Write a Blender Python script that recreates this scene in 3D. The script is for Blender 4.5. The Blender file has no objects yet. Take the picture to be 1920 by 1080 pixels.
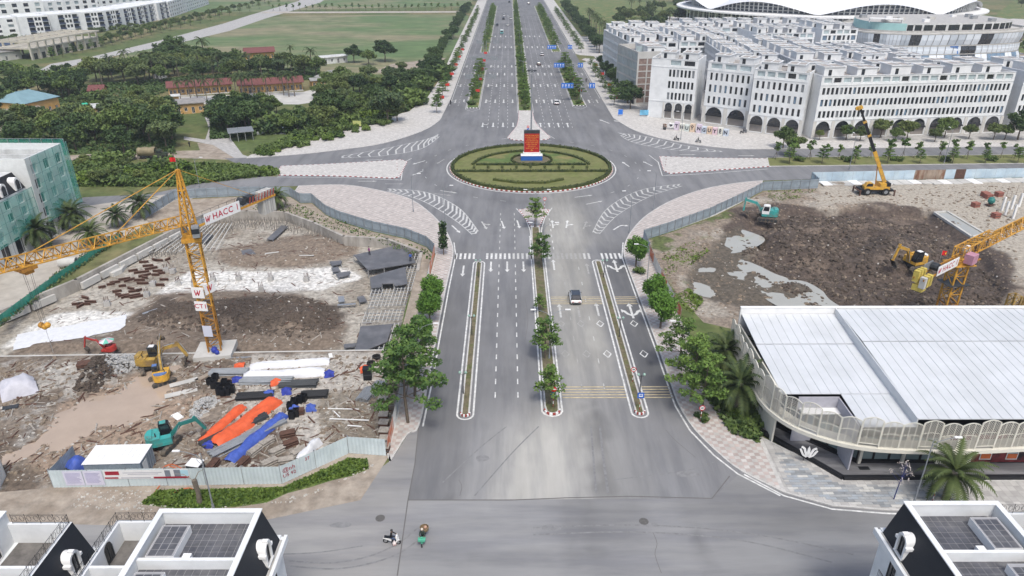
import bpy, bmesh, math, random
from math import cos, sin, atan2, pi, radians
import numpy as np
from mathutils import Vector as Vc, Matrix, noise
from mathutils.geometry import delaunay_2d_cdt
# ------------------------------------------------------------------ camera, sky, sun, exposure
S = bpy.context.scene
C = S.collection
F, YH, X0, CAMH = 1340., -112., 954., 54.
TH = math.atan((540 - YH) / F)
YAW = math.atan((960 - X0) * cos(TH) / F)
cam = bpy.data.cameras.new('camera')
cam.sensor_width = 36; cam.lens = F / 1920 * 36; cam.clip_start = .5; cam.clip_end = 6000
camo = bpy.data.objects.new('camera', cam); C.objects.link(camo)
camo.location = (0, 0, CAMH); camo.rotation_euler = (pi / 2 - TH, 0, -YAW)
S.camera = camo
SUN_EL, SUN_AZ = radians(60), radians(165)      # azimuth from +Y towards +X
w = bpy.data.worlds.new('World'); S.world = w; w.use_nodes = True
nt = w.node_tree
sky = nt.nodes.new('ShaderNodeTexSky'); sky.sky_type = 'NISHITA'; sky.sun_disc = False
sky.sun_elevation = SUN_EL; sky.sun_rotation = SUN_AZ
sky.air_density = 1.0; sky.dust_density = 3.6; sky.ozone_density = .25
nt.links.new(sky.outputs[0], nt.nodes['Background'].inputs[0])
nt.nodes['Background'].inputs[1].default_value = .13
sl = bpy.data.lights.new('sun', 'SUN'); sl.energy = 1.5; sl.angle = radians(16); sl.color = (1, .995, .94)
so = bpy.data.objects.new('sun', sl); C.objects.link(so)
so.rotation_euler = (pi / 2 - SUN_EL, 0, pi - SUN_AZ)
S.view_settings.view_transform = 'Standard'; S.view_settings.look = 'None'
S.view_settings.gamma = 1; S.view_settings.exposure = .50
S.cycles.max_bounces = 5; S.cycles.diffuse_bounces = 2; S.cycles.transparent_max_bounces = 6
S.cycles.caustics_reflective = False; S.cycles.caustics_refractive = False
# ------------------------------------------------------------------ survey: photo pixel -> point on a level plane
ct, st, cyw, syw = cos(TH), sin(TH), cos(YAW), sin(YAW)
AX = (Vc((cyw, -syw, 0)), Vc((syw * ct, cyw * ct, -st)), Vc((syw * st, cyw * st, ct)))
def G(px, py, z=0.):
 d = AX[1] + AX[0] * ((px - 960) / F) + AX[2] * ((540 - py) / F)
 t = (z - CAMH) / d.z
 return Vc((d.x * t, d.y * t, z))
def GY(px, py, Y):                       # the point of the pixel's sight line at world depth Y
 d = AX[1] + AX[0] * ((px - 960) / F) + AX[2] * ((540 - py) / F)
 t = Y / d.y
 return Vc((d.x * t, Y, CAMH + d.z * t))
def gp(pts, z=0.): return [G(x, y, z).to_2d() for x, y in pts]
def R(a): return radians(a)
rnd = random.Random(7)
U = rnd.uniform
# ------------------------------------------------------------------ materials
MAT = {}
def mat(name, col, rough=.75, n=.12, ns=1.2, bump=0., bs=8., metal=0., spec=.35, tint=False, alpha=None, trans=0., col2=None, c2s=.25, c2a=1., stretch=None, coord='POS', lo=.45, hi=.62):
 if name in MAT: return MAT[name]
 m = bpy.data.materials.new(name); m.use_nodes = True; MAT[name] = m
 N, L = m.node_tree.nodes, m.node_tree.links
 b = N['Principled BSDF']
 b.inputs['Roughness'].default_value = rough; b.inputs['Metallic'].default_value = metal
 b.inputs['Specular IOR Level'].default_value = spec
 if coord == 'POS':
  src = N.new('ShaderNodeNewGeometry').outputs['Position']
 else:
  src = N.new('ShaderNodeTexCoord').outputs['Object']
 if stretch:
  mp = N.new('ShaderNodeMapping'); mp.inputs['Scale'].default_value = stretch
  L.new(src, mp.inputs['Vector']); ssrc = mp.outputs[0]
 else: ssrc = src
 rgb = N.new('ShaderNodeRGB'); rgb.outputs[0].default_value = (*col, 1); cur = rgb.outputs[0]
 if col2:
  t = N.new('ShaderNodeTexNoise'); t.inputs['Scale'].default_value = c2s; t.inputs['Detail'].default_value = 6; t.inputs['Roughness'].default_value = .62
  L.new(ssrc, t.inputs['Vector'])
  r = N.new('ShaderNodeMapRange'); r.inputs['From Min'].default_value = lo; r.inputs['From Max'].default_value = hi; r.inputs['To Max'].default_value = c2a
  L.new(t.outputs['Fac'], r.inputs['Value'])
  mx = N.new('ShaderNodeMix'); mx.data_type = 'RGBA'; mx.inputs['B'].default_value = (*col2, 1)
  L.new(r.outputs[0], mx.inputs['Factor']); L.new(cur, mx.inputs['A']); cur = mx.outputs['Result']
 if tint:
  at = N.new('ShaderNodeAttribute'); at.attribute_name = 'tint'
  mx = N.new('ShaderNodeMix'); mx.data_type = 'RGBA'; mx.blend_type = 'MULTIPLY'; mx.inputs['Factor'].default_value = 1
  L.new(cur, mx.inputs['A']); L.new(at.outputs['Color'], mx.inputs['B']); cur = mx.outputs['Result']
 if n:
  t = N.new('ShaderNodeTexNoise'); t.inputs['Scale'].default_value = ns; t.inputs['Detail'].default_value = 7; t.inputs['Roughness'].default_value = .65
  L.new(ssrc, t.inputs['Vector'])
  r = N.new('ShaderNodeMapRange'); r.inputs['From Min'].default_value = .25; r.inputs['From Max'].default_value = .75
  r.inputs['To Min'].default_value = 1 - n * 1.3; r.inputs['To Max'].default_value = 1 + n
  L.new(t.outputs['Fac'], r.inputs['Value'])
  hs = N.new('ShaderNodeVectorMath'); hs.operation = 'SCALE'
  L.new(cur, hs.inputs[0]); L.new(r.outputs[0], hs.inputs['Scale']); cur = hs.outputs[0]
 L.new(cur, b.inputs['Base Color'])
 if bump:
  t = N.new('ShaderNodeTexNoise'); t.inputs['Scale'].default_value = bs; t.inputs['Detail'].default_value = 5
  L.new(src, t.inputs['Vector'])
  bp = N.new('ShaderNodeBump'); bp.inputs['Strength'].default_value = bump; bp.inputs['Distance'].default_value = .12
  L.new(t.outputs['Fac'], bp.inputs['Height']); L.new(bp.outputs[0], b.inputs['Normal'])
 if alpha is not None: b.inputs['Alpha'].default_value = alpha
 if trans: b.inputs['Transmission Weight'].default_value = trans
 return m
def leafmat(name, col, var=.35, bright=1.):
 if name in MAT: return MAT[name]
 m = bpy.data.materials.new(name); m.use_nodes = True; MAT[name] = m
 N, L = m.node_tree.nodes, m.node_tree.links; b = N['Principled BSDF']
 b.inputs['Roughness'].default_value = .6; b.inputs['Specular IOR Level'].default_value = .25
 g = N.new('ShaderNodeNewGeometry'); oi = N.new('ShaderNodeObjectInfo')
 t = N.new('ShaderNodeTexNoise'); t.inputs['Scale'].default_value = .9; t.inputs['Detail'].default_value = 3
 L.new(g.outputs['Position'], t.inputs['Vector'])
 a1 = N.new('ShaderNodeMath'); a1.operation = 'ADD'; L.new(t.outputs['Fac'], a1.inputs[0])
 a2 = N.new('ShaderNodeMath'); a2.operation = 'MULTIPLY_ADD'; a2.inputs[1].default_value = .5; a2.inputs[2].default_value = -.25
 L.new(g.outputs['Random Per Island'], a2.inputs[0]); L.new(a2.outputs[0], a1.inputs[1])
 a3 = N.new('ShaderNodeMath'); a3.operation = 'MULTIPLY_ADD'; a3.inputs[1].default_value = .55
 L.new(oi.outputs['Random'], a3.inputs[0]); L.new(a1.outputs[0], a3.inputs[2])
 r = N.new('ShaderNodeValToRGB'); e = r.color_ramp.elements
 e[0].position = .3; e[0].color = (col[0] * (1 - var) * .8, col[1] * (1 - var), col[2] * (1 - var), 1)
 e[1].position = 1.; e[1].color = (min(1, col[0] * (1 + var * 1.5)), col[1] * (1 + var), col[2] * (1 + var * .2), 1)
 L.new(a3.outputs[0], r.inputs[0]); L.new(r.outputs[0], b.inputs['Base Color'])
 return m
def glassmat(name, col, rough=.08):
 return mat(name, col, rough=rough, n=.35, ns=.35, spec=.8)
M = {}
M['asphalt'] = mat('asphalt', (.252, .253, .254), .88, n=.10, ns=.55, bump=.12, bs=30, tint=True, col2=(.20, .203, .21), c2s=.5, c2a=.8, stretch=(1, .12, 1))
M['asphalt_old'] = mat('asphalt_old', (.275, .275, .27), .88, n=.10, ns=.5, bump=.12, bs=30, tint=True, col2=(.21, .212, .22), c2s=.4, c2a=.8, stretch=(.14, 1, 1))
M['paint'] = mat('road_paint', (.64, .64, .62), .7, n=.35, ns=1.6)
M['paint_worn'] = mat('road_paint_worn', (.50, .50, .48), .75, n=.22, ns=2.2)
M['paint_faint'] = mat('road_paint_faint', (.34, .335, .32), .8, n=.2, ns=2.)
M['paint_yellow'] = mat('road_paint_yellow', (.50, .42, .27), .75, n=.35, ns=1.4)
M['kerb'] = mat('kerb_stone', (.52, .51, .49), .85, n=.2, ns=2.)
M['red'] = mat('red_paint', (.33, .06, .05), .6, n=.2, ns=3.)
M['white'] = mat('white_paint', (.80, .80, .79), .6, n=.08, ns=1.)
M['render'] = mat('white_render', (.75, .765, .77), .75, n=.06, ns=.4, col2=(.60, .62, .625), c2s=.35, c2a=.5)
M['render_side'] = M['render']
M['dirtywhite'] = mat('weathered_render', (.62, .63, .62), .8, n=.18, ns=.5, col2=(.40, .40, .39), c2s=.4, c2a=.6)
M['concrete'] = mat('concrete', (.44, .43, .41), .85, n=.2, ns=.8, bump=.1, bs=6)
M['concrete_light'] = mat('light_concrete', (.55, .54, .51), .85, n=.18, ns=.6, col2=(.38, .37, .34), c2s=.3, c2a=.6)
M['stone'] = mat('beige_stone', (.60, .585, .55), .8, n=.1, ns=.7)
M['roofdeck'] = mat('roof_deck', (.30, .285, .27), .85, n=.3, ns=.9)
M['glass'] = glassmat('window_glass', (.022, .026, .032))
M['glass_blue'] = glassmat('blue_glass', (.16, .24, .33), .06)
M['glass_pale'] = glassmat('pale_glass', (.42, .50, .52), .1)
M['black'] = mat('black_paint', (.012, .013, .016), .5, n=.2)
M['rubber'] = mat('rubber', (.018, .018, .018), .8)
M['steel'] = mat('galvanised_steel', (.42, .43, .44), .45, n=.12, metal=.6)
M['grey_metal'] = mat('grey_metal', (.28, .30, .32), .5, n=.15, metal=.3)
M['dark_metal'] = mat('dark_metal', (.06, .065, .07), .5, n=.2, metal=.4)
M['rust'] = mat('rust', (.115, .062, .045), .85, n=.35, ns=3.)
M['crane'] = mat('crane_yellow', (.62, .33, .05), .5, n=.18, ns=1.2, col2=(.40, .19, .03), c2s=.9, c2a=.75)
M['crane_dark'] = mat('crane_yellow_rusty', (.47, .22, .035), .6, n=.25, ns=1.2, col2=(.24, .11, .03), c2s=1.2, c2a=.8)
M['machine_yellow'] = mat('machine_yellow', (.66, .37, .045), .45, n=.12, ns=2., col2=(.32, .22, .10), c2s=1.3, c2a=.7)
M['old_yellow'] = mat('old_yellow', (.46, .30, .07), .6, n=.25, ns=2., col2=(.22, .15, .07), c2s=1.1, c2a=.9)
M['teal'] = mat('machine_teal', (.055, .36, .34), .45, n=.12, ns=2., col2=(.14, .19, .16), c2s=1.2, c2a=.7)
M['teal_dark'] = mat('teal_dark', (.03, .19, .17), .5, n=.2, ns=2.)
M['track'] = mat('crawler_track', (.09, .08, .07), .85, n=.35, ns=3., col2=(.2, .16, .12), c2s=2.)
M['soil_dark'] = mat('dark_soil', (.085, .066, .052), .95, n=.4, ns=2.5, bump=.9, bs=3.)
# ------------------------------------------------------------------ mesh helpers
def V(*a): return Vc(a)
class MB:
 def __init__(s): s.v = []; s.f = []; s.m = []
 def add(s, vs, fs, mi=0):
  o = len(s.v); s.v += [tuple(v) for v in vs]
  for f in fs: s.f.append(tuple(i + o for i in f)); s.m.append(mi)
  return s
 def face(s, pts, mi=0): return s.add(pts, [tuple(range(len(pts)))], mi)
 def box(s, x0, x1, y0, y1, z0, z1, mi=0):
  return s.add([(x0,y0,z0),(x1,y0,z0),(x1,y1,z0),(x0,y1,z0),(x0,y0,z1),(x1,y0,z1),(x1,y1,z1),(x0,y1,z1)],
              [(3,2,1,0),(4,5,6,7),(0,1,5,4),(1,2,6,5),(2,3,7,6),(3,0,4,7)], mi)
 def obox(s, c, d, rz=0, mi=0, mtx=None):
  hx, hy, hz = d[0]/2, d[1]/2, d[2]/2
  q = mtx or Matrix.Rotation(rz, 3, 'Z')
  vs = [Vc(c) + q @ Vc((sx*hx, sy*hy, sz*hz)) for sz in (-1,1) for sx, sy in ((-1,-1),(1,-1),(1,1),(-1,1))]
  return s.add(vs, [(3,2,1,0),(4,5,6,7),(0,1,5,4),(1,2,6,5),(2,3,7,6),(3,0,4,7)], mi)
 def beam(s, p, q, w, h=None, mi=0):
  p, q = Vc(p), Vc(q); d = q - p; L = d.length
  if L < 1e-6: return s
  d /= L
  up = Vc((0,0,1)) if abs(d.z) < .95 else Vc((0,1,0))
  x = d.cross(up).normalized(); y = x.cross(d)
  h = h or w; vs = []
  for e in (p, q):
   for a, b in ((-1,-1),(1,-1),(1,1),(-1,1)): vs.append(e + x*(a*w/2) + y*(b*h/2))
  return s.add(vs, [(0,1,2,3),(7,6,5,4),(0,4,5,1),(1,5,6,2),(2,6,7,3),(3,7,4,0)], mi)
 def tube(s, p, q, r0, r1=None, n=6, mi=0, caps=True):
  p, q = Vc(p), Vc(q); d = (q - p)
  if d.length < 1e-6: return s
  d.normalize(); r1 = r0 if r1 is None else r1
  up = Vc((0,0,1)) if abs(d.z) < .95 else Vc((0,1,0))
  x = d.cross(up).normalized(); y = x.cross(d); vs = []
  for e, r in ((p, r0), (q, r1)):
   for i in range(n):
    a = 2*pi*i/n; vs.append(e + x*(cos(a)*r) + y*(sin(a)*r))
  fs = [(i, i+n, (i+1) % n + n, (i+1) % n) for i in range(n)]
  if caps: fs += [tuple(range(n)), tuple(range(2*n-1, n-1, -1))]
  return s.add(vs, fs, mi)
 def path(s, pts, r, n=5, mi=0):
  rs = r if isinstance(r, (list, tuple)) else [r]*len(pts)
  for i in range(len(pts)-1): s.tube(pts[i], pts[i+1], rs[i], rs[i+1], n, mi)
  return s
 def prism(s, poly, z0, z1, mi=0, mt=None, bottom=False):
  n = len(poly); a = sum(poly[i][0]*poly[(i+1)%n][1]-poly[(i+1)%n][0]*poly[i][1] for i in range(n))
  if a < 0: poly = poly[::-1]
  vs = [(p[0],p[1],z0) for p in poly] + [(p[0],p[1],z1) for p in poly]
  s.add(vs, [(i,(i+1)%n,(i+1)%n+n,i+n) for i in range(n)] + ([tuple(range(n-1,-1,-1))] if bottom else []), mi)
  s.face([(p[0],p[1],z1) for p in poly], mi if mt is None else mt)
  return s
 def lathe(s, prof, c=(0,0,0), n=10, mi=0):
  vs = []; c = Vc(c)
  for r, z in prof:
   for i in range(n):
    a = 2*pi*i/n; vs.append(c + Vc((r*cos(a), r*sin(a), z)))
  fs = []
  for k in range(len(prof)-1):
   for i in range(n): fs.append((k*n+i, k*n+(i+1)%n, (k+1)*n+(i+1)%n, (k+1)*n+i))
  fs.append(tuple(range(n-1,-1,-1))); fs.append(tuple((len(prof)-1)*n+i for i in range(n)))
  return s.add(vs, fs, mi)
 def ball(s, c, r, n=8, k=5, mi=0, sq=1.):
  return s.lathe([(max(.001,r*sin(pi*i/k)), -r*sq*cos(pi*i/k)) for i in range(k+1)], c, n, mi)
 def wheel(s, c, r, w, n=14, mi=0, axis='X'):
  c = Vc(c); d = Vc((w/2,0,0)) if axis == 'X' else Vc((0,w/2,0))
  return s.tube(c-d, c+d, r, r, n, mi)
 def mesh(s, name, mats, smooth=False):
  me = bpy.data.meshes.new(name); me.from_pydata(s.v, [], s.f)
  for m in (mats if isinstance(mats, (list, tuple)) else [mats]): me.materials.append(m)
  if any(s.m): me.polygons.foreach_set('material_index', s.m)
  if smooth: me.polygons.foreach_set('use_smooth', [True]*len(s.f))
  me.update(); return me
 def build(s, name, mats, parent=None, loc=(0,0,0), rz=0, smooth=False):
  return obj(name, s.mesh(name, mats, smooth), parent, loc, rz)
def obj(name, me, parent=None, loc=(0,0,0), rz=0):
 o = bpy.data.objects.new(name, me); C.objects.link(o)
 o.location = loc; o.rotation_euler = (0, 0, rz)
 if parent: o.parent = parent
 return o
def tag(o, label, cat=None, group=None, kind=None):
 if label: o['label'] = label
 if cat: o['category'] = cat; o['kind'] = 'thing'
 if group: o['group'] = group
 if kind: o['kind'] = kind
 return o
def thing(name, label, cat, loc=(0,0,0), rz=0, group=None, scale=None):
 o = bpy.data.objects.new(name, None); C.objects.link(o); o.empty_display_size = .3
 o.location = loc; o.rotation_euler = (0, 0, rz)
 if scale: o.scale = (scale,)*3 if not isinstance(scale, (tuple, list)) else scale
 return tag(o, label, cat, group)
KIDS = {}
def dup(root, loc, rz=0, label=None, scale=None, group=None):
 r = root.copy(); C.objects.link(r); r.location = loc; r.rotation_euler = (0, 0, rz)
 if scale: r.scale = (scale,)*3 if not isinstance(scale, (tuple, list)) else scale
 if label: r['label'] = label
 if group: r['group'] = group
 if root.name not in KIDS: KIDS[root.name] = [(c, list(c.children)) for c in root.children]
 for ch, gs in KIDS[root.name]:
  c = ch.copy(); C.objects.link(c); c.parent = r
  for g in gs:
   d = g.copy(); C.objects.link(d); d.parent = c
 return r
ORD = ['first','second','third','fourth','fifth','sixth','seventh','eighth','ninth','tenth','eleventh','twelfth','thirteenth','fourteenth','fifteenth','sixteenth','seventeenth','eighteenth','nineteenth','twentieth']
def nth(i):
 if i < 20: return ORD[i]
 t = {2:'twenty',3:'thirty',4:'forty',5:'fifty',6:'sixty'}[(i+1)//10]
 return t + '-' + ORD[(i+1) % 10 - 1] if (i+1) % 10 else {2:'twentieth',3:'thirtieth',4:'fortieth',5:'fiftieth',6:'sixtieth'}[(i+1)//10]
def catmull(pts, n=6, closed=False):
 P = [Vc(p) for p in pts]; out = []; m = len(P)
 for i in range(m if closed else m-1):
  a = P[(i-1) % m] if closed or i else P[0]; b = P[i]; c = P[(i+1) % m]; d = P[(i+2) % m] if closed or i+2 < m else P[-1]
  for k in range(n):
   t = k/n
   out.append(.5*((2*b)+(c-a)*t+(2*a-5*b+4*c-d)*t*t+(3*b-a-3*c+d)*t**3))
 if not closed: out.append(P[-1])
 return out
def area2(p):
 return sum(p[i][0]*p[(i+1)%len(p)][1]-p[(i+1)%len(p)][0]*p[i][1] for i in range(len(p)))
def ccw(p): return p if area2(p) > 0 else p[::-1]
def inset(poly, d):
 poly = [Vc((p[0],p[1])) for p in ccw(poly)]; n = len(poly); out = []
 for i in range(n):
  a, b, c = poly[i-1], poly[i], poly[(i+1)%n]
  e1 = (b-a).normalized() if (b-a).length > 1e-6 else Vc((1,0)); e2 = (c-b).normalized() if (c-b).length > 1e-6 else e1
  n1, n2 = Vc((-e1.y,e1.x)), Vc((-e2.y,e2.x)); m = n1+n2
  m = m.normalized() if m.length > 1e-4 else n1
  out.append(b + m*(d/max(.45, m.dot(n1))))
 return out
def resample(pts, step, closed=True):
 P = [Vc((p[0],p[1])) for p in pts]; out = []; n = len(P)
 for i in range(n if closed else n-1):
  a, b = P[i], P[(i+1)%n]; k = max(1, int(round((b-a).length/step)))
  for j in range(k): out.append(a.lerp(b, j/k))
 if not closed: out.append(P[-1])
 return out
def inside(poly, X, Y):
 c = np.zeros(np.shape(X), bool); n = len(poly)
 for i in range(n):
  x1, y1 = poly[i][0], poly[i][1]; x2, y2 = poly[(i+1)%n][0], poly[(i+1)%n][1]
  if y1 == y2: continue
  k = ((y1 > Y) != (y2 > Y)) & (X < (x2-x1)*(Y-y1)/(y2-y1)+x1); c ^= k
 return c
def edist(poly, X, Y):                   # distance to a polygon's outline
 d = np.full(np.shape(X), 1e9); n = len(poly)
 for i in range(n):
  ax, ay = poly[i][0], poly[i][1]; bx, by = poly[(i+1)%n][0], poly[(i+1)%n][1]
  dx, dy = bx-ax, by-ay; L = dx*dx+dy*dy
  if L < 1e-9: continue
  t = np.clip(((X-ax)*dx+(Y-ay)*dy)/L, 0, 1)
  d = np.minimum(d, np.hypot(X-ax-t*dx, Y-ay-t*dy))
 return d
def sdf(poly, X, Y):                     # positive inside
 return np.where(inside(poly, X, Y), 1, -1) * edist(poly, X, Y)
def sstep(a, b, x):
 t = np.clip((x-a)/(b-a), 0, 1); return t*t*(3-2*t)
_rg = np.random.RandomState(3)
_lat = [_rg.rand(257, 257) for _ in range(3)]
def vnoise(X, Y, sc, k=0):
 x = np.asarray(X)/sc+1000.5; y = np.asarray(Y)/sc+1000.5
 xi = np.floor(x).astype(int); yi = np.floor(y).astype(int); fx = x-xi; fy = y-yi
 fx = fx*fx*(3-2*fx); fy = fy*fy*(3-2*fy); T = _lat[k % 3]
 a = T[xi % 256, yi % 256]; b = T[(xi+1) % 256, yi % 256]; c = T[xi % 256, (yi+1) % 256]; d = T[(xi+1) % 256, (yi+1) % 256]
 return (a*(1-fx)+b*fx)*(1-fy)+(c*(1-fx)+d*fx)*fy
def fbm(X, Y, sc, o=4, k=0):
 r = 0; a = .5
 for i in range(o): r = r + a*vnoise(X, Y, sc/2**i, k+i); a *= .5
 return r/(1-.5**o)
def patch(name, poly, step, z=0., hfun=None, tfun=None, m=None, holes=(), parent=None, smooth=True, cuts=()):
 b = resample(ccw(poly), step)
 P = [tuple(p) for p in b]; loops = [list(range(len(P)))]
 for h in holes:
  q = resample(ccw(h), step); loops.append(list(range(len(P), len(P)+len(q)))); P += [tuple(p) for p in q]
 xs = [p[0] for p in b]; ys = [p[1] for p in b]
 gx, gy = np.meshgrid(np.arange(min(xs), max(xs), step), np.arange(min(ys), max(ys), step))
 gx = (gx + _rg.uniform(-.3, .3, gx.shape)*step).ravel(); gy = (gy + _rg.uniform(-.3, .3, gy.shape)*step).ravel()
 k = inside(poly, gx, gy) & (edist(poly, gx, gy) > step*.45)
 for h in holes: k &= ~inside(h, gx, gy) & (edist(h, gx, gy) > step*.45)
 P += list(zip(gx[k].tolist(), gy[k].tolist()))
 ed = [(l[i], l[(i+1) % len(l)]) for l in loops for i in range(len(l))]
 vo, _e, fo, *_ = delaunay_2d_cdt([Vc(p) for p in P], ed, [], 1, 1e-4)
 va = np.array([(v[0], v[1]) for v in vo]); fa = np.array([f for f in fo if len(f) == 3])
 cen = va[fa].mean(1); keep = inside(poly, cen[:,0], cen[:,1])
 for h in holes: keep &= ~inside(h, cen[:,0], cen[:,1])
 fa = fa[keep]
 x1 = va[fa]; ar = (x1[:,1,0]-x1[:,0,0])*(x1[:,2,1]-x1[:,0,1])-(x1[:,2,0]-x1[:,0,0])*(x1[:,1,1]-x1[:,0,1])
 fa[ar < 0] = fa[ar < 0][:, ::-1]
 zz = np.full(len(va), z) + (hfun(va[:,0], va[:,1]) if hfun else 0)
 me = bpy.data.meshes.new(name)
 me.from_pydata(np.column_stack([va, zz]).tolist(), [], fa.tolist())
 if tfun is not None:
  t = tfun(va[:,0], va[:,1]); at = me.attributes.new('tint', 'FLOAT_COLOR', 'POINT')
  at.data.foreach_set('color', np.column_stack([t, np.ones(len(va))]).astype(np.float32).ravel())
 if m: me.materials.append(m)
 if smooth: me.polygons.foreach_set('use_smooth', [True]*len(fa))
 me.update()
 return obj(name, me, parent)
def struct(o, label=None): o['kind'] = 'structure'; return tag(o, label)
def text_mesh(body, size, depth, mats, align='CENTER', spacing=1., bold=0.):
 c = bpy.data.curves.new('lettering', 'FONT'); c.body = body; c.size = size; c.extrude = depth; c.align_x = align; c.align_y = 'CENTER'
 c.space_character = spacing; c.offset = bold; c.resolution_u = 2
 o = bpy.data.objects.new('lettering', c); me = bpy.data.meshes.new_from_object(o)
 bpy.data.objects.remove(o); me.materials.clear(); me.materials.append(mats); return me
def textobj(body, size, m, parent, loc, rot, depth=.01, bold=0., spacing=1., name='lettering', sx=1.):
 o = obj(name, text_mesh(body, size, depth, m, bold=bold, spacing=spacing), parent, loc)
 o.rotation_euler = rot; o.scale = (sx, 1, 1); return o
# ================================================================== the ground
def pavemat(name, a, b, size, c=(.3,.29,.28), ang=0, contrast=1.):
 if name in MAT: return MAT[name]
 m = mat(name, a, .85, n=.16, ns=.9)
 N, L = m.node_tree.nodes, m.node_tree.links
 g = N.new('ShaderNodeNewGeometry'); mp = N.new('ShaderNodeMapping'); mp.inputs['Rotation'].default_value = (0,0,ang)
 mp.inputs['Scale'].default_value = (1/size[0], 1/size[1], 0)
 ck = N.new('ShaderNodeTexChecker'); ck.inputs['Scale'].default_value = 1; ck.inputs['Color1'].default_value = (*a,1); ck.inputs['Color2'].default_value = (*b,1)
 L.new(g.outputs['Position'], mp.inputs[0]); L.new(mp.outputs[0], ck.inputs['Vector'])
 br = N.new('ShaderNodeTexBrick'); br.inputs['Scale'].default_value = 1; br.offset = 0; br.inputs['Mortar Size'].default_value = .04
 br.inputs['Brick Width'].default_value = 1; br.inputs['Row Height'].default_value = 1
 L.new(mp.outputs[0], br.inputs['Vector'])
 wn = N.new('ShaderNodeTexWhiteNoise'); fl = N.new('ShaderNodeVectorMath'); fl.operation = 'FLOOR'
 L.new(mp.outputs[0], fl.inputs[0]); L.new(fl.outputs[0], wn.inputs['Vector'])
 sc = N.new('ShaderNodeMapRange'); sc.inputs['To Min'].default_value = .86; sc.inputs['To Max'].default_value = 1.1
 L.new(wn.outputs['Value'], sc.inputs['Value'])
 v1 = N.new('ShaderNodeVectorMath'); v1.operation = 'SCALE'; L.new(ck.outputs['Color'], v1.inputs[0]); L.new(sc.outputs[0], v1.inputs['Scale'])
 mx = N.new('ShaderNodeMix'); mx.data_type = 'RGBA'; mx.inputs['B'].default_value = (*c,1)
 L.new(br.outputs['Fac'], mx.inputs['Factor']); L.new(v1.outputs[0], mx.inputs['A'])
 rgb = [x for x in N if x.type == 'RGB'][0]
 for l in list(L):
  if l.from_node == rgb: t = l.to_socket; L.remove(l); L.new(mx.outputs['Result'], t)
 return m
M['pave_red'] = pavemat('red_white_paving', (.50,.48,.455), (.445,.375,.345), (.62,.55), (.42,.39,.37))
M['pave_red_near'] = pavemat('red_grey_paving', (.40,.38,.365), (.36,.245,.225), (.75,.75), (.26,.24,.23))
M['pave_white'] = pavemat('pale_paving', (.56,.54,.51), (.51,.49,.465), (.5,.5), (.42,.40,.38))
M['pave_grey'] = pavemat('grey_paving', (.45,.44,.42), (.41,.40,.385), (.8,.8), (.33,.32,.31))
M['grass'] = mat('grass_land', (.095,.130,.040), .95, n=.35, ns=.35, bump=.6, bs=1.2, col2=(.205,.175,.085), c2s=.022, c2a=.9, lo=.46, hi=.6)
M['field'] = mat('rough_field', (.115,.175,.07), .95, n=.3, ns=.16, bump=.8, bs=.8, col2=(.235,.215,.13), c2s=.02, c2a=.95, stretch=(.45,1,1), lo=.44, hi=.60)
M['lawn'] = mat('lawn', (.10,.155,.045), .95, n=.25, ns=.5, bump=.4, bs=3, col2=(.24,.20,.085), c2s=.16, c2a=.85)
M['lawn_dry'] = mat('dry_lawn', (.175,.18,.07), .95, n=.22, ns=.6, bump=.4, bs=3, col2=(.14,.165,.05), c2s=.2, c2a=.8)
M['verge'] = mat('median_soil', (.16,.135,.085), .95, n=.35, ns=2, bump=.5, bs=4, col2=(.11,.125,.045), c2s=.6, c2a=.9)
M['soil'] = mat('site_soil', (1,1,1), .95, n=.5, ns=1.5, bump=1., bs=2.6, tint=True)
M['dirt'] = mat('dirt', (.36,.31,.255), .95, n=.28, ns=.7, bump=.5, bs=3, col2=(.25,.205,.16), c2s=.25, c2a=.8)
M['sand_road'] = mat('dusty_concrete', (.45,.415,.365), .9, n=.15, ns=.5, col2=(.36,.32,.275), c2s=.12, c2a=.8)
M['hedge'] = leafmat('hedge_leaf', (.050,.070,.026), .5)
M['mud_water'] = mat('muddy_water', (.43,.34,.265), .08, n=.08, ns=.3, spec=.5)
M['grey_water'] = mat('grey_puddle', (.39,.385,.345), .05, n=.06, ns=.2, spec=.6)
M['pond'] = mat('pond_water', (.40,.43,.44), .05, n=.05, ns=.2, spec=.8)
PITZ = -1.8
pit = [(-103,72),(-88.3,90),(-76.3,114),(-66.6,147.5),(-58,149.6),(-49.5,149.0),(-41.5,142.5),(-33.5,134.6),(-24.5,133.2),(-16.9,126.5),(-16.6,118),(-17.0,104),(-16.6,90.2),(-73.6,88.2),(-103,80)]
pit = [(-97,78),(-88.3,90),(-76.3,114)] + [(-66.6,147.5),(-58,149.6),(-49.5,149.0),(-41.5,142.5),(-33.5,134.6),(-24.5,133.2),(-16.9,126.5),(-16.6,118),(-17.0,104),(-16.6,90.2),(-45,89.4),(-73.6,88.6),(-97,74)]
yard = [(-97,74),(-73.6,88.6),(-45,89.4),(-16.6,90.2),(-14.3,90.2),(-14.1,81.3),(-14.2,66.3),(-18.8,66.8),(-25.1,61.6),(-50,61.1),(-66,59),(-97,58)]
rsite = [(26.9,132.6),(34,137.5),(45,146.5),(53,155),(60.8,163.4),(73.5,166),(75.5,171),(135,174.3),(190,176),(190,90),(84,90),(45,90),(36,95.5),(30.5,98.5),(29,106),(27.3,117)]
terr = patch('terrain', [(-1800,-80),(1800,-80),(1800,3000),(-1800,3000)], 90, 0, m=M['grass'], holes=[pit, yard, rsite], smooth=False)
struct(terr, 'grassy land around the avenue')
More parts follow.
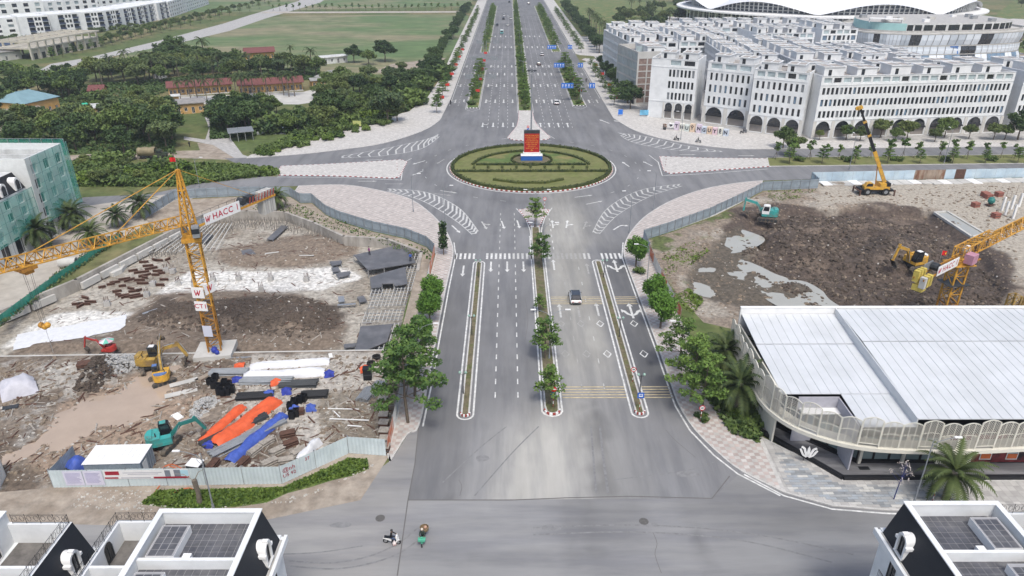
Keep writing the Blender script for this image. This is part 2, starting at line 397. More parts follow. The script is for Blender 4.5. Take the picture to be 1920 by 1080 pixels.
# --- left pit floor
def sheet(name, poly, z, m, label=None, sm=0):
 if sm: poly = [Vc((p.x,p.y)) for p in catmull(poly, sm, True)]
 mb = MB(); mb.face([(p[0],p[1],z) for p in ccw(poly)]); return struct(mb.build(name, m), label)
zL = lambda pts, z=PITZ: gp(pts, z)
pz_brown1 = zL([(235,600),(285,555),(360,545),(560,548),(625,570),(650,610),(660,655),(560,665),(20,665),(60,640),(200,625)])
pz_brown2 = zL([(390,470),(480,455),(560,440),(640,440),(680,458),(672,480),(560,503),(430,500)])
pz_dark1 = zL([(262,600),(320,575),(480,562),(590,562),(630,590),(615,618),(480,628),(350,622),(270,615)])
pz_white = zL([(14,648),(92,588),(150,582),(255,586),(300,548),(330,520),(360,505),(480,510),(640,500),(680,520),(600,545),(300,556),(225,618),(60,645)])
def h_pit(X, Y):
 h = 0.9*sstep(0, 4, sdf(pz_brown1, X, Y))*(.25+.9*fbm(X,Y,7)) + 1.15*sstep(0, 3, sdf(pz_dark1, X, Y))*(.3+fbm(X,Y,4,3,1))
 h += .7*sstep(0, 4, sdf(pz_brown2, X, Y))*(.2+fbm(X,Y,5,4,1))
 e = sstep(0, .8, edist(pit, X, Y)); return (h + .10*(fbm(X,Y,1.5,3)-.5))*e
def mixc(c, d, t): t = np.asarray(t)[:,None]; return c*(1-t)+np.array(d)*t
def t_pit(X, Y):
 nz = fbm(X,Y,3,4,2)
 c = np.tile(np.array((.40,.37,.32)), (len(X),1))
 c = mixc(c, (.25,.215,.17), sstep(.45,.65,fbm(X,Y,6,4))*.75)
 c = mixc(c, (.66,.645,.61), sstep(-.6,.6,sdf(pz_white,X,Y)+(nz-.5)*2))
 c = mixc(c, (.19,.15,.115), sstep(-.8,1,sdf(pz_brown1,X,Y)+(nz-.5)*3))
 c = mixc(c, (.22,.175,.135), sstep(-.8,1,sdf(pz_brown2,X,Y)+(nz-.5)*3))
 c = mixc(c, (.088,.068,.054), sstep(-.8,1.2,sdf(pz_dark1,X,Y)+(nz-.5)*3.5+(fbm(X,Y,8,3,0)-.45)*10)*.92)
 return c
struct(patch('pit_floor', pit, .55, PITZ, h_pit, t_pit, M['soil']), 'muddy and concrete floor of the walled excavation')
# --- front yard of the left site
yz_mud = gp([(85,905),(60,860),(110,760),(215,715),(290,690),(330,705),(345,745),(400,735),(400,770),(300,830),(240,850),(200,870),(110,900)])
yz_water = gp([(82,860),(110,775),(160,745),(220,735),(260,705),(292,690),(322,712),(326,740),(290,775),(235,800),(190,800),(150,830)])
yz_water2 = gp([(0,850),(40,838),(70,825),(95,800),(105,815),(70,845),(20,870),(0,875)])
yz_dark = gp([(135,735),(165,690),(200,672),(230,675),(225,705),(195,725),(160,738)])
yz_rub = gp([(60,700),(180,670),(250,675),(230,720),(140,740),(60,740)])
yz_conc = gp([(440,720),(470,665),(745,662),(720,730),(610,770),(640,830),(560,870),(520,800),(430,790)])
yz_grey = gp([(600,735),(740,720),(730,860),(640,850),(590,790)])
def h_yard(X, Y):
 e = sstep(0, 1.0, edist(yard, X, Y))
 h = .45*(fbm(X,Y,5,4)-.42)
 h = h*(1-sstep(-1,1.5,sdf(yz_conc,X,Y)))
 h = h - (.42+.1*fbm(X,Y,2))*sstep(-1,2.0,sdf(yz_water,X,Y)) - .4*sstep(-.5,1,sdf(yz_water2,X,Y))
 h = h + 1.5*sstep(0,2.2,sdf(yz_dark,X,Y))*(.5+fbm(X,Y,1.5,3,1))
 h = h + .5*sstep(0,1.5,sdf(yz_rub,X,Y))*fbm(X,Y,1.3,4,2)
 h = h + .12*(fbm(X*1.0+Y,(Y-X)*.25,1.1,3,1)-.5)*sstep(-1,1,sdf(yz_mud,X,Y))
 return h*e
def t_yard(X, Y):
 nz = fbm(X,Y,2.2,4,2); c = np.tile(np.array((.235,.195,.155)), (len(X),1))
 c = mixc(c, (.14,.11,.085), sstep(.42,.62,fbm(X,Y,4,4)))
 c = mixc(c, (.36,.34,.31), sstep(.55,.72,fbm(X,Y,2.2,4,1))*.7)
 c = mixc(c, (.46,.43,.385), sstep(-.6,.6,sdf(yz_conc,X,Y)+(nz-.5)*2)*.85)
 c = mixc(c, (.22,.19,.15), sstep(-.4,.6,sdf(yz_grey,X,Y)+(nz-.5)*2)*.9)
 c = mixc(c, (.31,.235,.175), sstep(-.8,.8,sdf(yz_mud,X,Y)+(nz-.5)*2))
 c = mixc(c, (.085,.066,.052), sstep(-.5,.7,sdf(yz_dark,X,Y)+(nz-.5)*2)*.95)
 c = mixc(c, (.46,.44,.40), sstep(-.3,.5,sdf(yz_rub,X,Y)+(nz-.62)*5)*.7)
 return c
struct(patch('yard_ground', yard, .42, 0, h_yard, t_yard, M['soil']), 'trampled muddy yard in front of the excavation')
def water(name, poly, z, m, label):
 mb = MB(); mb.face([(p[0],p[1],z) for p in ccw(poly)]); return struct(mb.build(name, m), label)
water('puddle', [Vc((p.x,p.y)) for p in catmull(inset(yz_water,-2.2), 4, True)], -.09, M['mud_water'], 'large brown puddle in the muddy yard')
water('puddle', [Vc((p.x,p.y)) for p in catmull(inset(yz_water2,-.5), 4, True)], -.2, M['mud_water'], 'narrow brown puddle by the site gate')
# --- right site
RZ = -1.4
rz_pit = gp([(1388,440),(1400,415),(1480,402),(1590,398),(1700,402),(1745,408),(1800,450),(1850,490),(1880,540),(1900,610),(1760,625),(1600,610),(1560,590),(1540,560),(1500,540),(1445,530),(1400,505),(1415,470)], RZ)
rz_ditch = gp([(1690,402),(1748,408),(1815,455),(1800,470),(1740,450)], RZ)
rz_mound = gp([(1420,440),(1470,408),(1600,412),(1680,425),(1740,470),(1800,500),(1700,540),(1560,520),(1430,480)], RZ)
rz_mound2 = gp([(1600,470),(1700,455),(1760,490),(1740,520),(1650,515),(1580,500)], RZ)
rz_wet = gp([(1300,500),(1380,430),(1425,455),(1400,490),(1460,520),(1545,560),(1580,600),(1500,610),(1380,590),(1290,560),(1290,520)], RZ)
rz_track = gp([(1530,350),(1700,345),(2000,335),(2000,560),(1915,520),(1830,440),(1770,395),(1660,380),(1540,385)])
def h_right(X, Y):
 e = sstep(0, 1.5, edist(rsite, X, Y))
 h = .8*(fbm(X,Y,6,5)-.5) + .5*(fbm(X,Y,1.8,3,1)-.5)
 t = sstep(-1, 1, sdf(rz_track,X,Y)); h = h*(1-.85*t)
 p = sstep(-.8, 1.6, sdf(rz_pit,X,Y)); h = h + p*RZ*1.15
 h = h + sstep(0,5,sdf(rz_mound,X,Y))*(1.6+1.5*fbm(X,Y,5,4,1)) + sstep(0,5,sdf(rz_mound2,X,Y))*(.8+1.2*fbm(X,Y,3,3,2))
 h = h + p*1.3*(fbm(X,Y,1.7,4,2)-.5)
 wz = sstep(-1.5,2,sdf(rz_wet,X,Y)); h = h*(1-.2*wz) - .50*wz + wz*.9*(fbm(X,Y,7,5,1)-.5)
 return h*e
def t_right(X, Y):
 nz = fbm(X,Y,3,4,2); c = np.tile(np.array((.26,.215,.17)), (len(X),1))
 c = mixc(c, (.36,.325,.275), sstep(.5,.68,fbm(X,Y,5,4))*.9)
 c = mixc(c, (.11,.135,.05), sstep(.60,.68,fbm(X,Y,5.5,4,2))*sstep(60,48,X))
 c = mixc(c, (.20,.165,.13), sstep(-1.5,1.5,sdf(rz_wet,X,Y)+(nz-.5)*4))
 c = mixc(c, (.40,.36,.30), sstep(-1,1,sdf(rz_track,X,Y)+(nz-.5)*3))
 c = mixc(c, (.088,.067,.056), sstep(-1,1.6,sdf(rz_pit,X,Y)+(nz-.5)*4+(fbm(X,Y,11,3,0)-.45)*18)*.96)
 c = mixc(c, (.078,.062,.053), sstep(0,3,sdf(rz_mound2,X,Y)+(nz-.5)*4)*.8)
 c = mixc(c, (.20,.155,.12), sstep(.55,.7,fbm(X,Y,4,4,0))*sstep(0,2,sdf(rz_pit,X,Y))*.6)
 return mixc(c, (.105,.09,.07), sstep(.05,-.38,h_right(X,Y))*sstep(-2,1,sdf(rz_wet,X,Y))*.85)
struct(patch('excavated_ground', rsite, .5, 0, h_right, t_right, M['soil']), 'dark excavated ground of the building plot beside the roundabout')
sheet('dirt_verge', [Vc(v) for v in [(-78.4,145),(-77.2,157.6),(-65.7,159.8),(-51.2,159.8),(-47.7,155.2),(-45,155.2),(-40.1,147.4),(-35.9,143.1),(-28.1,137.4),(-21,133.6),(-16.2,129.1),(-14.4,125),(-14.4,90.2),(-16.6,90.2),(-16.9,126.5),(-24.5,133.2),(-33.5,134.6),(-41.5,142.5),(-49.5,149),(-58,149.6),(-66.6,147.5),(-70,136)]], .026, M['dirt'], 'bare earth between the retaining wall and the sheet fence')
for i, (q, lb) in enumerate([
  ([(1362,445),(1380,434),(1405,440),(1418,448),(1400,460),(1375,465)], 'grey puddle below the teal excavator'),
  ([(1340,500),(1360,496),(1385,492),(1410,500),(1440,515),(1456,522),(1440,528),(1400,520),(1370,523),(1345,514)], 'long pale puddle along the foot of the dark spoil'),
  ([(1288,498),(1318,490),(1324,496),(1300,507),(1290,506)], 'small puddle among the weeds of the building plot'),
  ([(1325,575),(1350,568),(1390,572),(1385,590),(1355,598),(1330,592)], 'shallow puddle behind the lattice showroom'),
  ([(1436,540),(1460,534),(1500,533),(1525,545),(1540,562),(1575,588),(1560,598),(1520,588),(1475,572),(1448,556)], 'broad grey puddle beyond the white showroom roof'),
  ([(1268,540),(1300,536),(1322,545),(1312,552),(1280,549)], 'thin puddle beside the pavement fence')]):
 water('puddle', [Vc((p.x,p.y)) for p in catmull(inset(gp(q,-.55),-1.5), 4, True)], -.60+.005*i, M['grey_water'], lb)
# ------------------------------------------------------------------ overlays on the terrain
sheet('field', gp([(120,135),(330,75),(470,35),(560,29),(880,27),(868,60),(852,95),(800,135),(700,140),(560,130),(350,125)]), .02, M['field'], 'wide unmown field left of the avenue')
sheet('field', [(-420,640),(-215,640),(-150,670),(-36,700),(-36,1000),(-420,1000)], .02, M['field'], 'far field beyond the tree-lined lane')
sheet('access_road', gp([(-120,410),(60,385),(140,373),(280,368),(335,362),(380,362),(300,405),(240,440),(130,510),(0,590),(-120,660)]), .02, M['sand_road'], 'dusty concrete lane beside the green fence')
sheet('dirt_verge', [(-97,58),(-66,59),(-50,61.1),(-25.1,61.6),(-18.8,66.8),(-14,66.3),(-16,59),(-25,56.2),(-40,55.4),(-55,56),(-75,54),(-97,52)], .044, M['dirt'], 'bare verge between the site fence and the street')
sheet('grass_verge', gp([(262,946),(295,920),(420,917),(531,913),(600,884),(655,858),(690,862),(692,880),(660,893),(620,902),(580,915),(540,925),(500,943),(440,952),(340,956)]), .05, mat('weeds', (.085,.145,.03), .95, n=.5, ns=1.5, bump=.8, bs=3, col2=(.16,.16,.06), c2s=.7, c2a=.6), 'weedy verge in front of the pale site fence')
sheet('dirt_track', gp([(370,268),(395,270),(440,290),(470,296),(440,300),(380,298),(330,296),(230,300),(170,302),(120,300),(120,292),(240,285),(330,283),(375,282)]), .02, M['dirt'], 'dirt track by the covered lorry')
sheet('footpath', gp([(378,205),(398,205),(412,228),(425,250),(455,290),(475,297),(445,300),(400,272),(345,262),(345,256),(385,262),(392,240)]), .03, M['pave_grey'], 'narrow concrete path leading up to the yellow school')
sheet('school_yard', gp([(290,183),(430,178),(570,172),(598,165),(600,190),(560,196),(420,194),(300,198)]), .03, M['concrete_light'], 'pale courtyard of the yellow school')
sheet('village_yard', gp([(120,200),(200,205),(300,195),(330,215),(240,232),(120,228),(20,240),(-60,262),(-60,238),(60,222)]), .02, M['dirt'])
water('pond', gp([(420,252),(470,235),(560,225),(600,196),(640,192),(630,225),(600,250),(520,252)]), .04, M['pond'], 'pale pond behind the trees')
sheet('lane', gp([(40,150),(95,120),(165,108),(300,76),(420,44),(470,28),(560,2),(580,-20),(640,-20),(600,5),(500,34),(430,58),(330,82),(200,108),(120,128)]), .03, M['pave_grey'], 'tree-lined street in front of the white apartment blocks')
sheet('lane', [(-205,628),(-36,634),(-36,648),(-205,642)], .034, M['sand_road'], 'straight lane across the far field')
sheet('dirt_verge', gp([(700,135),(735,120),(800,112),(838,108),(820,120),(780,128),(740,140)]), .03, M['dirt'])
plaza = [(36.5,420),(36.5,383),(60,383),(60,420)]
sheet('paved_precinct', [(150,207),(260,207),(330,300),(330,470),(60,470),(44,470),(44,375),(35,362),(35,262)]+[tuple(p) for p in gp([(1150,222),(1185,243),(1230,258),(1290,270),(1370,279),(1440,280)])], .03, M['pave_grey'], 'grey paved ground between the white terraces')
sheet('park_lawn', [(40,480),(150,480),(160,700),(40,900)], .035, M['lawn'], 'park lawn behind the white terraces')
sheet('park_path', gp([(1140,62),(1230,30),(1310,34),(1312,40),(1240,38),(1150,72)]), .045, M['pave_white'])
sheet('dirt_plot', gp([(1840,112),(1920,100),(2020,95),(2020,140),(1880,150),(1830,140)]), .045, M['dirt'])
sheet('park_lawn', gp([(1860,70),(1870,25),(1930,-20),(2100,-20),(2100,100),(1920,100),(1870,90)]), .04, M['lawn'], 'park beside the domed hall')
sheet('park_path', gp([(1855,40),(1900,35),(2000,40),(2000,48),(1900,62),(1870,66),(1858,58)]), .05, M['pave_white'])
water('pond', gp([(1885,50),(1940,46),(2040,55),(2040,72),(1920,66),(1885,60)]), .07, M['pond'], 'pale pool in the park beside the domed hall')
# ------------------------------------------------------------------ asphalt
ave_px = [(765,938),(778,870),(786,800),(805,712),(817,645),(837,540),(850,480),(847,455),(833,428),(805,398),(765,372),(700,355),(640,347),(560,349),(430,352),(300,366),(140,390),(-80,415),(-80,388),(140,371),(280,364),(330,354),(400,336),(460,331),(522,331),(512,318),(440,305),(420,297),(470,296),(560,290),(640,281),(720,269),(790,247),(822,228),(832,212),(845,186)]
ave = gp(ave_px) + [Vc(p) for p in [(-22,300),(-22,1500),(35,1500),(35,275)]] + gp([(1150,222),(1185,243),(1230,258),(1290,270),(1370,279),(1440,280),(1920,275),(2150,273),(2150,318),(1920,320),(1530,336),(1430,339),(1380,344),(1320,355),(1260,376),(1215,402),(1188,428),(1172,455),(1170,482),(1191,540),(1236,660),(1257,720),(1272,760),(1300,805),(1345,850),(1390,885),(1335,935)])
def t_ave(X, Y):
 n1 = fbm(X*2.2, Y*.16, 3, 4); n2 = fbm(X, Y, 14, 4, 1); n3 = fbm(X*3, Y*.1, 2.0, 3, 2)
 v = .80 + .30*(n2-.5) + .26*(n1-.5)
 warm = np.zeros(len(X))
 d = sstep(6.5,8,X)*sstep(15.8,14.2,X)*sstep(200,120,Y)*sstep(70,90,Y); v += .44*d*(.8+.4*n1); warm += d
 d = sstep(6,14,X)*sstep(25,12,X)*sstep(124,135,Y)*sstep(172,155,Y); v += .26*d; warm += d*.8
 v -= .20*sstep(16.8,17.6,X)*sstep(72,80,Y)*sstep(140,125,Y)
 v -= .13*sstep(-6,-6.8,X)*sstep(140,125,Y)
 d = np.exp(-((X-2.6-.20*(Y-62))/6.2)**2)*sstep(84,68,Y)*sstep(56,59,Y)
 d2 = np.exp(-((X-10.5)/6.5)**2)*sstep(80,66,Y)*.7
 v += (.80*d+.30*d2)*(.8+.4*n1); warm += d+.5*d2
 for x0, wd, am in ((9.3,.35,.30),(10.6,.5,.38),(-6.0,1.0,.10),(15.5,.9,.10)):
  v -= am*np.exp(-((X-x0-.012*(Y-60)+.6*(n2-.5))/wd)**2)*sstep(84,70,Y)
 for x0 in (-3.9,-2.6,-1.0,.4,2.0,3.4,8.0,9.4,11.0,12.4,13.9,15.0):
  v -= .045*np.exp(-((X-x0)/.45)**2)*sstep(60,85,Y)*sstep(170,140,Y)
 rr = np.hypot(X-5.8,Y-184); v -= .12*np.exp(-((rr-28+3*(n2-.5))/2.2)**2)
 v -= .08*sstep(205,240,Y); v += .10*(n3-.5)
 v = np.clip(v,.5,1.7); wv = np.clip(warm,0,1)
 return np.column_stack([v*(1+.035*wv), v*(1+.005*wv), v*(1.02-.095*wv)])
avenue = struct(patch('avenue', ave, 1.5, .034, None, t_ave, M['asphalt']), 'wide asphalt avenue with the roundabout')
cs = gp([(765,938),(1335,935),(1390,885),(1470,925),(1560,950),(1660,958),(1920,966)]) + [Vc(p) for p in [(95,57.5),(95,-30),(-95,-30),(-95,52.5),(-75,54),(-55,56)]] + gp([(300,966),(480,957),(560,943),(640,917),(700,888),(735,862),(765,815),(786,800),(778,870)])
def t_cs(X, Y):
 n1 = fbm(X*.14, Y*2.2, 3, 4); n2 = fbm(X, Y, 12, 4, 1); n3 = fbm(X*.06, Y*2.5, 1.6, 3, 2)
 v = .95 + .28*(n2-.5) + .22*(n1-.5) + .14*(n3-.5)
 v -= .20*sstep(3,9,X)*sstep(62,58,Y)*sstep(50,56,Y)*sstep(16,12,X); v -= .17*sstep(16,22,X)*sstep(52,57,Y)
 v += .12*sstep(-8,-14,X)*sstep(60,55,Y)
 for x0 in (6.2,7.6,8.8): v -= .12*np.exp(-((X-x0+.5*(n2-.5))/.5)**2)
 v -= .22*np.exp(-((X-18.6-.12*(56-Y))/.55)**2)*sstep(49,52,Y)*sstep(60,57,Y)
 v = np.clip(v,.5,1.4); d = sstep(-8,-14,X)
 return np.column_stack([v*(1+.02*d),v,v*(1.02-.03*d)])
cross = struct(patch('cross_street', cs, 1.2, .030, None, t_cs, M['asphalt_old']), 'older asphalt street crossing in front of the houses')
# ------------------------------------------------------------------ raised ground with kerbs
def raised(name, poly, h, m, label=None, kerb=True, kw=.22, kh=.0, blocks=None, sm=0, kmat=None, cat=None):
 poly = [Vc((p[0],p[1])) for p in poly]
 if sm: poly = [Vc((p.x,p.y)) for p in catmull(poly, sm, True)]
 poly = ccw(poly)
 if blocks: poly = resample(poly, blocks)
 inn = inset(poly, kw); mb = MB()
 mb.face([(p[0],p[1],h) for p in inn]); o = struct(mb.build(name, m), label)
 k = MB(); n = len(poly); hk = h+kh
 for i in range(n):
  j = (i+1) % n; a, b, c, d = poly[i], poly[j], inn[j], inn[i]; mi = (i % 2) if blocks else 0
  k.add([(a.x,a.y,0),(b.x,b.y,0),(b.x,b.y,hk),(a.x,a.y,hk),(c.x,c.y,hk),(d.x,d.y,hk),(c.x,c.y,h-.05),(d.x,d.y,h-.05)],
              [(0,1,2,3),(3,2,4,5),(5,4,6,7)], mi)
 k.build('kerb', [kmat or M['kerb']] if not blocks else [M['white'], M['red']], o); return o
sm = lambda pts, n=4: [Vc((p.x,p.y)) for p in catmull(gp(pts), n)]
raised('pavement', sm([(730,866),(735,862),(765,815),(786,800),(805,712),(817,645),(837,540),(850,480),(847,455),(833,428),(805,398),(765,372),(700,355),(640,347),(560,349)]) + [Vc(p) for p in [(-51.2,161),(-47.7,156.4),(-45,156.2),(-40.1,148.6),(-35.9,144.2),(-28.1,138.5),(-21,134.6),(-16.2,130),(-14.1,125.8),(-14.2,107),(-14.2,80),(-14.3,66.5)]] , .15, M['pave_red'], 'red and white tiled pavement behind the grey site fence')
raised('pavement', sm([(1470,925),(1390,885),(1345,850),(1300,805),(1272,760),(1257,720),(1236,660),(1191,540),(1170,482),(1172,455),(1188,428),(1215,402),(1260,376),(1320,355),(1380,344),(1430,339)]) + [Vc(p) for p in [(60.5,164.2),(53,155.4),(45,147),(34,138),(26.7,133),(26.8,125),(26.8,104),(27.2,98.5),(27.4,90),(27.6,80),(28.2,74),(30.2,69.8)]], .15, M['pave_red'], 'red and white tiled pavement curving off the roundabout')
raised('pavement', gp([(1470,925),(1560,950),(1660,958),(1920,966)]) + [Vc(p) for p in [(95,57.5),(95,61.8),(54,61.8),(42,61.9),(33,66.8),(30.2,69.8)]], .15, M['pave_grey'], 'grey stone pavement before the lattice showroom')
raised('pavement', sm([(462,297),(560,290),(640,281),(720,269),(790,247),(822,228),(832,212),(845,186)]) + [Vc(p) for p in [(-22.1,420),(-22.1,900),(-31.5,900),(-30.5,420),(-29.8,320),(-31,280),(-35,252)]] + gp([(700,226),(640,244),(540,269),(470,291)]), .15, M['pave_white'], 'pale tiled pavement along the meadow trees')
raised('pavement', [Vc(p) for p in [(35.1,900),(35.1,393)]]+[Vc(p) for p in [(37,389),(46,384),(58,384),(58,388),(50,392),(45,400),(45,900)]], .15, M['pave_white'], 'pale pavement beyond the side street')
raised('pavement', [Vc(p) for p in [(46,361),(39,361),(36,356),(35.1,348),(35.1,275)]] + sm([(1150,222),(1185,243),(1230,258),(1290,270),(1370,279),(1440,280),(1920,275),(2150,273)]) + [Vc(p) for p in [(190,212),(95,211),(75,221),(60,233),(48,243),(46,300)]], .15, M['pave_white'], 'pale forecourt with the letter blocks before the white terraces')
raised('traffic_island', [Vc(p) for p in [(48,373),(38.5,377),(36.5,373),(38,368),(46,366)]], .15, M['pave_white'], 'small red kerbed island in the side street', blocks=.8)
raised('traffic_island', gp([(527,312),(600,309),(690,304),(752,300),(764,304),(750,332),(738,335),(640,331),(516,329)]), .16, M['pave_white'], 'paved splitter island west of the roundabout', blocks=.7, sm=0)
raised('traffic_island', gp([(1236,294),(1330,297),(1450,298),(1455,312),(1380,317),(1300,323),(1256,326),(1244,321)]), .16, M['pave_white'], 'paved splitter island east of the roundabout', blocks=.7)
raised('traffic_island', [Vc(p) for p in [(8.2,253),(3.3,253),(3.1,240),(2.4,230)]]+gp([(951,259),(962,263),(996,265),(1026,262),(1032,258)])+[Vc(p) for p in [(9.2,231),(8.4,240)]], .16, M['pave_white'], 'paved island at the near end of the far green median', blocks=.7)
raised('median', [(8.2,253.3),(8.2,1400),(3.3,1400),(3.3,253.3)], .2, M['lawn'], 'green central median of the far avenue')
for x0, x1, y0, y1, lb in [(-15.2,-10.8,258,340,'near side median on the meadow side of the far avenue'),(-15.2,-10.8,400,700,'second side median on the meadow side'),(23.2,27.8,262,345,'near side median on the terrace side of the far avenue'),(23.2,27.8,401,700,'second side median on the terrace side')]:
 raised('median', [(x0,y0),(x1,y0),(x1,y1),(x0,y1)], .2, M['lawn'], lb)
 k = MB()
 for i in range(8):
  x = x0 + (x1-x0)*i/8; k.box(x, x+(x1-x0)/8, y0-.25, y0-.03, 0, .24, i % 2)
 k.build('nose_kerb', [M['white'], M['black']], bpy.data.objects[[o.name for o in bpy.data.objects if o.name.startswith('median')][-1]])
def capsule(x0, x1, y0, y1):
 r = (x1-x0)/2; c = (x0+x1)/2
 p = [Vc((c+r*cos(a), y0+r+r*sin(a))) for a in [pi+pi*i/8 for i in range(9)]]
 p += [Vc((c+r*cos(a), y1-r+r*sin(a))) for a in [pi*i/8 for i in range(9)]]
 return p
raised('median', capsule(-6.2,-5.05,73.9,121.8), .18, M['verge'], 'narrow planted side median with round lamps')
raised('median', capsule(15.95,17.15,74.2,122.3), .18, M['verge'], 'narrow planted side median with bus sign')
cen = [Vc(p) for p in [(4.45,76),(4.6,75)]] + [Vc((5.43+.98*cos(a), 75.3+.98*sin(a))) for a in [pi*1.1+pi*.8*i/6 for i in range(7)]] + [Vc((6.4,76)),Vc((6.4,132)),Vc((6.3,139.8)),Vc((4.6,139.8)),Vc((4.4,132))]
raised('median', cen, .18, M['verge'], 'central median with young trees and soil bed')
raised('traffic_island', [Vc((4.55,140)),Vc((6.35,140))]+gp([(1019,410),(1031,394),(1001,391),(972,394),(984,410)]), .17, M['pave_red'], 'tiled tip of the near central median', blocks=.6)
for x0, x1, yend in ((-6.2,-5.05,73.9),(15.95,17.15,74.2),(4.45,6.41,74.2)):
 k = MB(); pts = capsule(x0-.03,x1+.03,yend-.03,yend+9); pts = resample([p for p in pts if p.y < yend+7.5], .55, False)
 for i in range(len(pts)-1):
  if (pts[i]-pts[i+1]).length < 1: k.beam((*pts[i],.18),(*pts[i+1],.18),.16,.3,i % 2)
 struct(k.build('striped_kerb', [M['red'], M['white']]))
RC = Vc((5.8,184.3)); RR = 21.9
circ = lambda r, a0=0, a1=360, n=72, c=RC: [Vc((c.x+r*cos(R(a0+(a1-a0)*i/n)), c.y+r*sin(R(a0+(a1-a0)*i/n)))) for i in range(n if a1-a0 == 360 else n+1)]
rb = raised('roundabout_lawn', circ(RR-.35), .25, M['lawn_dry'], 'round lawn of the roundabout with clipped hedge lines', blocks=.72)
ins = MB(); ins.face([(p.x,p.y,.27) for p in circ(15.2,8,172,40,RC+Vc((0,-1.2)))]); ins.build('inner_lawn', M['lawn'], rb)
gravel = MB(); gravel.face([(p.x,p.y,.29) for p in circ(5.2,c=Vc((6.1,190)))]); gravel.build('planting_bed', M['verge'], rb)
def leafquads(pts, size, m, name, rs, up=.5, parent=None):
 n = len(pts); P = np.asarray(pts); g = np.random.RandomState(rs)
 nrm = g.normal(size=(n,3)); nrm[:,2] = np.abs(nrm[:,2])+up; nrm /= np.linalg.norm(nrm,axis=1)[:,None]
 t = np.cross(nrm, g.normal(size=(n,3))); t /= np.linalg.norm(t,axis=1)[:,None]+1e-9; b = np.cross(nrm,t)
 s = (size*(.65+.7*g.rand(n)))[:,None]
 v = np.stack([P-t*s*.5-b*s*.30, P+t*s*.55-b*s*.22-nrm*s*.1, P+t*s*.5+b*s*.3, P-t*s*.5+b*s*.34-nrm*s*.08],1).reshape(-1,3)
 me = bpy.data.meshes.new(name); me.vertices.add(4*n); me.vertices.foreach_set('co', v.ravel())
 me.loops.add(4*n); me.loops.foreach_set('vertex_index', np.arange(4*n)); me.polygons.add(n)
 me.polygons.foreach_set('loop_start', np.arange(0,4*n,4)); me.materials.append(m); me.update(calc_edges=True); return me
def hedge(pts, w_, h_, label, closed=False, parent=None):
 P = resample(pts, .5, closed); mb = MB(); n = len(P); Q = []
 for i in range(n if closed else n-1):
  a, b = P[i], P[(i+1) % n]; Q.append(((*a,.25+h_/2),(*b,.25+h_/2))); mb.beam((*a,.2+h_*.42),(*b,.2+h_*.42), w_*.8, h_*.85)
 core = mb.build('hedge_core', M['hedge'])
 g = np.random.RandomState(n); L = []
 for a, b in Q:
  for _ in range(9):
   t = g.rand(); p = np.array(a)*(1-t)+np.array(b)*t; L.append(p+np.array((g.uniform(-.5,.5)*w_, g.uniform(-.5,.5)*w_, g.uniform(-.3,.55)*h_)))
 o = thing('clipped_hedge', label, 'hedge'); core.parent = o; core.name = 'core'
 obj('foliage', leafquads(L, .30, M['hedge'], 'foliage', n), o); return o
hedge(circ(RR-1.1), .9, .75, 'dark clipped hedge ringing the whole roundabout lawn', True)
hedge(circ(15.6,8,172,40,RC+Vc((0,-1.2))), .8, .6, 'curved hedge bounding the inner lawn behind the red board')
hedge([RC+Vc((-14.6,.9)),RC+Vc((14.6,.9))], .8, .6, 'straight hedge across the middle of the roundabout, upper of two')
hedge([RC+Vc((-19.8,-5.2)),RC+Vc((19.6,-5.2))], .8, .6, 'straight hedge across the roundabout, lower and longer of two')
hedge(circ(5.4,c=Vc((6.1,190))), .6, .5, 'small ring hedge round the base of the red board', True)
hedge([Vc((-4,165.8+6)),Vc((2,169.2)),Vc((9,169.2)),Vc((13.5,172.0))], .7, .6, 'short hedge with bent ends at the near edge of the roundabout lawn')
def topiary(x, y, i):
 o = thing('topiary_shrub', 'small ball shrub on the roundabout lawn, %s in the row between the hedges' % nth(i), 'shrub', (x,y,.25), 0, 'ball shrubs on the roundabout')
 g = np.random.RandomState(i); L = [.45*v/np.linalg.norm(v)*(.7+.3*g.rand())+np.array((0,0,.5)) for v in g.normal(size=(70,3))]
 obj('foliage', leafquads(L,.25,M['hedge'],'foliage',i), o); MB().tube((0,0,0),(0,0,.5),.04,.03,5).build('stem', M['rust'], o)
for i in range(9): topiary(RC.x-15+3.7*i, RC.y-2.2+U(-.3,.3), i)
# ------------------------------------------------------------------ road markings (children of the road sheets)
ZM = .040
def mark(mb, name, m, parent=avenue): return mb.build(name, m, parent)
def strip(mb, pts, w_, z=ZM, mi=0):
 P = [Vc((p[0],p[1])) for p in pts]; n = len(P); L = []; Rr = []
 for i in range(n):
  d = (P[min(i+1,n-1)]-P[max(i-1,0)]).normalized(); q = Vc((-d.y,d.x))*(w_/2); L.append(P[i]+q); Rr.append(P[i]-q)
 for i in range(n-1): mb.add([(*Rr[i],z),(*Rr[i+1],z),(*L[i+1],z),(*L[i],z)], [(0,1,2,3)], mi)
 return mb
def line(pts, w_, m=None, name='edge_line', parent=avenue): return mark(strip(MB(), pts, w_), name, m or M['paint'], parent)
line([p+Vc((.45,0)) for p in gp([(786,800),(805,712),(817,645),(837,540),(850,480),(847,455)])], .22)
line([p+Vc((-.4,0)) for p in gp([(1470,930),(1390,889),(1345,854),(1300,808),(1272,762),(1257,720),(1236,660),(1191,540),(1170,482),(1172,455)])], .22)
line([p+Vc((0,-.5)) for p in sm([(1188,428),(1215,402),(1260,376),(1320,355),(1380,344),(1430,339)])], .15, M['paint_worn'])
line(gp([(1395,890),(1470,930),(1560,955),(1660,963),(1920,972)]), .22, M['paint'], parent=cross)
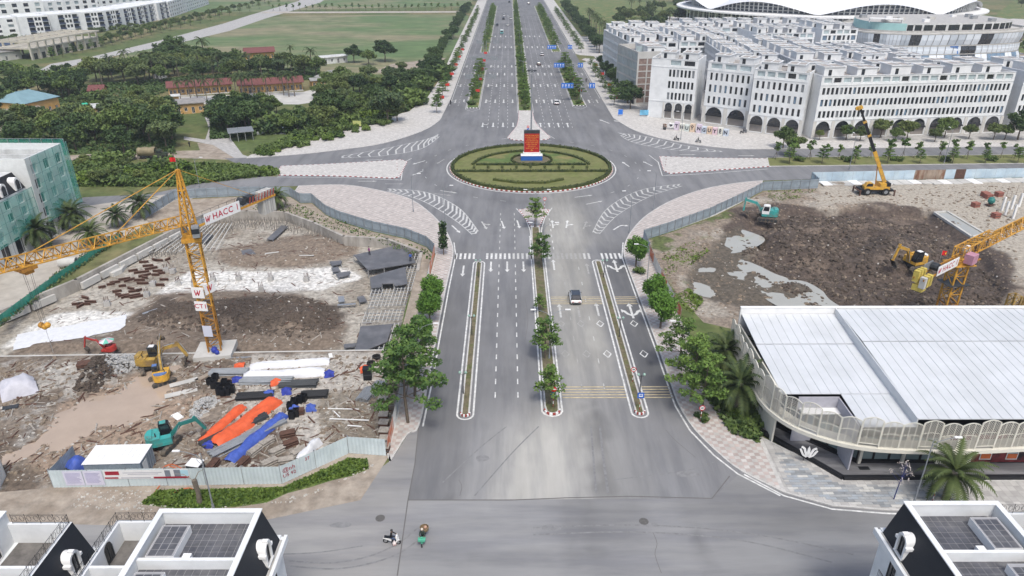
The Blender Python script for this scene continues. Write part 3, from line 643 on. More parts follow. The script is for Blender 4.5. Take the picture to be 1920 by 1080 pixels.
for c in (capsule(-6.65,-4.6,73.3,122.4), capsule(15.5,17.6,73.6,122.9)): line(c+c[:1], .24)
line([Vc((4.15,135)),Vc((4.15,76))]+[Vc((5.43+1.3*cos(a), 75.2+1.3*sin(a))) for a in [pi*1.05+pi*.9*i/6 for i in range(7)]]+[Vc((6.7,76)),Vc((6.7,135))], .24)
line(circ(RR+.35)+circ(RR+.35)[:1], .3)
line(gp([(968,391),(986,411),(994,432),(996,450)]), .2); line(gp([(1035,390),(1021,410),(1015,432),(1016,450)]), .2)
for pts in ([(772,297),(757,305),(752,338),(742,336)],[(1217,291),(1234,304),(1242,330),(1262,326)],[(940,261),(965,258),(970,235)],[(1040,260),(1012,245),(1008,232)],[(752,338),(640,333),(520,332)],[(1242,330),(1320,326),(1440,317)]):
 line(gp(pts), .2)
line([Vc((-21.5,262)),Vc((-21.5,900))], .15); line([Vc((34.5,275)),Vc((34.5,352))], .15); line([Vc((34.5,395)),Vc((34.5,900))], .15)
for x in (3.0,8.5): line([Vc((x,250)),Vc((x,900))], .15)
for x0, x1, y0, y1 in ((-15.5,-10.5,256,342),(23,28,260,347),(-15.5,-10.5,398,700),(23,28,399,700)):
 line([Vc(p) for p in [(x0,y1),(x0,y0),((x0+x1)/2,y0-4),(x1,y0),(x1,y1)]], .15)
def dashes(x, y0, y1, period, ln, w_, m=None):
 mb = MB(); y = y0
 while y < y1: mb.face([(x-w_/2,y,ZM),(x+w_/2,y,ZM),(x+w_/2,y+ln,ZM),(x-w_/2,y+ln,ZM)]); y += period
 o = mark(mb, 'dashed_lane_line', m or M['paint']); o['kind'] = 'stuff'; return o
dashes(-1.9,78,122,3.2,1.3,.16); dashes(1.1,78,122,3.2,1.3,.16)
dashes(-1.9,128,150,3.2,1.3,.16,M['paint_worn']); dashes(1.1,128,150,3.2,1.3,.16,M['paint_worn'])
dashes(9.7,80,122,6.4,1.3,.14,M['paint_faint']); dashes(12.7,80,122,6.4,1.3,.14,M['paint_worn']); dashes(8.6,128,148,3.2,1.3,.16)
for x in (-6.9,-3.6,-.5,11.5,14.5,17.5,20.3): dashes(x,228,600,5.2,2.0,.15,M['paint'] if abs(x)<18 else M['paint_worn'])
for x in (-18.5,31.2): dashes(x,262,600,5.2,2.0,.15,M['paint_worn'])
for k in range(26):
 a = R(100+k*14)
 if k % 13 not in (0,1): strip(mbq := MB(), [RC+Vc((cos(a)*28.5,sin(a)*28.5)), RC+Vc((cos(a+.045)*28.5,sin(a+.045)*28.5))], .15); mark(mbq,'lane_dash',M['paint_worn'])
x = -10.3; i = 0
while x < 21.6:
 if not (-6.7 < x < -4.8 or 4.0 < x < 6.6 or 15.4 < x < 17.2):
  mm = M['paint'] if x < 0 or x > 17 else (M['paint_worn'] if x < 4 or x > 14 or x < 8 else M['paint_faint'])
  mb = MB(); mb.face([(x,123.4,ZM),(x+.42,123.4,ZM),(x+.42,126.1,ZM),(x,126.1,ZM)]); mark(mb,'zebra_bar',mm)
 x += .84
def arrow_mesh(kind, s=1.):
 mb = MB(); h = .16*s
 def head(p, d, w_=.45, l=1.1):
  d = Vc(d).normalized(); q = Vc((-d.y,d.x)); p = Vc(p)
  mb.face([(*(p+q*w_*s),0),(*(p-q*w_*s),0),(*(p+d*l*s),0)])
 if kind in ('up','up_l','up_r','anchor'):
  mb.face([(-h,-2.4*s,0),(h,-2.4*s,0),(h,1.2*s,0),(-h,1.2*s,0)]); head((0,1.2*s),(0,1))
 if kind in ('left','right'):
  k = -1 if kind == 'left' else 1
  mb.face([(-h,-2.4*s,0),(h,-2.4*s,0),(h,.2*s,0),(-h,.2*s,0)]); strip(mb,[(0,.2*s),(.25*k*s,1.0*s),(.9*k*s,1.3*s)],.3*s,0); head((.85*k*s,1.3*s),(k,.15),.5,.7)
 if kind in ('up_l','up_r'):
  k = -1 if kind == 'up_l' else 1
  strip(mb,[(0,-1.2*s),(.5*k*s,-.5*s),(.9*k*s,-.3*s)],.3*s,0); head((.85*k*s,-.3*s),(k,.2),.45,.6)
 if kind == 'anchor':
  strip(mb,[(-1.0*s,-.2*s),(-.6*s,-1.1*s),(0,-1.6*s),(.6*s,-1.1*s),(1.0*s,-.2*s)],.42*s,.001); head((-1.0*s,-.5*s),(-.5,1),.42,.9); head((1.0*s,-.5*s),(.5,1),.42,.9)
 return mb
AM = {}
def arrow(kind, x, y, rz=0, m=None, s=1.):
 m = m or M['paint']; k = (kind, m.name, s)
 if k not in AM: AM[k] = arrow_mesh(kind, s).mesh('lane_arrow', m)
 return obj('lane_arrow', AM[k], avenue, (x,y,ZM), rz)
PI = pi
for x in (-3.4,-.4,2.6): arrow('up',x,119.8,PI)
arrow('up',-8.4,118,PI); arrow('up',8.2,120.8); arrow('up',14.3,119,0,M['paint_faint']); arrow('anchor',19.6,120.3,0,s=1.15); arrow('anchor',19.7,102.6,0,s=1.15)
arrow('up',8.2,102.6,0,M['paint_worn']); arrow('up',11.2,102.8,0,M['paint_faint']); arrow('up',14.3,103.0,0,M['paint_worn'])
for px, py, kd, a, mm in ((855,430,'up',205,'paint'),(943,422,'up',188,'paint'),(972,421,'up',186,'paint'),(908,423,'up_l',195,'paint_worn'),(1036,420,'up_r',0,'paint'),(1063,420,'up_r',-8,'paint'),(1097,422,'up_r',-14,'paint_faint'),(1160,425,'right',-35,'paint'),(1115,380,'up',-60,'paint_worn'),(1095,368,'up',-70,'paint_worn'),(842,360,'up',245,'paint_worn'),(830,365,'up',250,'paint_faint'),(1173,308,'up',15,'paint'),(1214,307,'up',22,'paint'),(785,305,'up',140,'paint'),(783,325,'up',150,'paint_worn'),(826,303,'up',160,'paint_faint'),(700,300,'up',100,'paint_worn'),(630,330,'up',-90,'paint_worn'),(690,340,'up',-90,'paint_worn'),(740,345,'up',-90,'paint_faint'),(1290,290,'up',-90,'paint_worn'),(1400,292,'up',-90,'paint_worn')):
 p = G(px,py); arrow(kd,p.x,p.y,R(a),M[mm])
for y, sc in ((232,1.3),(270,1.35),(302,1.35),(330,1.4),(352,1.4)):
 for x, kd in ((-8.6,'up_l'),(-5.2,'up'),(-2.0,'up'),(1.3,'up')):
  arrow(kd,x,y,PI,s=sc)
 for x, kd in ((10.2,'up'),(13.0,'up'),(16.0,'up'),(19.0,'up')): arrow(kd,x,y,0,s=sc)
 if y > 250:
  arrow('up_r',-20,y,PI,M['paint_worn'],sc); arrow('left',-16.9,y,PI,M['paint'],sc); arrow('up',29.8,y,0,M['paint'],sc); arrow('up',32.8,y,0,M['paint_worn'],sc)
arrow('up',31.5,237,R(25),s=1.3); arrow('up',36.5,236,R(35),s=1.3)
for y in (420,470):
 for x in (-8.6,-5.2,-2,1.3,10.2,13,16,19): arrow('up',x,y,PI if x < 5 else 0,s=1.5)
dm = strip(MB(), [(0,-1),(.55,0),(0,1),(-.55,0),(0,-1)], .2, 0).mesh('diamond_marking', M['paint']); dw = strip(MB(), [(0,-1),(.55,0),(0,1),(-.55,0),(0,-1)], .2, 0).mesh('diamond_marking', M['paint_faint'])
for y in (98.1,89):
 for x in (8.1,11.2,14.2,19.5): obj('diamond_marking', dw if x < 12 else dm, avenue, (x,y,ZM))
for y0 in (77.9,104.8):
 for k in range(5):
  for xa, xb in ((6.95,15.4),(17.65,21.5)):
   mb = MB(); mb.face([(xa,y0+k*.62,ZM),(xb,y0+k*.62,ZM),(xb,y0+k*.62+.22,ZM),(xa,y0+k*.62+.22,ZM)]); mark(mb,'rumble_bar',M['paint_yellow'])
M['paint_mid'] = mat('road_paint_mid',(.54,.54,.525),.75,n=.3,ns=1.5)
def hatch(A, B, n, m, wl=.18, wc=.42, lead=1.0, rev=False):
 A = [Vc((p.x,p.y)) for p in catmull(gp(A),8)]; B = [Vc((p.x,p.y)) for p in catmull(gp(B),8)]
 strip(mb := MB(), A, wl); mark(mb,'hatch_outline',m); strip(mb := MB(), B, wl); mark(mb,'hatch_outline',m)
 at = lambda Q, t: Q[min(int(t*(len(Q)-1)),len(Q)-2)].lerp(Q[min(int(t*(len(Q)-1)),len(Q)-2)+1], t*(len(Q)-1)-min(int(t*(len(Q)-1)),len(Q)-2))
 for i in range(n):
  t = (i+.5)/n; a, b = at(A,t), at(B,t); wd = (a-b).length
  d = (at(A,min(1,t+.03))-at(A,max(0,t-.03))).normalized()*(-1 if rev else 1); mid = (a+b)/2+d*min(wd*.35,1.2)*lead
  strip(mb := MB(), [a,mid,b], min(wc, wd*.5), ZM+.002); mark(mb,'hatch_chevron',m)
hatch([(726,354),(800,361),(860,390),(897,434)],[(726,358),(790,376),(850,411),(885,440)],21,M['paint_mid'])
hatch([(640,293),(730,277),(800,261),(822,252)],[(640,296),(720,292),(790,279),(824,256)],15,M['paint_mid'],rev=True)
hatch([(1277,345),(1200,357),(1140,390),(1111,436)],[(1279,349),(1220,368),(1160,402),(1124,439)],20,M['paint_worn'],wl=.13)
hatch([(1158,249),(1210,256),(1280,272),(1355,284)],[(1163,254),(1190,268),(1260,281),(1355,285)],16,M['paint_mid'])
for px, py in ((713,972),(1207,978)):
 p = G(px,py); mb = MB(); mb.lathe([(.5,.032),(.5,.045),(.42,.046),(.40,.041)], (p.x,p.y,0), 14); mb.build('manhole_cover', mat('cast_iron',(.12,.115,.11),.7,n=.3,ns=6), cross)
line(gp([(785,800),(778,870),(765,938),(745,1080)]), .12, mat('tar_seam',(.14,.135,.13),.9), name='tar_seam', parent=cross)
tm = mat('tyre_mark',(.215,.215,.218),.9,n=.25,ns=2)
for pts, w_, par in (([(540,1052),(620,1056),(690,1044),(745,1020),(790,985)],.2,cross),([(545,1062),(630,1067),(705,1054),(762,1030),(808,990)],.2,cross),([(520,1040),(600,1036),(680,1024)],.15,cross),([(1125,800),(1130,850),(1140,925)],.28,avenue),([(1108,800),(1112,850),(1118,925)],.22,avenue),([(950,800),(900,840),(830,905)],.16,avenue),([(1010,800),(960,850),(890,930)],.16,avenue),([(1150,900),(1300,880),(1370,850)],.12,avenue),([(1000,990),(1200,985),(1400,1000),(1600,1040)],.2,cross),([(1000,1003),(1200,998),(1390,1014),(1560,1055)],.2,cross),([(880,560),(876,640),(862,740)],.12,avenue)):
 mark(strip(MB(), sm(pts,5), w_, ZM-.001), 'tyre_mark', tm, par)
for pts in ([(1248,806),(1262,822),(1280,838),(1304,858)],[(1165,690),(1172,700),(1166,716)],[(860,900),(866,912),(862,930)],[(985,560),(990,600),(984,640)],[(1225,1000),(1232,1020),(1228,1040),(1240,1075)]): mark(strip(MB(), sm(pts,3), .05, ZM), 'crack', MAT['tar_seam'])
for px, py, sx, sy in ((1290,890,3.2,1.1),(1035,990,2.2,1.0),(905,860,1.6,1.2),(1220,985,1.8,.8),(640,985,2.4,.9),(1110,500,1.2,1.6),(880,690,.9,1.8)):
 p = G(px,py); q = [Vc((p.x+sx/2*cos(a)*U(.8,1.1),p.y+sy/2*sin(a)*U(.8,1.1))) for a in [k*.52 for k in range(12)]]; mb = MB(); mb.face([(v.x,v.y,ZM-.003) for v in q]); mark(mb, 'asphalt_patch', mat('patch_tar',(.225,.225,.228),.9,n=.2,ns=1.5), cross if py > 940 else avenue)
strip(mb := MB(), [G(p[0],p[1]).to_2d() for p in [(765,938),(960,938),(1060,934),(1180,931),(1335,935),(1368,893)]], .14); mark(mb,'tar_seam',MAT['tar_seam'])
for y in (61.35-4.6,60.4-4.6):
 pass
for x0,y0 in ((43.0,55.0),(43.4,53.6)):
 mb = MB(); mb.face([(x0,y0,ZM),(x0+5,y0,ZM),(x0+5,y0+.45,ZM),(x0,y0+.45,ZM)]); mark(mb,'crossing_bar',M['paint'],cross)
# ================================================================== buildings
def facade(mb, o, u, W, H, ops, depth=.3, mi=0, mr=None):
 o = Vc(o); u = Vc(u).normalized(); zz = Vc((0,0,1)); n = u.cross(zz); mr = mi if mr is None else mr
 P = lambda a, b, d=0: o+u*a+zz*b-n*d
 us = sorted({0.,W,*[x for q in ops for x in (q[0],q[2])]}); vs = sorted({0.,H,*[x for q in ops for x in (q[1],q[3])]})
 rows = {}
 for j in range(len(vs)-1):
  vc = (vs[j]+vs[j+1])/2; st_ = None
  act = [q for q in ops if q[1] < vc < q[3]]
  for i in range(len(us)-1):
   uc = (us[i]+us[i+1])/2
   if any(q[0] < uc < q[2] for q in act):
    if st_ is not None: mb.face([P(st_,vs[j]),P(us[i],vs[j]),P(us[i],vs[j+1]),P(st_,vs[j+1])],mi); st_ = None
   elif st_ is None: st_ = us[i]
  if st_ is not None: mb.face([P(st_,vs[j]),P(W,vs[j]),P(W,vs[j+1]),P(st_,vs[j+1])],mi)
 for q in ops:
  a, b, c, d = q[:4]
  if len(q) > 4:
   r = (c-a)/2; m = (a+c)/2; sp = d-r; A = [(m-r*cos(t),sp+r*sin(t)) for t in [pi*i/10 for i in range(11)]]
   mb.face([P(a,d)]+[P(*p) for p in A[:6]][::1],mi); mb.face([P(c,d)]+[P(*p) for p in A[5:]][::1],mi)
   for i in range(10): mb.face([P(*A[i]),P(*A[i+1]),P(*A[i+1],depth),P(*A[i],depth)],mr)
   d2 = sp
  else:
   mb.face([P(a,d),P(c,d),P(c,d,depth),P(a,d,depth)],mr); d2 = d
  mb.face([P(a,b),P(a,d2),P(a,d2,depth),P(a,b,depth)],mr); mb.face([P(c,d2),P(c,b),P(c,b,depth),P(c,d2,depth)],mr); mb.face([P(c,b),P(a,b),P(a,b,depth),P(c,b,depth)],mr)
WM = {}
def pane_mesh(w_, h_, m, arch=False, mull=0, fm=None, frame=.07):
 k = (round(w_,2),round(h_,2),m.name,arch,mull)
 if k in WM: return WM[k]
 mb = MB()
 if arch:
  r = w_/2; mb.face([(-r,0,0),(r,0,0)]+[(r*cos(t),0,h_-r+r*sin(t)) for t in [pi*i/10 for i in range(11)]],0)
 else: mb.face([(-w_/2,0,0),(w_/2,0,0),(w_/2,0,h_),(-w_/2,0,h_)],0)
 f = frame
 for a, b in ((-w_/2,-w_/2+f),(w_/2-f,w_/2)): mb.box(a,b,-.05,-.005,0,h_-(w_/2 if arch else 0),1)
 mb.box(-w_/2+f,w_/2-f,-.05,-.005,0,f,1)
 if not arch: mb.box(-w_/2+f,w_/2-f,-.05,-.005,h_-f,h_,1)
 for i in range(mull): x = -w_/2+w_*(i+1)/(mull+1); mb.box(x-f/2,x+f/2,-.05,-.005,f,h_-f-(w_/3 if arch else 0),1)
 WM[k] = mb.mesh('window', [m, fm or M['dark_metal']]); return WM[k]
def panes(parent, o, u, ops, depth, m=None, mull=0, name='window', fm=None, skip=0, ms=None):
 o = Vc(o); u = Vc(u).normalized(); n = u.cross(Vc((0,0,1))); rz = atan2(u.y,u.x)
 for q in ops:
  mm = m or M['glass']
  if ms: mm = rnd.choice(ms)
  me = pane_mesh(q[2]-q[0], q[3]-q[1], mm, len(q) > 4, mull, fm)
  p = o+u*((q[0]+q[2])/2)+Vc((0,0,q[1]))-n*(depth-.01); obj(name, me, parent, p, rz)
def quadblock(a, b, depth):
 a, b = Vc((a[0],a[1],0)), Vc((b[0],b[1],0)); u = (b-a).normalized(); n = u.cross(Vc((0,0,1)))
 return a, b, b-n*depth, a-n*depth, u, n
def walls(mb, a, b, c, d, H, front=None, right=None, back=None, left=None, dep=.3, roof=True, par=.9, mi=0, mroof=1):
 for p, q, ops in ((a,b,front),(b,c,right),(c,d,back),(d,a,left)):
  facade(mb, p, q-p, (q-p).length, H, ops or [], dep, mi)
 if roof:
  poly = [Vc((p.x,p.y)) for p in (a,b,c,d)]; inn = inset(poly,.3); poly = ccw(poly)
  for i in range(4):
   j = (i+1)%4; p, q, r, s_ = poly[i],poly[j],inn[j],inn[i]
   mb.face([(p.x,p.y,H),(q.x,q.y,H),(r.x,r.y,H),(s_.x,s_.y,H)],mi); mb.face([(s_.x,s_.y,H),(r.x,r.y,H),(r.x,r.y,H-par),(s_.x,s_.y,H-par)],mi)
  mb.face([(p.x,p.y,H-par) for p in inn],mroof)
def grid_ops(W, n, w_, v0, h_, u0=0., u1=None, group=0):
 u1 = u1 or W; st_ = (u1-u0)/n
 return [(u0+st_*(i+.5)-w_/2, v0, u0+st_*(i+.5)+w_/2, v0+h_) for i in range(n)]
M['roof_brown'] = mat('brown_roof_slab', (.36,.33,.305), .85, n=.25, ns=.8)
M['shutter'] = mat('roller_shutter', (.27,.245,.225), .6, n=.12, ns=1.5)
M['glass_rail'] = mat('balustrade_glass', (.50,.62,.60), .08, n=.05, spec=.7, alpha=.55)
def pavilion(parent, a, u, n, x, y, w_, d_, z, h_=2.6):
 rz = atan2(u.y,u.x); p = a+u*x-n*y; mb = MB()
 mb.box(0,w_,0,d_,0,h_,0); mb.box(-.25,w_+.25,-.25,.0,h_,h_+.25,0); mb.box(-.25,w_+.25,d_,d_+.25,h_,h_+.25,0); mb.box(-.25,0,0,d_,h_,h_+.25,0); mb.box(w_,w_+.25,0,d_,h_,h_+.25,0)
 mb.box(w_/2-.12,w_/2+.12,0,d_,h_+.01,h_+.2,0); mb.face([(0,0,h_+.03),(w_,0,h_+.03),(w_,d_,h_+.03),(0,d_,h_+.03)],1)
 o = mb.build('stair_head',[M['render'],M['roof_brown']],parent,(p.x,p.y,z),rz)
 obj('door', pane_mesh(1.0,2.0,M['glass']), o, (w_*.3,-.02,.05)); return o
def actank(parent, p, z, k=3):
 for i in range(k):
  mb = MB(); mb.tube((0,0,.45),(1.5,0,.45),.42,.42,8,0); mb.box(.2,.3,-.3,.3,0,.1,1); mb.box(1.2,1.3,-.3,.3,0,.1,1)
  mb.build('water_tank',[M['steel'],M['dark_metal']],parent,(p.x+(i%2)*1.7,p.y+(i//2)*1.2,z),U(-.2,.2),smooth=False)
def terrace(name, label, a, b, depth, H, nwin, arches=0, gf=5.6, rows=3, win=(.85,2.0), topn=0, side_r=True, side_l=False, pav=None, plain=0., topbay=(2.0,1.5), group='white terraces by the avenue', glassside=False, seed=1, big=False):
 a, b, c, d, u, n = quadblock(a,b,depth); W = (b-a).length; t = thing(name,label,'building',a,0,group); A = a.copy()
 a, b, c, d = [p-A for p in (a,b,c,d)]
 ops = []; arc = []
 if arches: arc = [(plain+(W-plain)*(i+.5)/arches-(W-plain)/arches*.36, .15, plain+(W-plain)*(i+.5)/arches+(W-plain)/arches*.36, gf-.5,'arch') for i in range(arches)]
 fh = (H-2.6-gf)/rows; wins = []
 g = random.Random(seed)
 for r in range(rows):
  ww = grid_ops(W,nwin,win[0],gf+fh*r+.55,win[1],plain+.6,W-.6)
  if big:
   ww = [q for k, q in enumerate(ww)]; ww = [(q[0]-(.5 if (k+r)%3==0 else 0),q[1],q[2]+(.5 if (k+r)%3==0 else 0),q[3]) for k, q in enumerate(ww)]
  wins += ww
 tops = grid_ops(W,topn,(W-plain-1)/topn*.78,H-2.1,topbay[1],plain+.5,W-.5) if topn else []
 ops = arc+wins+tops
 rs = []; D = depth
 if side_r or side_l: rs = [(1.0,gf+fh*r+.4,1.9,gf+fh*r+2.3) for r in range(rows)]+[(D*.5,gf+fh*r+.5,D*.5+.8,gf+fh*r+2.2) for r in range(rows)]
 ls = rs
 if glassside:
  ls = [q for r in range(rows+1) for q in grid_ops(D,int(D/1.5),1.15,gf+(H-gf)/(rows+1)*r+.5,(H-gf)/(rows+1)-.9,.5,D-.5)]+[(D*(i+.5)/(max(2,int(D/5)))-1.6,.15,D*(i+.5)/(max(2,int(D/5)))+1.6,gf-.6,'arch') for i in range(max(2,int(D/5)))]
 mb = MB(); walls(mb,a,b,c,d,H,ops,rs if side_r else None,None,ls if (side_l or glassside) else None,.32)
 for z, h_, pr in ((gf-.25,.25,.12),(H-2.75,.22,.1),(H-.12,.14,.12)):
  mb.beam(a+n*pr/2+Vc((0,0,z+h_/2)), b+n*pr/2+Vc((0,0,z+h_/2)), pr, h_, 0)
 mb.build('wall',[M['render'],M['roof_brown']],t)
 st_ = MB()
 nn = max(1,arches)
 if arches:
  for i in range(arches+1):
   x = plain+(W-plain)*i/arches; q = a+u*min(max(x,.3),W-.3)+n*.08; st_ = MB(); st_.obox(q+Vc((0,0,gf/2-.2)),((W-plain)/arches*.16,.14,gf-.5),atan2(u.y,u.x)); st_.build('stone_pier',M['stone'],t)
 for q in arc:
  r = (q[2]-q[0])/2; panes(t,a,u,[(q[0],3.1,q[2],q[3],'arch')] if q[3]-r > 3.1 else [(q[0],q[3]-r-.3,q[2],q[3],'arch')],.28,M['glass'],2,'fanlight')
  sh = pane_mesh(q[2]-q[0],2.6,M['shutter'],False,0,M['stone']); p = a+u*((q[0]+q[2])/2)+Vc((0,0,.15))-n*.3; obj('shutter',sh,t,p,atan2(u.y,u.x))
  aw = MB(); w2 = (q[2]-q[0])/2; aw.add([(-w2,.28,.55),(w2,.28,.55),(w2,-.5,0),(-w2,-.5,0),(w2,-.5,-.2),(-w2,-.5,-.2)],[(0,1,2,3),(3,2,4,5)])
  obj('awning', aw.mesh('awning',M['black']), t, a+u*((q[0]+q[2])/2)+Vc((0,0,2.7)), atan2(u.y,u.x))
 panes(t,a,u,wins,.3,None,0,ms=[M['glass']]*6+[M['glass_blue'],M['grey_metal']])
 panes(t,a,u,tops,.3,None,0,ms=[M['glass_pale'],M['glass_pale'],M['glass_pale'],M['glass']],fm=M['white'])
 if side_r: panes(t,b,c-b,rs,.3)
 if side_l: panes(t,d,a-d,rs,.3)
 if glassside: panes(t,d,a-d,[q for q in ls if len(q)==4],.3,M['glass_pale'],0,fm=M['grey_metal']); panes(t,d,a-d,[q for q in ls if len(q)>4],.3,M['glass'],1)
 if pav:
  k, rws = pav
  for j in range(rws):
   for i in range(k):
    w_ = W/k*.62; pavilion(t,a,u,n,W/k*(i+.5)-w_/2+g.uniform(-.8,.8),2.8+j*(depth-3)/rws+g.uniform(0,.6),w_,min(5.5,(depth-4)/rws*.75),H-.9,2.3+g.uniform(0,.6))
    if g.random() < .45: actank(t,a+u*(W/k*(i+.5))-n*(3+(depth-3)/rws*(j+.85)),H-.9,g.choice((2,3,4)))
 return t
terrace('white_terrace','narrow white terrace with a blank left bay, nearest the avenue',(47,244),(60.8,237.6),13,19.4,7,3,5.8,3,(.75,2.3),2,True,False,(2,1),5.2,(2,1.6),seed=2)
terrace('white_terrace','white terrace with paired arches between the two stepped end blocks',(63.6,236),(75.8,227.6),14,19.4,8,2,5.8,3,(.75,2.3),3,True,False,(2,1),0,(2,1.6),seed=3)
terrace('white_terrace','stepped white terrace beside the long one, with glazed shopfront',(74.6,223.6),(88.2,215.2),15,19.0,9,3,5.6,3,(.75,2.2),5,True,True,(2,1),0,(1.6,1.6),seed=4)
terrace('white_terrace','longest white terrace with ten arches facing the tree-lined verge',(91.4,214),(153,221.6),21,18.4,44,10,5.6,3,(.85,2.0),20,True,True,(6,2),0,(2,1.5),seed=5)
terrace('white_terrace','white terrace cut by the frame edge beyond the longest one',(156.5,222.2),(176,224.8),21,18.4,13,3,5.6,3,(.85,2.0),6,True,True,(2,2),0,(2,1.5),seed=6)
def brick_block():
 a, b, c, d, u, n = quadblock((45.6,263),(58.8,265.5),22); t = thing('brick_sided_block','half finished block with a bare brown brick gable and glazed flank','building',a,0); A = a.copy(); a,b,c,d = [p-A for p in (a,b,c,d)]; H = 18.6; W = (b-a).length
 mb = MB(); ls = [q for r in range(4) for q in grid_ops(22,14,1.15,5.6+3.2*r+.3,2.5,.5,21.5)]+[(22*(i+.5)/4-1.8,.15,22*(i+.5)/4+1.8,5.0,'arch') for i in range(4)]
 walls(mb,a,b,c,d,H,[(1.6*0+.6+W/4*i,.8+2.25*r,.6+W/4*i+W/4-.5,.8+2.25*r+1.9) for i in range(4) for r in range(7)],None,None,ls,.12,par=1.6)
 mb.build('wall',[M['concrete_light'],M['roofdeck']],t)
 bm = mat('bare_brick',(.235,.165,.14),.9,n=.25,ns=2.,col2=(.29,.22,.19),c2s=.8)
 for i in range(4):
  for r in range(7):
   q = MB(); q.face([(0,0,0),(W/4-.5,0,0),(W/4-.5,0,1.9),(0,0,1.9)]); obj('brick_infill',q.mesh('brick_infill',bm),t,a+u*(.6+W/4*i)+Vc((0,0,.8+2.25*r))-n*.1,atan2(u.y,u.x))
 panes(t,d,a-d,[q for q in ls if len(q)==4],.1,M['glass_pale'],0,fm=M['grey_metal']); panes(t,d,a-d,[q for q in ls if len(q)>4],.1,M['glass'],1)
 pavilion(t,a,u,n,5,4,6.5,6,H-1.6); pavilion(t,a,u,n,5,11,6.5,6,H-1.6)
 w_ = MB(); w_.box(0,9,0,.2,0,2.4); w_.build('rooftop_screen',M['glass_pale'],t,a+u*2.5-n*9+Vc((0,0,H-1.6)));
 r_ = MB(); r_.box(0,3,0,2.2,0,1.2); r_.build('red_cover',mat('red_sheet',(.42,.10,.09),.7),t,a+u*9-n*18+Vc((0,0,H-.2)))
brick_block()
W2 = 'rear white terraces behind the front row'
terrace('white_terrace','white block with round-headed doors on the avenue, behind the brick gable',(46.4,290),(66,292),44,18.6,8,0,5.6,3,(.9,2),5,True,False,(3,4),0,(2,1.5),W2,True,7)
terrace('white_terrace','farthest white block on the avenue, long and low roofed',(47.2,346),(112,348),18,18.2,30,0,5.6,3,(.9,2),14,True,False,(8,1),0,(2,1.5),W2,True,8)
terrace('white_terrace','white block with dark square windows seen over the brick gable',(68,299),(93,300.5),40,18.0,9,0,4.6,4,(1.1,2),7,True,True,(3,4),0,(2,1.5),W2,False,9,True)
terrace('white_terrace','long white block with rows of glazing down its flank',(75.5,250),(92,249),54,17.6,8,0,5.2,3,(.9,2),5,True,False,(2,8),0,(2,1.5),W2,True,10)
terrace('white_terrace','white block crowded with rooftop tanks behind the stepped terraces',(97,252),(116,252),58,17.4,10,0,5.2,3,(.9,2),6,True,False,(2,7),0,(2,1.5),W2,True,11)
terrace('white_terrace','white block with glass balconies before the blue glazed mall',(107,325),(133,327),24,18,10,0,4.6,4,(1.0,2.0),8,True,True,(4,2),0,(2,1.6),W2,False,12,True)
terrace('white_terrace','tall white end block beside the blue glazed mall',(140.5,338),(157.5,340),30,18.2,7,0,4.6,4,(1.1,2.1),5,True,True,(2,3),0,(2,1.6),W2,False,13,True)
terrace('white_terrace','back row of white roofs before the domed hall',(84,366),(150,372),16,17.6,20,0,5,3,(1,2),16,True,True,(9,1),0,(2,1.5),W2,False,14)
terrace('white_terrace','low white block with roof boxes beside the tanks',(124,262),(150,264),40,15.5,12,0,5,3,(1,1.6),8,True,True,(4,4),0,(2,1.4),W2,False,15)
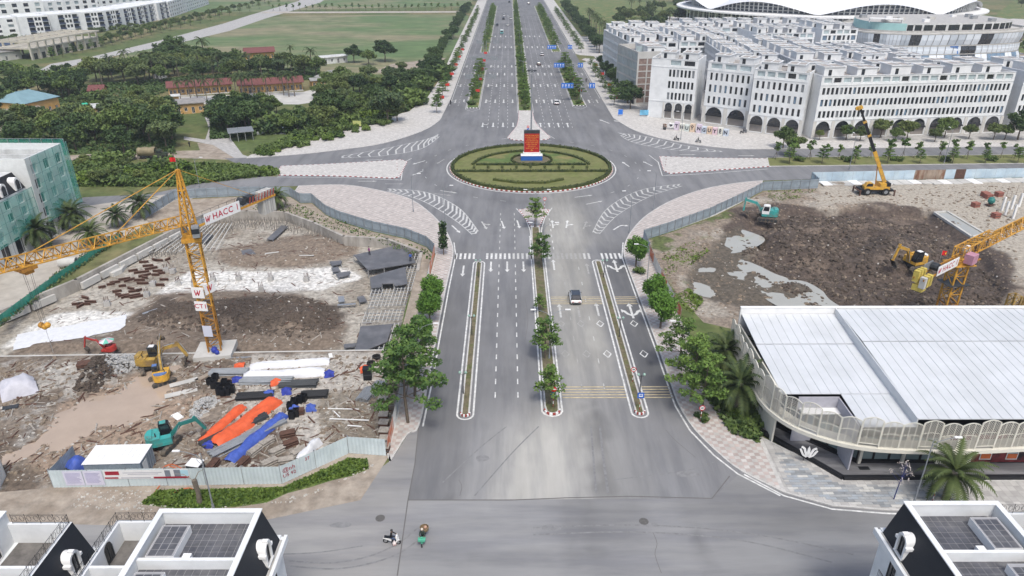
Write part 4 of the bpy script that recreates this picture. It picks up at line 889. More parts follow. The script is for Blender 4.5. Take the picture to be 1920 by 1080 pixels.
# --- curved mall with blue glazing
def mall():
 base = [(163,353),(170,344),(186,340),(222,346),(243,356),(246,372),(238,392),(180,392),(164,372)]
 t = thing('curved_mall','round cornered mall with tilted blue glass bands and plant on its roof','building',(200,360,0)); C0 = Vc((200,360))
 pts = [Vc((p.x,p.y))-C0 for p in catmull([Vc(p) for p in base],5,True)]; pts = ccw(pts)
 def ring(k, z):
  q = inset(pts,-k); return [(p.x,p.y,z) for p in q]
 def band(name, k0, z0, k1, z1, mats, pick):
  a, b = ring(k0,z0), ring(k1,z1); mb = MB(); n = len(a)
  for i in range(n): j = (i+1)%n; mb.add([a[i],a[j],b[j],b[i]],[(0,1,2,3)],pick(i))
  return mb.build(name,mats,t)
 def bandpanels(k0,z0,k1,z1,mats,pick,nm):
  a, b = ring(k0,z0), ring(k1,z1); n = len(a)
  for i in range(n):
   j = (i+1)%n; ms = mats[pick(i)]
   A0, A1, B0, B1 = Vc(a[i]),Vc(a[j]),Vc(b[i]),Vc(b[j]); mb = MB(); k = 2
   for s_ in range(k):
    p0, p1 = A0.lerp(A1,(s_+.04)/k), A0.lerp(A1,(s_+.96)/k); q0, q1 = B0.lerp(B1,(s_+.04)/k), B0.lerp(B1,(s_+.96)/k)
    m0, m1 = p0.lerp(q0,.5), p1.lerp(q1,.5); nn = (p1-p0).cross(Vc((0,0,1))).normalized()*.25
    mb.face([p0,p1,m1+nn,m0+nn]); mb.face([m0+nn,m1+nn,q1,q0])
   mb.build(nm,ms,t)
 gl = [M['glass_blue'],mat('white_cladding',(.70,.75,.80),.35,n=.05,ns=.3,spec=.6),M['glass'],mat('grey_cladding',(.52,.57,.62),.3,n=.08,ns=.3,spec=.6)]
 band('core',-.4,0,-.4,17.2,[M['concrete']],lambda i:0)
 bandpanels(1.6,3.2,.5,6.6,gl,lambda i:(0,1,0,1,0,2,1,0)[i%8],'glass_panel')
 band('floor_band',.6,6.7,.6,7.0,[M['concrete_light']],lambda i:0)
 bandpanels(.2,7.0,.0,10.4,gl,lambda i:2 if i%9==4 else 1,'cladding_panel')
 band('floor_band',.9,10.5,.9,10.9,[M['concrete_light']],lambda i:0)
 bandpanels(.5,10.9,1.6,15.6,gl,lambda i:(1,1,3,1,2,3,1,1,3,2)[i%10],'glass_panel')
 top = MB(); r0, r1 = ring(1.7,15.7), ring(1.7,16.3); top.prism([(p[0],p[1]) for p in r0],15.7,16.3); top.build('roof_edge',M['concrete_light'],t)
 up = [p*.86 for p in pts]; tq = mat('turquoise_wall',(.34,.56,.55),.7,n=.1,ns=.4); mb = MB(); n = len(up)
 for i in range(n):
  j = (i+1)%n; a, b = up[i], up[j]; mb.face([(a.x,a.y,16.2),(b.x,b.y,16.2),(b.x,b.y,20),(a.x,a.y,20)], 0 if i < 8 or 24 < i else 1)
 mb.face([(p.x,p.y,20) for p in up],2); mb.build('penthouse',[tq,M['dirtywhite'],M['concrete']],t)
 for i in range(8,22):
  a, b = up[i]*1.004, up[(i+1)%n]*1.004; q = MB(); c_, d_ = a.lerp(b,.1), a.lerp(b,.9)
  q.face([(c_.x,c_.y,16.6),(d_.x,d_.y,16.6),(d_.x,d_.y,19.4),(c_.x,c_.y,19.4)]); q.build('window',M['glass'],t)
 for i in range(14):
  x, y = U(-28,30), U(-10,16); q = MB(); q.box(-1.5,1.5,-1,1,0,U(.8,1.8)); q.build('roof_unit',[M['steel'],M['concrete_light'],M['white']][i%3],t,(x,y,20),U(0,.4))
 q = MB(); q.box(-7,7,-1.5,1.5,1.5,1.9); q.box(-7,-6.6,-1,1,0,1.5); q.box(6.6,7,-1,1,0,1.5); q.build('canopy',M['white'],t,(-27,-12,20),R(-18))
 q = MB(); q.beam((0,0,0),(-2.5,0,7),.5); q.box(-6,-2.2,-.7,.7,6.8,7.9); q.build('boom_lift_arm',mat('lift_blue',(.06,.2,.55),.5),t,(8,-17.5,3))
mall()
# --- domed hall with wavy white roof
def hall():
 cx, cy, rx, ry = 224, 541, 99, 82; t = thing('domed_hall','huge white hall with a wavy ribbed roof over glass grid walls','building',(cx,cy,0))
 N, K = 180, 22; cut = lambda a: 4.3+6.5*abs(sin(4*(a-R(249))))**1.2
 mb = MB(); vs = []
 for k in range(K+1):
  r = k/K
  for i in range(N):
   a = 2*pi*i/N; e = cut(a)+8.5; rib = .5*(1 if i % 4 == 0 else 0)*(1-r)**.2*r
   z = (34-12*r**1.6)*(1-r**4)+e*r**4; vs.append((rx*r*cos(a)*1.0, ry*r*sin(a), z+rib))
 fs = [(k*N+i,k*N+(i+1)%N,(k+1)*N+(i+1)%N,(k+1)*N+i) for k in range(K) for i in range(N)]
 mb.add(vs,fs); mb.build('roof',mat('white_membrane',(.80,.81,.81),.4,n=.05,ns=.05),t,smooth=True)
 w_ = MB()
 for i in range(N):
  a, b = 2*pi*i/N, 2*pi*(i+1)/N; w_.face([(rx*.93*cos(a),ry*.93*sin(a),0),(rx*.93*cos(b),ry*.93*sin(b),0),(rx*.95*cos(b),ry*.95*sin(b),cut(b)+8.8),(rx*.95*cos(a),ry*.95*sin(a),cut(a)+8.8)])
 gm = mat('grid_glass',(.07,.085,.11),.2,n=.3,ns=.4); w_.build('glass_wall',gm,t)
 for i in range(90,180):
  a = 2*pi*i/N; f = MB(); p = Vc((rx*.945*cos(a),ry*.945*sin(a),0)); q = Vc((rx*.962*cos(a),ry*.962*sin(a),cut(a)+8.8)); f.beam(p,q,.7,.5); f.build('mullion',M['dirtywhite'],t)
 for z in (3,6,9,14.5,16.5,18.5):
  run = []
  def emit(run):
   f = MB()
   for p, q in zip(run,run[1:]): f.beam(p,q,.4,.4)
   if f.v: f.build('transom',M['dirtywhite'],t)
  for i in range(88,184):
   a = 2*pi*i/N
   if z < cut(a)+8.3: run.append(Vc((rx*.952*cos(a),ry*.952*sin(a),z)))
   else: emit(run); run = []
  emit(run)
 c_ = MB()
 for i in range(N):
  a, b = 2*pi*i/N, 2*pi*(i+1)/N; P = lambda r, an, z: (rx*r*cos(an),ry*r*sin(an),z)
  c_.add([P(.94,a,13.0),P(.94,b,13.0),P(1.05,b,12.2),P(1.05,a,12.2),P(1.05,a,11.4),P(1.05,b,11.4),P(.94,a,11.2),P(.94,b,11.2)],[(0,3,2,1),(3,4,5,2),(4,6,7,5)])
 c_.build('ring_canopy',M['white'],t,smooth=False)
 for i in range(92,180,2):
  a = 2*pi*i/N; f = MB(); f.tube((rx*1.0*cos(a),ry*1.0*sin(a),0),(rx*1.0*cos(a),ry*1.0*sin(a),11.6),.45,.45,6); f.build('column',M['white'],t)
hall()
# --- far white apartments
def apartment(a, b, H, label, i, depth=26):
 a, b, c, d, u, n = quadblock(a,b,depth); t = thing('apartment_block',label,'building',a,0,'far white apartment blocks'); A = a.copy(); a,b,c,d = [p-A for p in (a,b,c,d)]; W = (b-a).length
 g = W*.28; f = W-g; ops = []; bal = []
 for r in range(4):
  z = .5+r*H/4.3
  bal += [(g+.02*f,z,g+.30*f,z+H/4.3-.45),(g+.70*f,z,g+.97*f,z+H/4.3-.45)]
  if r: ops += [(g+.36*f,z+.6,g+.48*f,z+H/4.3-.5),(g+.52*f,z+.6,g+.64*f,z+H/4.3-.5)]
 mb = MB(); walls(mb,a,b,c,d,H,ops+bal,[(depth*.2*k+2,1+r*H/4.3+.5,depth*.2*k+3.4,1+r*H/4.3+2) for k in range(5) for r in range(4)],None,None,1.0,par=.5,mroof=0); mb.build('wall',[M['render'],M['roofdeck']],t)
 panes(t,a,u,ops,.4); panes(t,a,u,bal,.95,M['glass'],1); panes(t,b,c-b,[(depth*.2*k+2,1+r*H/4.3+.5,depth*.2*k+3.4,1+r*H/4.3+2) for k in range(5) for r in range(4)],.4)
 bm = mat('navy_panel',(.05,.07,.13),.5)
 for q in bal:
  k = MB(); k.box(0,q[2]-q[0],-.25,0,0,.9); obj('balcony',k.mesh('balcony',bm),t,a+u*q[0]+n*.15+Vc((0,0,q[1])),atan2(u.y,u.x))
for i, (p, q, lb) in enumerate([((44,73),(100,69),'near end of the row'),((101,67),(155,62),'second from the near end'),((152,62),(201,58),'third from the near end'),((196,58),(231,53),'fourth from the near end'),((230,52),(258,47),'fifth from the near end'),((256,47),(280,42),'sixth from the near end'),((279,42),(298,37),'seventh from the near end'),((299,38),(318,33),'eighth, at the far end beside the trees')]):
 a, b = G(*p), G(*q); apartment(a,b,12.6-.1*i,'white gabled apartment block with navy balconies, '+lb,i,24)
for p, q, H, lb in [((-60,78),(40,71),12,'plain white apartment block with square windows cut by the frame'),((-40,52),(90,44),15.5,'long white apartment block in the second row, nearest the corner'),((60,45),(190,34),14.5,'long white apartment slab behind the gabled row'),((140,30),(290,16),13.5,'longest white apartment slab behind the far gables'),((320,33),(352,22),11.5,'small white apartment block past the gabled row'),((345,24),(392,8),11,'last white apartment block near the top of the street'),((-50,18),(40,12),17,'white apartment slab in the third row by the corner')]:
 a, b = G(*p), G(*q); W = (b-a).length; aa,bb,cc,dd,u,n = quadblock(a,b,18); t = thing('apartment_block',lb,'building',a,0,'far white apartment blocks'); A = a.copy(); aa,bb,cc,dd = [x-A for x in (aa,bb,cc,dd)]
 k = max(4,int(W/6)); ops = [o_ for r in range(4) for o_ in grid_ops(W,k,3.0,.8+r*H/4.2,H/4.2-1.3)]
 mb = MB(); walls(mb,aa,bb,cc,dd,H,ops,None,None,None,.6,par=.5,mroof=0); mb.build('wall',[M['render'],M['roofdeck']],t); panes(t,aa,u,ops,.55,None,2,ms=[M['glass'],M['glass'],M['glass_pale']])
# --- unfinished concrete pavilion
def frame_pavilion():
 a, b = G(62,113), G(186,88); W = (b-a).length; aa,bb,cc,dd,u,n = quadblock(a,b,20); t = thing('concrete_pavilion','unfinished beige concrete pavilion with open roof beams by the street','building',a,atan2(u.y,u.x))
 cm = mat('beige_concrete',(.50,.47,.40),.85,n=.18,ns=.4); k = 9
 mb = MB(); mb.box(0,W,-.4,20,5.0,5.6); mb.build('roof_slab',cm,t)
 for i in range(k+1):
  x = W*i/k
  for y in (0,19.4):
   c_ = MB(); c_.box(x-.4,x+.4,y-.4,y+.4,0,8.2); c_.build('column',cm,t)
  c_ = MB(); c_.box(x-.35,x+.35,-1.5,21,8.2,8.9); c_.build('roof_beam',cm,t)
 for y in (-1.2,10,20): c_ = MB(); c_.box(-1,W+1,y-.4,y+.4,8.25,8.95); c_.build('roof_beam',cm,t)
 for i in range(k):
  x = W*i/k; c_ = MB()
  if i in (2,3,5): c_.box(x+.5,x+W/k-.5,1,1.2,0,4.8); c_.build('dark_bay',M['glass'],t)
  else: c_.box(x+.4,x+W/k-.4,.2,.5,0,5.0); q = c_.build('infill_wall',cm,t); obj('opening',pane_mesh(2.4,2.8,M['glass']),t,(x+W/k/2,.18,.2))
frame_pavilion()
def shed(name, label, cat, p, q, depth, h, roofh, wall, roof, n=3, flat=False, over=.6, winm=None, veranda=0, hip=False, door=True):
 a, b = G(*p), G(*q); u = (b-a).normalized(); W = (b-a).length; t = thing(name,label,cat,a,atan2(u.y,u.x))
 ops = [(W*(i+.5)/n-.5, .1 if (door and i % 2 == 0) else .9, W*(i+.5)/n+.5, 2.2) for i in range(n)] if n else []
 mb = MB(); A, B, Cc, D = Vc((0,veranda,0)),Vc((W,veranda,0)),Vc((W,depth,0)),Vc((0,depth,0))
 for x, y, o_ in ((A,B,ops),(B,Cc,[]),(Cc,D,[]),(D,A,[])): facade(mb,x,y-x,(y-x).length,h,o_,.15)
 if not flat and not hip: mb.face([(0,veranda,h),(0,depth/2,h+roofh),(0,depth,h)]); mb.face([(W,veranda,h),(W,depth,h),(W,depth/2,h+roofh)])
 mb.build('wall',wall,t); panes(t,A,(1,0,0),ops,.12,winm or M['glass'],1,fm=M['white'])
 r = MB(); o = over
 if flat: r.box(-o,W+o,-o,depth+o,h,h+.3)
 else:
  hx = min(W*.3,depth*.5) if hip else -o
  for s_, y0 in ((1,-o),(-1,depth+o)):
   P_ = [(-o,y0,h-.15),(W+o,y0,h-.15),(W-hx,depth/2,h+roofh),(hx,depth/2,h+roofh)]; r.face(P_); r.face([(x,y,z-.12) for x,y,z in P_])
  if hip:
   r.face([(-o,-o,h-.15),(hx,depth/2,h+roofh),(-o,depth+o,h-.15)]); r.face([(W+o,-o,h-.15),(W+o,depth+o,h-.15),(W-hx,depth/2,h+roofh)])
  r.beam((max(hx,-o),depth/2,h+roofh),(W-max(hx,-o),depth/2,h+roofh),.3,.15)
 r.build('roof',roof,t)
 if veranda:
  v = MB(); v.box(0,W,-.2,veranda,-.05,.25); v.build('plinth',M['concrete_light'],t)
  for i in range(int(W/3)+1): c_ = MB(); x = min(W-.15,i*3+.15); c_.box(x-.14,x+.14,.05,.33,.25,h); c_.build('post',wall,t)
 return t
yw = mat('ochre_wall',(.56,.34,.12),.8,n=.15,ns=.6,col2=(.48,.33,.18),c2s=.4,c2a=.6); rr_ = mat('maroon_tile',(.17,.065,.06),.8,n=.22,ns=1.2); gr_ = mat('grey_tin',(.30,.30,.29),.7,n=.25,ns=.6)
shed('school_wing','long ochre school wing with maroon roof and red banners','building',(318,182),(436,174),7,3.6,1.7,yw,rr_,16,veranda=1.6)
shed('school_wing','ochre school wing with maroon roof beside the pale courtyard','building',(450,178),(569,170),7,3.6,1.7,yw,rr_,15,veranda=1.6)
shed('ochre_house','ochre house with maroon roof at the meadow edge','house',(462,113),(516,110),8,3.6,1.8,yw,rr_,5,veranda=1)
shed('ochre_hut','small ochre gable hut with brown roof and open porch','house',(170,187),(195,186),6,3.4,1.5,yw,rr_,3,veranda=.8)
shed('blue_roof_house','ochre house under a broad blue-grey hipped roof','house',(52,222),(115,207),15,5,2.6,yw,mat('blue_grey_roof',(.20,.32,.36),.6,n=.12,ns=.5),5,hip=True)
shed('lean_to','low rusty tin lean-to beside the blue-grey roofed house','shed',(20,232),(85,222),7,3.2,.5,yw,mat('rusty_tin',(.30,.24,.20),.8,n=.25),3,flat=True)
shed('green_shed','small white shed with a bright green tin roof','shed',(143,226),(166,224),7,3.6,1.2,M['dirtywhite'],mat('green_tin',(.06,.46,.30),.5,n=.12),2)
shed('ochre_annex','flat roofed ochre annex next to the green tin shed','house',(170,221),(202,219),6,3.2,0,yw,M['dirtywhite'],3,flat=True)
shed('guard_house','flat roofed ochre building with weathered grey deck','house',(330,215),(384,211),8,3.4,0,yw,M['roofdeck'],4,flat=True)
shed('kiosk','tiny ochre kiosk beside the flat grey deck','kiosk',(326,197),(338,196),3,3,0,yw,M['dirtywhite'],1,flat=True)
shed('ochre_hut','ochre outbuilding with tin roof by the courtyard end','house',(586,166),(611,164),5,3.2,.6,yw,gr_,3)
shed('grey_roof_house','house with a grey hipped roof among the trees','house',(620,162),(652,156),9,3.2,2.2,M['dirtywhite'],gr_,2,hip=True)
shed('flat_house','dark flat roofed house with white eaves at the field edge','house',(606,121),(652,117),6,3,0,M['dirtywhite'],M['dirtywhite'],4,flat=True)
shed('white_hut','white hut with maroon roof behind the palms','house',(290,150),(314,148),6,3.2,1,M['dirtywhite'],rr_,2)
shed('blue_shed','long low dark blue tin shed at the corner of the street','shed',(-30,112),(30,100),22,5,2,M['dirtywhite'],mat('navy_tin',(.05,.075,.13),.6),3)
shed('boundary_hut','low pale hut beside the dark blue shed','shed',(5,115),(42,110),7,4,.3,M['concrete_light'],M['roofdeck'],2,flat=True)
def open_shed(p, q, d, label):
 a, b = G(*p), G(*q); u = (b-a).normalized(); W = (b-a).length; t = thing('open_shed',label,'shed',a,atan2(u.y,u.x)); m = MB(); m.box(-.4,W+.4,-.4,d+.4,2.7,2.85); m.build('roof',M['grey_metal'],t)
 for i in range(4):
  for y in (0,d): c_ = MB(); x = .1+(W-.2)*i/3; c_.box(x-.08,x+.08,y-.08,y+.08,0,2.7); c_.build('post',M['steel'],t)
open_shed((433,267),(476,263),6,'open sided shed on posts beside the concrete path')
# --- scaffolded building in green netting
M['net'] = mat('green_net',(.05,.42,.33),.8,n=.3,ns=.5,alpha=.40,col2=(.12,.55,.45),c2s=.35)
def netted():
 t = thing('netted_building','white building under construction wrapped in green scaffold netting','building',(-90,132,0))
 L = lambda x, y: Vc((x+90,y-132,0))
 a, b, c, d = L(-92.2,133.2),L(-92.0,145.2),L(-106,145.4),L(-106,133.4); H = 16.6
 W = (b-a).length; u = (b-a).normalized(); n = u.cross(Vc((0,0,1)))
 ops = [q for r in range(4) for q in grid_ops(W,3,1.7,4.4+2.9*r,2.0)]; cols = grid_ops(W,3,2.6,.1,3.4); Wr = (c-b).length; ro = [q for r in range(4) for q in grid_ops(Wr,4,1.5,4.4+2.9*r,2.0)]
 mb = MB(); walls(mb,a,b,c,d,H,ops+cols,ro,None,None,.35,par=2.0,mroof=0);
 mb.build('wall',[mat('fresh_render',(.66,.68,.67),.8,n=.1),M['concrete']],t); panes(t,a,u,ops,.3,None,1,fm=M['white'],ms=[M['glass'],M['glass_pale']]); panes(t,a,u,cols,.34,M['glass']); panes(t,b,c-b,ro,.3)
 for k in (.3,.62): p, q = a.lerp(b,k), d.lerp(c,k); m = MB(); m.beam(p+Vc((0,0,H-1)),q+Vc((0,0,H-1)),.3,1.8); m.build('roof_wall',M['dirtywhite'],t)
 a2, b2 = L(-94.4,104),L(-94.2,132.4); d2 = a2-(b2-a2).normalized().cross(Vc((0,0,1)))*9; c2 = b2-(b2-a2).normalized().cross(Vc((0,0,1)))*9; u2 = (b2-a2).normalized(); n2 = u2.cross(Vc((0,0,1))); H2 = 11.3; W2_ = (b2-a2).length
 a2, b2 = a2+n2*1.2, b2+n2*1.2
 ops2 = [q for r in range(3) for q in grid_ops(W2_,7,1.6,4.1+2.4*r,1.7)]; mb = MB(); walls(mb,a2,b2,c2,d2,H2,ops2+grid_ops(W2_,7,2.4,.1,3.4),None,None,None,.35,par=.4); mb.build('wing_wall',[MAT['fresh_render'],M['concrete']],t); panes(t,a2,u2,ops2,.3,None,1,fm=M['white'],ms=[M['glass'],M['glass_pale']]); panes(t,a2,u2,grid_ops(W2_,7,2.4,.1,3.4),.34,M['glass'])
 m = MB(); i0 = [a2+Vc((0,0,H2)),b2+Vc((0,0,H2)),b2-n2*1.8+Vc((0,0,H2+3)),a2-n2*1.8+Vc((0,0,H2+3))]; m.face(i0); m.build('mansard',M['black'],t)
 m = MB(); m.face([a2-n2*1.8+Vc((0,0,H2+3)),b2-n2*1.8+Vc((0,0,H2+3)),c2+Vc((0,0,H2+3)),d2+Vc((0,0,H2+3))]); m.face([b2+Vc((0,0,H2)),c2+Vc((0,0,H2)),c2+Vc((0,0,H2+3)),b2-n2*1.8+Vc((0,0,H2+3))]); m.build('wing_roof',M['dirtywhite'],t)
 for k in range(7):
  p = a2+u2*(W2_*(k+.5)/7); m = MB(); m.box(-.8,.8,-.15,1.2,0,1.6); m.tube((0,-.15,1.6),(0,1.2,1.6),.8,.8,12); q = m.build('dormer',M['white'],t,p+Vc((0,0,H2+.2)),atan2(u2.y,u2.x)); obj('window',pane_mesh(1.0,1.9,M['glass'],True),q,(0,-.17,.1))
 for (p, q, h0, h1, nn) in ((a,b,3.9,H+.4,n),(b,c,3.9,H+.6,(c-b).normalized().cross(Vc((0,0,1)))),(a2,b2,3.7,H2+.2,n2),(b2,c2,3.7,H2+1,(c2-b2).normalized().cross(Vc((0,0,1))))):
  Lg = (q-p).length; k = max(2,int(Lg/2.2)); off = nn*1.1
  for i in range(k+1):
   x = p.lerp(q,i/k)+off; m = MB(); m.tube((x.x,x.y,0),(x.x,x.y,h1),.07,.07,4); m.build('scaffold_pole',M['grey_metal'],t)
  for z in np.arange(h0,h1,1.9): m = MB(); m.tube(p+off+Vc((0,0,z)),q+off+Vc((0,0,z)),.045,.045,4); m.build('scaffold_rail',M['grey_metal'],t)
  m = MB(); gx, gz = max(6,k*3), 12; o2 = nn*1.25
  vv = [p.lerp(q,i/gx)+o2+nn*(.22*(vnoise(i*1.3+p.x,j*1.1,1.7)-.5))+Vc((0,0,h0+(h1-h0)*j/gz)) for j in range(gz+1) for i in range(gx+1)]
  m.add(vv,[(j*(gx+1)+i,j*(gx+1)+i+1,(j+1)*(gx+1)+i+1,(j+1)*(gx+1)+i) for j in range(gz) for i in range(gx)]); m.build('safety_net',M['net'],t,smooth=True)
netted()
# --- townhouses in front: parapet roofs, black mansards, tiled decks
M['slate'] = mat('black_slate',(.016,.019,.026),.55,n=.12,ns=3,bump=.15,bs=14)
M['rtile'] = mat('grey_roof_tile',(.085,.087,.10),.45,n=.28,ns=.9,col2=(.15,.15,.155),c2s=.5,c2a=.7)
M['grout'] = mat('grout',(.33,.33,.34),.9)
M['deck'] = mat('terrace_deck',(.16,.15,.14),.8,n=.35,ns=1.4)
TILE = MB().box(.02,.56,.02,.56,0,.012).mesh('roof_tile',M['rtile'])
def arch_dormer(parent, x, y, z, side):
 rz = R(90) if side > 0 else R(-90)
 o = bpy.data.objects.new('dormer_window',None); C.objects.link(o); o.parent = parent; o.location = (x,y,z); o.rotation_euler = (0,0,rz)
 fr = MB(); A = [(1.0*cos(t)*.62,1.5+.62*sin(t)) for t in [pi*i/12 for i in range(13)]]; B = [(.42*cos(t),1.5+.42*sin(t)) for t in [pi*i/12 for i in range(13)]]
 A = [(.62,0)]+A+[(-.62,0)]; B = [(.42,.12)]+B+[(-.42,.12)]
 for i in range(len(A)-1):
  a, b, c, d = A[i],A[i+1],B[i+1],B[i]; y0, y1 = -.25, 1.3
  fr.add([(a[0],y0,a[1]),(b[0],y0,b[1]),(c[0],y0,c[1]),(d[0],y0,d[1])],[(0,1,2,3)]); fr.add([(a[0],y0,a[1]),(b[0],y0,b[1]),(b[0],y1,b[1]),(a[0],y1,a[1])],[(0,3,2,1)])
  fr.add([(d[0],y0,d[1]),(c[0],y0,c[1]),(c[0],.1,c[1]),(d[0],.1,d[1])],[(0,1,2,3)])
 fr.box(-.62,.62,-.3,-.02,-.02,.1); fr.box(-.82,-.6,-.3,.3,1.15,1.4); fr.box(.6,.82,-.3,.3,1.15,1.4); fr.box(-.14,.14,-.34,.1,2.02,2.28)
 fr.build('surround',M['white'],o); obj('pane',pane_mesh(.84,1.82,M['glass'],True,1),o,(0,-.05,.1))
def townhouses(label, x0, x1, ys, zr, man=1, terr=-1, tw=3.6, drop=2.6, zt=None):
 t = thing('townhouse_row',label,'house',((x0+x1)/2,ys[-1],0)); O = Vc(((x0+x1)/2,ys[-1],0)); hw = (x1-x0)/2; P = .32; par = 1.15; mb = MB()
 y0, y1 = ys[0]-O.y, 0.; w_ = M['white']
 mb.box(-hw,hw,y0,y1-.003,0,zr-par); mb.build('wall',M['render'],t)
 def parapet(xa,xb,ya,yb,z0,z1):
  m = MB(); m.box(xa,xb,ya,yb,z0,z1); return m.build('parapet',M['render'],t)
 parapet(-hw,hw,-P,0,zr-par-.02,zr); parapet(-hw,-hw+P,y0,-P-.002,zr-par-.01,zr-.002); parapet(hw-P,hw,y0,-P-.002,zr-par-.01,zr-.002)
 parapet(-hw-.06,hw+.06,-P-.06,.06,zr+.001,zr+.10); parapet(-hw-.06,-hw+P+.06,y0,-P-.062,zr,zr+.098); parapet(hw-P-.06,hw+.06,y0,-P-.062,zr,zr+.098)
 for k, yy in enumerate(ys[1:-1]): parapet(-hw+P+.002,hw-P-.002,yy-O.y-.14,yy-O.y+.14,zr-par-.015,zr-.25)
 edges = ys
 for k in range(len(ys)-1):
  ya, yb = edges[k]-O.y+(.14 if k else 0), edges[k+1]-O.y-(.14 if k < len(ys)-2 else P)
  g = MB(); g.face([(-hw+P,ya,zr-par+.006),(hw-P,ya,zr-par+.006),(hw-P,yb,zr-par+.006),(-hw+P,yb,zr-par+.006)]); g.build('roof_deck',M['grout'],t)
  nx, ny = int((2*hw-2*P)/.575), int((yb-ya)/.575)
  for i in range(nx):
   for j in range(ny):
    if O.y+yb-.575*j < 33: continue
    obj('roof_tile',TILE,t,(-hw+P+.02+.575*i,yb-.575*(j+1),zr-par+.008+rnd.uniform(0,.006)))
  sx = -1 if terr < 0 else 1; hx = sx*(hw-P-.35); bx0, bx1 = (hx,hx+2.1) if sx < 0 else (hx-2.1,hx)
  m = MB(); m.box(bx0,bx1,ya+.25,yb-.9,zr-par,zr-par+.75,0); m.face([(bx0+.02,ya+.27,zr-par+.755),(bx1-.02,ya+.27,zr-par+.755),(bx1-.02,yb-.92,zr-par+.755),(bx0+.02,yb-.92,zr-par+.755)],1); h_ = m.build('stair_hatch',[M['white'],M['grout']],t)
  for i in range(3):
   for j in range(int((yb-ya-1.2)/.575)): obj('hatch_tile',TILE,h_,(bx0+.15+.6*i,ya+.32+.58*j,zr-par+.757))
  m = MB(); ux = bx1+.5 if sx < 0 else bx0-1.1; m.box(ux,ux+.6,ya+.02,ya+.75,zr-par,zr-par+.55); m.build('roof_upstand',M['white'],t)
 def mansard(s_, xtop):
  sl = 1.0; zb = zr-drop-.55; m = MB(); xa, xb = xtop, xtop+s_*sl
  m.face([(xa,y0,zr-.05),(xa,y1-.02,zr-.05),(xb,y1-.02,zb),(xb,y0,zb)] if s_ < 0 else [(xa,y1-.02,zr-.05),(xa,y0,zr-.05),(xb,y0,zb),(xb,y1-.02,zb)]); m.face([(xa,y1-.02,zr-.05),(xb,y1-.02,zb),(xa,y1-.02,zb)]); m.build('mansard',M['slate'],t)
  c_ = MB(); c_.box(min(xb,xb+s_*.25),max(xb,xb+s_*.25),y0,y1+.35,zb-.2,zb-.02); c_.box(min(xb+s_*.25,xb+s_*.5),max(xb+s_*.25,xb+s_*.5),y0,y1+.42,zb-.45,zb+.12); c_.box(min(xtop,xb),max(xtop,xb),y1-.015,y1+.42,zb-.45,zb+.1); c_.build('cornice',M['render'],t)
  gt = MB(); gt.face([(xb+s_*.02,y0,zb-.015),(xb+s_*.24,y0,zb-.015),(xb+s_*.24,y1,zb-.015),(xb+s_*.02,y1,zb-.015)]); gt.build('gutter',M['concrete'],t)
  lw = MB(); lw.box(min(xtop-s_*.3,xb-s_*.0),max(xtop-s_*.3,xb-s_*.0),y0,y1-.01,0,zb-.2); lw.build('street_wall',M['render'],t)
  for k in range(len(ys)-1):
   yc = (ys[k]+ys[k+1])/2-O.y; arch_dormer(t,xtop+s_*.80,yc-.1,zb+.15,s_)
   obj('window',pane_mesh(.9,2.0,M['glass'],False,1),t,(xb+s_*.02,yc,zb-3.0),R(90) if s_ > 0 else R(-90))
   bl = MB(); bl.box(-.7,.7,-.55,0,-.12,0,1)
   for i in range(9): bl.box(-.7+i*.17,-.68+i*.17,-.55,-.53,0,.8)
   bl.box(-.7,.7,-.56,-.52,.8,.85); obj('balcony_rail',bl.mesh('balcony_rail',[M['black'],M['white']]),t,(xb+s_*.03,yc,zb-3.1),R(90) if s_ > 0 else R(-90))
 if man: mansard(man, man*hw)
 if terr:
  s_ = terr; zt = zr-2.9; xa, xb = s_*hw, s_*(hw+tw)
  m = MB(); m.box(min(xa,xb),max(xa,xb),y0,y1-.01,0,zt,0); m.build('terrace_wall',M['render'],t)
  f = MB(); f.face([(min(xa,xb)+.3,y0,zt+.01),(max(xa,xb),y0,zt+.01),(max(xa,xb),y1-.3,zt+.01),(min(xa,xb)+.3,y1-.3,zt+.01)]); f.build('terrace_deck',M['deck'],t)
  hp = 1.9
  def tp(xa_,xb_,ya_,yb_): m = MB(); m.box(min(xa_,xb_),max(xa_,xb_),ya_,yb_,zt-.01,zt+hp); m.build('terrace_parapet',M['render'],t)
  tp(xb,xb-s_*.3,y0,-.3-.002); tp(xa+s_*.002,xb,-.3,0.0)
  for k in range(len(ys)-2): yy = ys[k+1]-O.y; tp(xa+s_*.002,xb-s_*.302,yy-.12,yy+.12)
  for k in range(len(ys)-1):
   yc = (ys[k]+ys[k+1])/2-O.y; obj('terrace_door',pane_mesh(1.0,2.1,M['glass'],False,1),t,(xa+s_*.02,yc,zt+.05),R(90) if s_ > 0 else R(-90))
   obj('terrace_opening',pane_mesh(1.0,1.7,M['glass'],True,1),t,(xb-s_*.32,yc,zt+.1),R(-90) if s_ > 0 else R(90))
  def railing(p, q):
   p, q = Vc(p), Vc(q); Lg = (q-p).length; nn = max(1,int(Lg/1.0)); d = (q-p)/Lg; r_ = MB()
   for z in (.12,.85): r_.tube(p+Vc((0,0,z)),q+Vc((0,0,z)),.025,.025,4)
   for i in range(nn+1): r_.tube(p+d*(Lg*i/nn),p+d*(Lg*i/nn)+Vc((0,0,.95)),.025,.025,4)
   for i in range(nn*2):
    c_ = p+d*(Lg*(i+.5)/(nn*2))+Vc((0,0,.48)); pr = [c_+d*(.2*cos(a)*(1-.25*a/6))+Vc((0,0,.3*sin(a)*(1-.25*a/6))) for a in [j*6.6/9 for j in range(10)]]
    r_.path(pr,.016,3)
   r_.build('railing',M['black'],t)
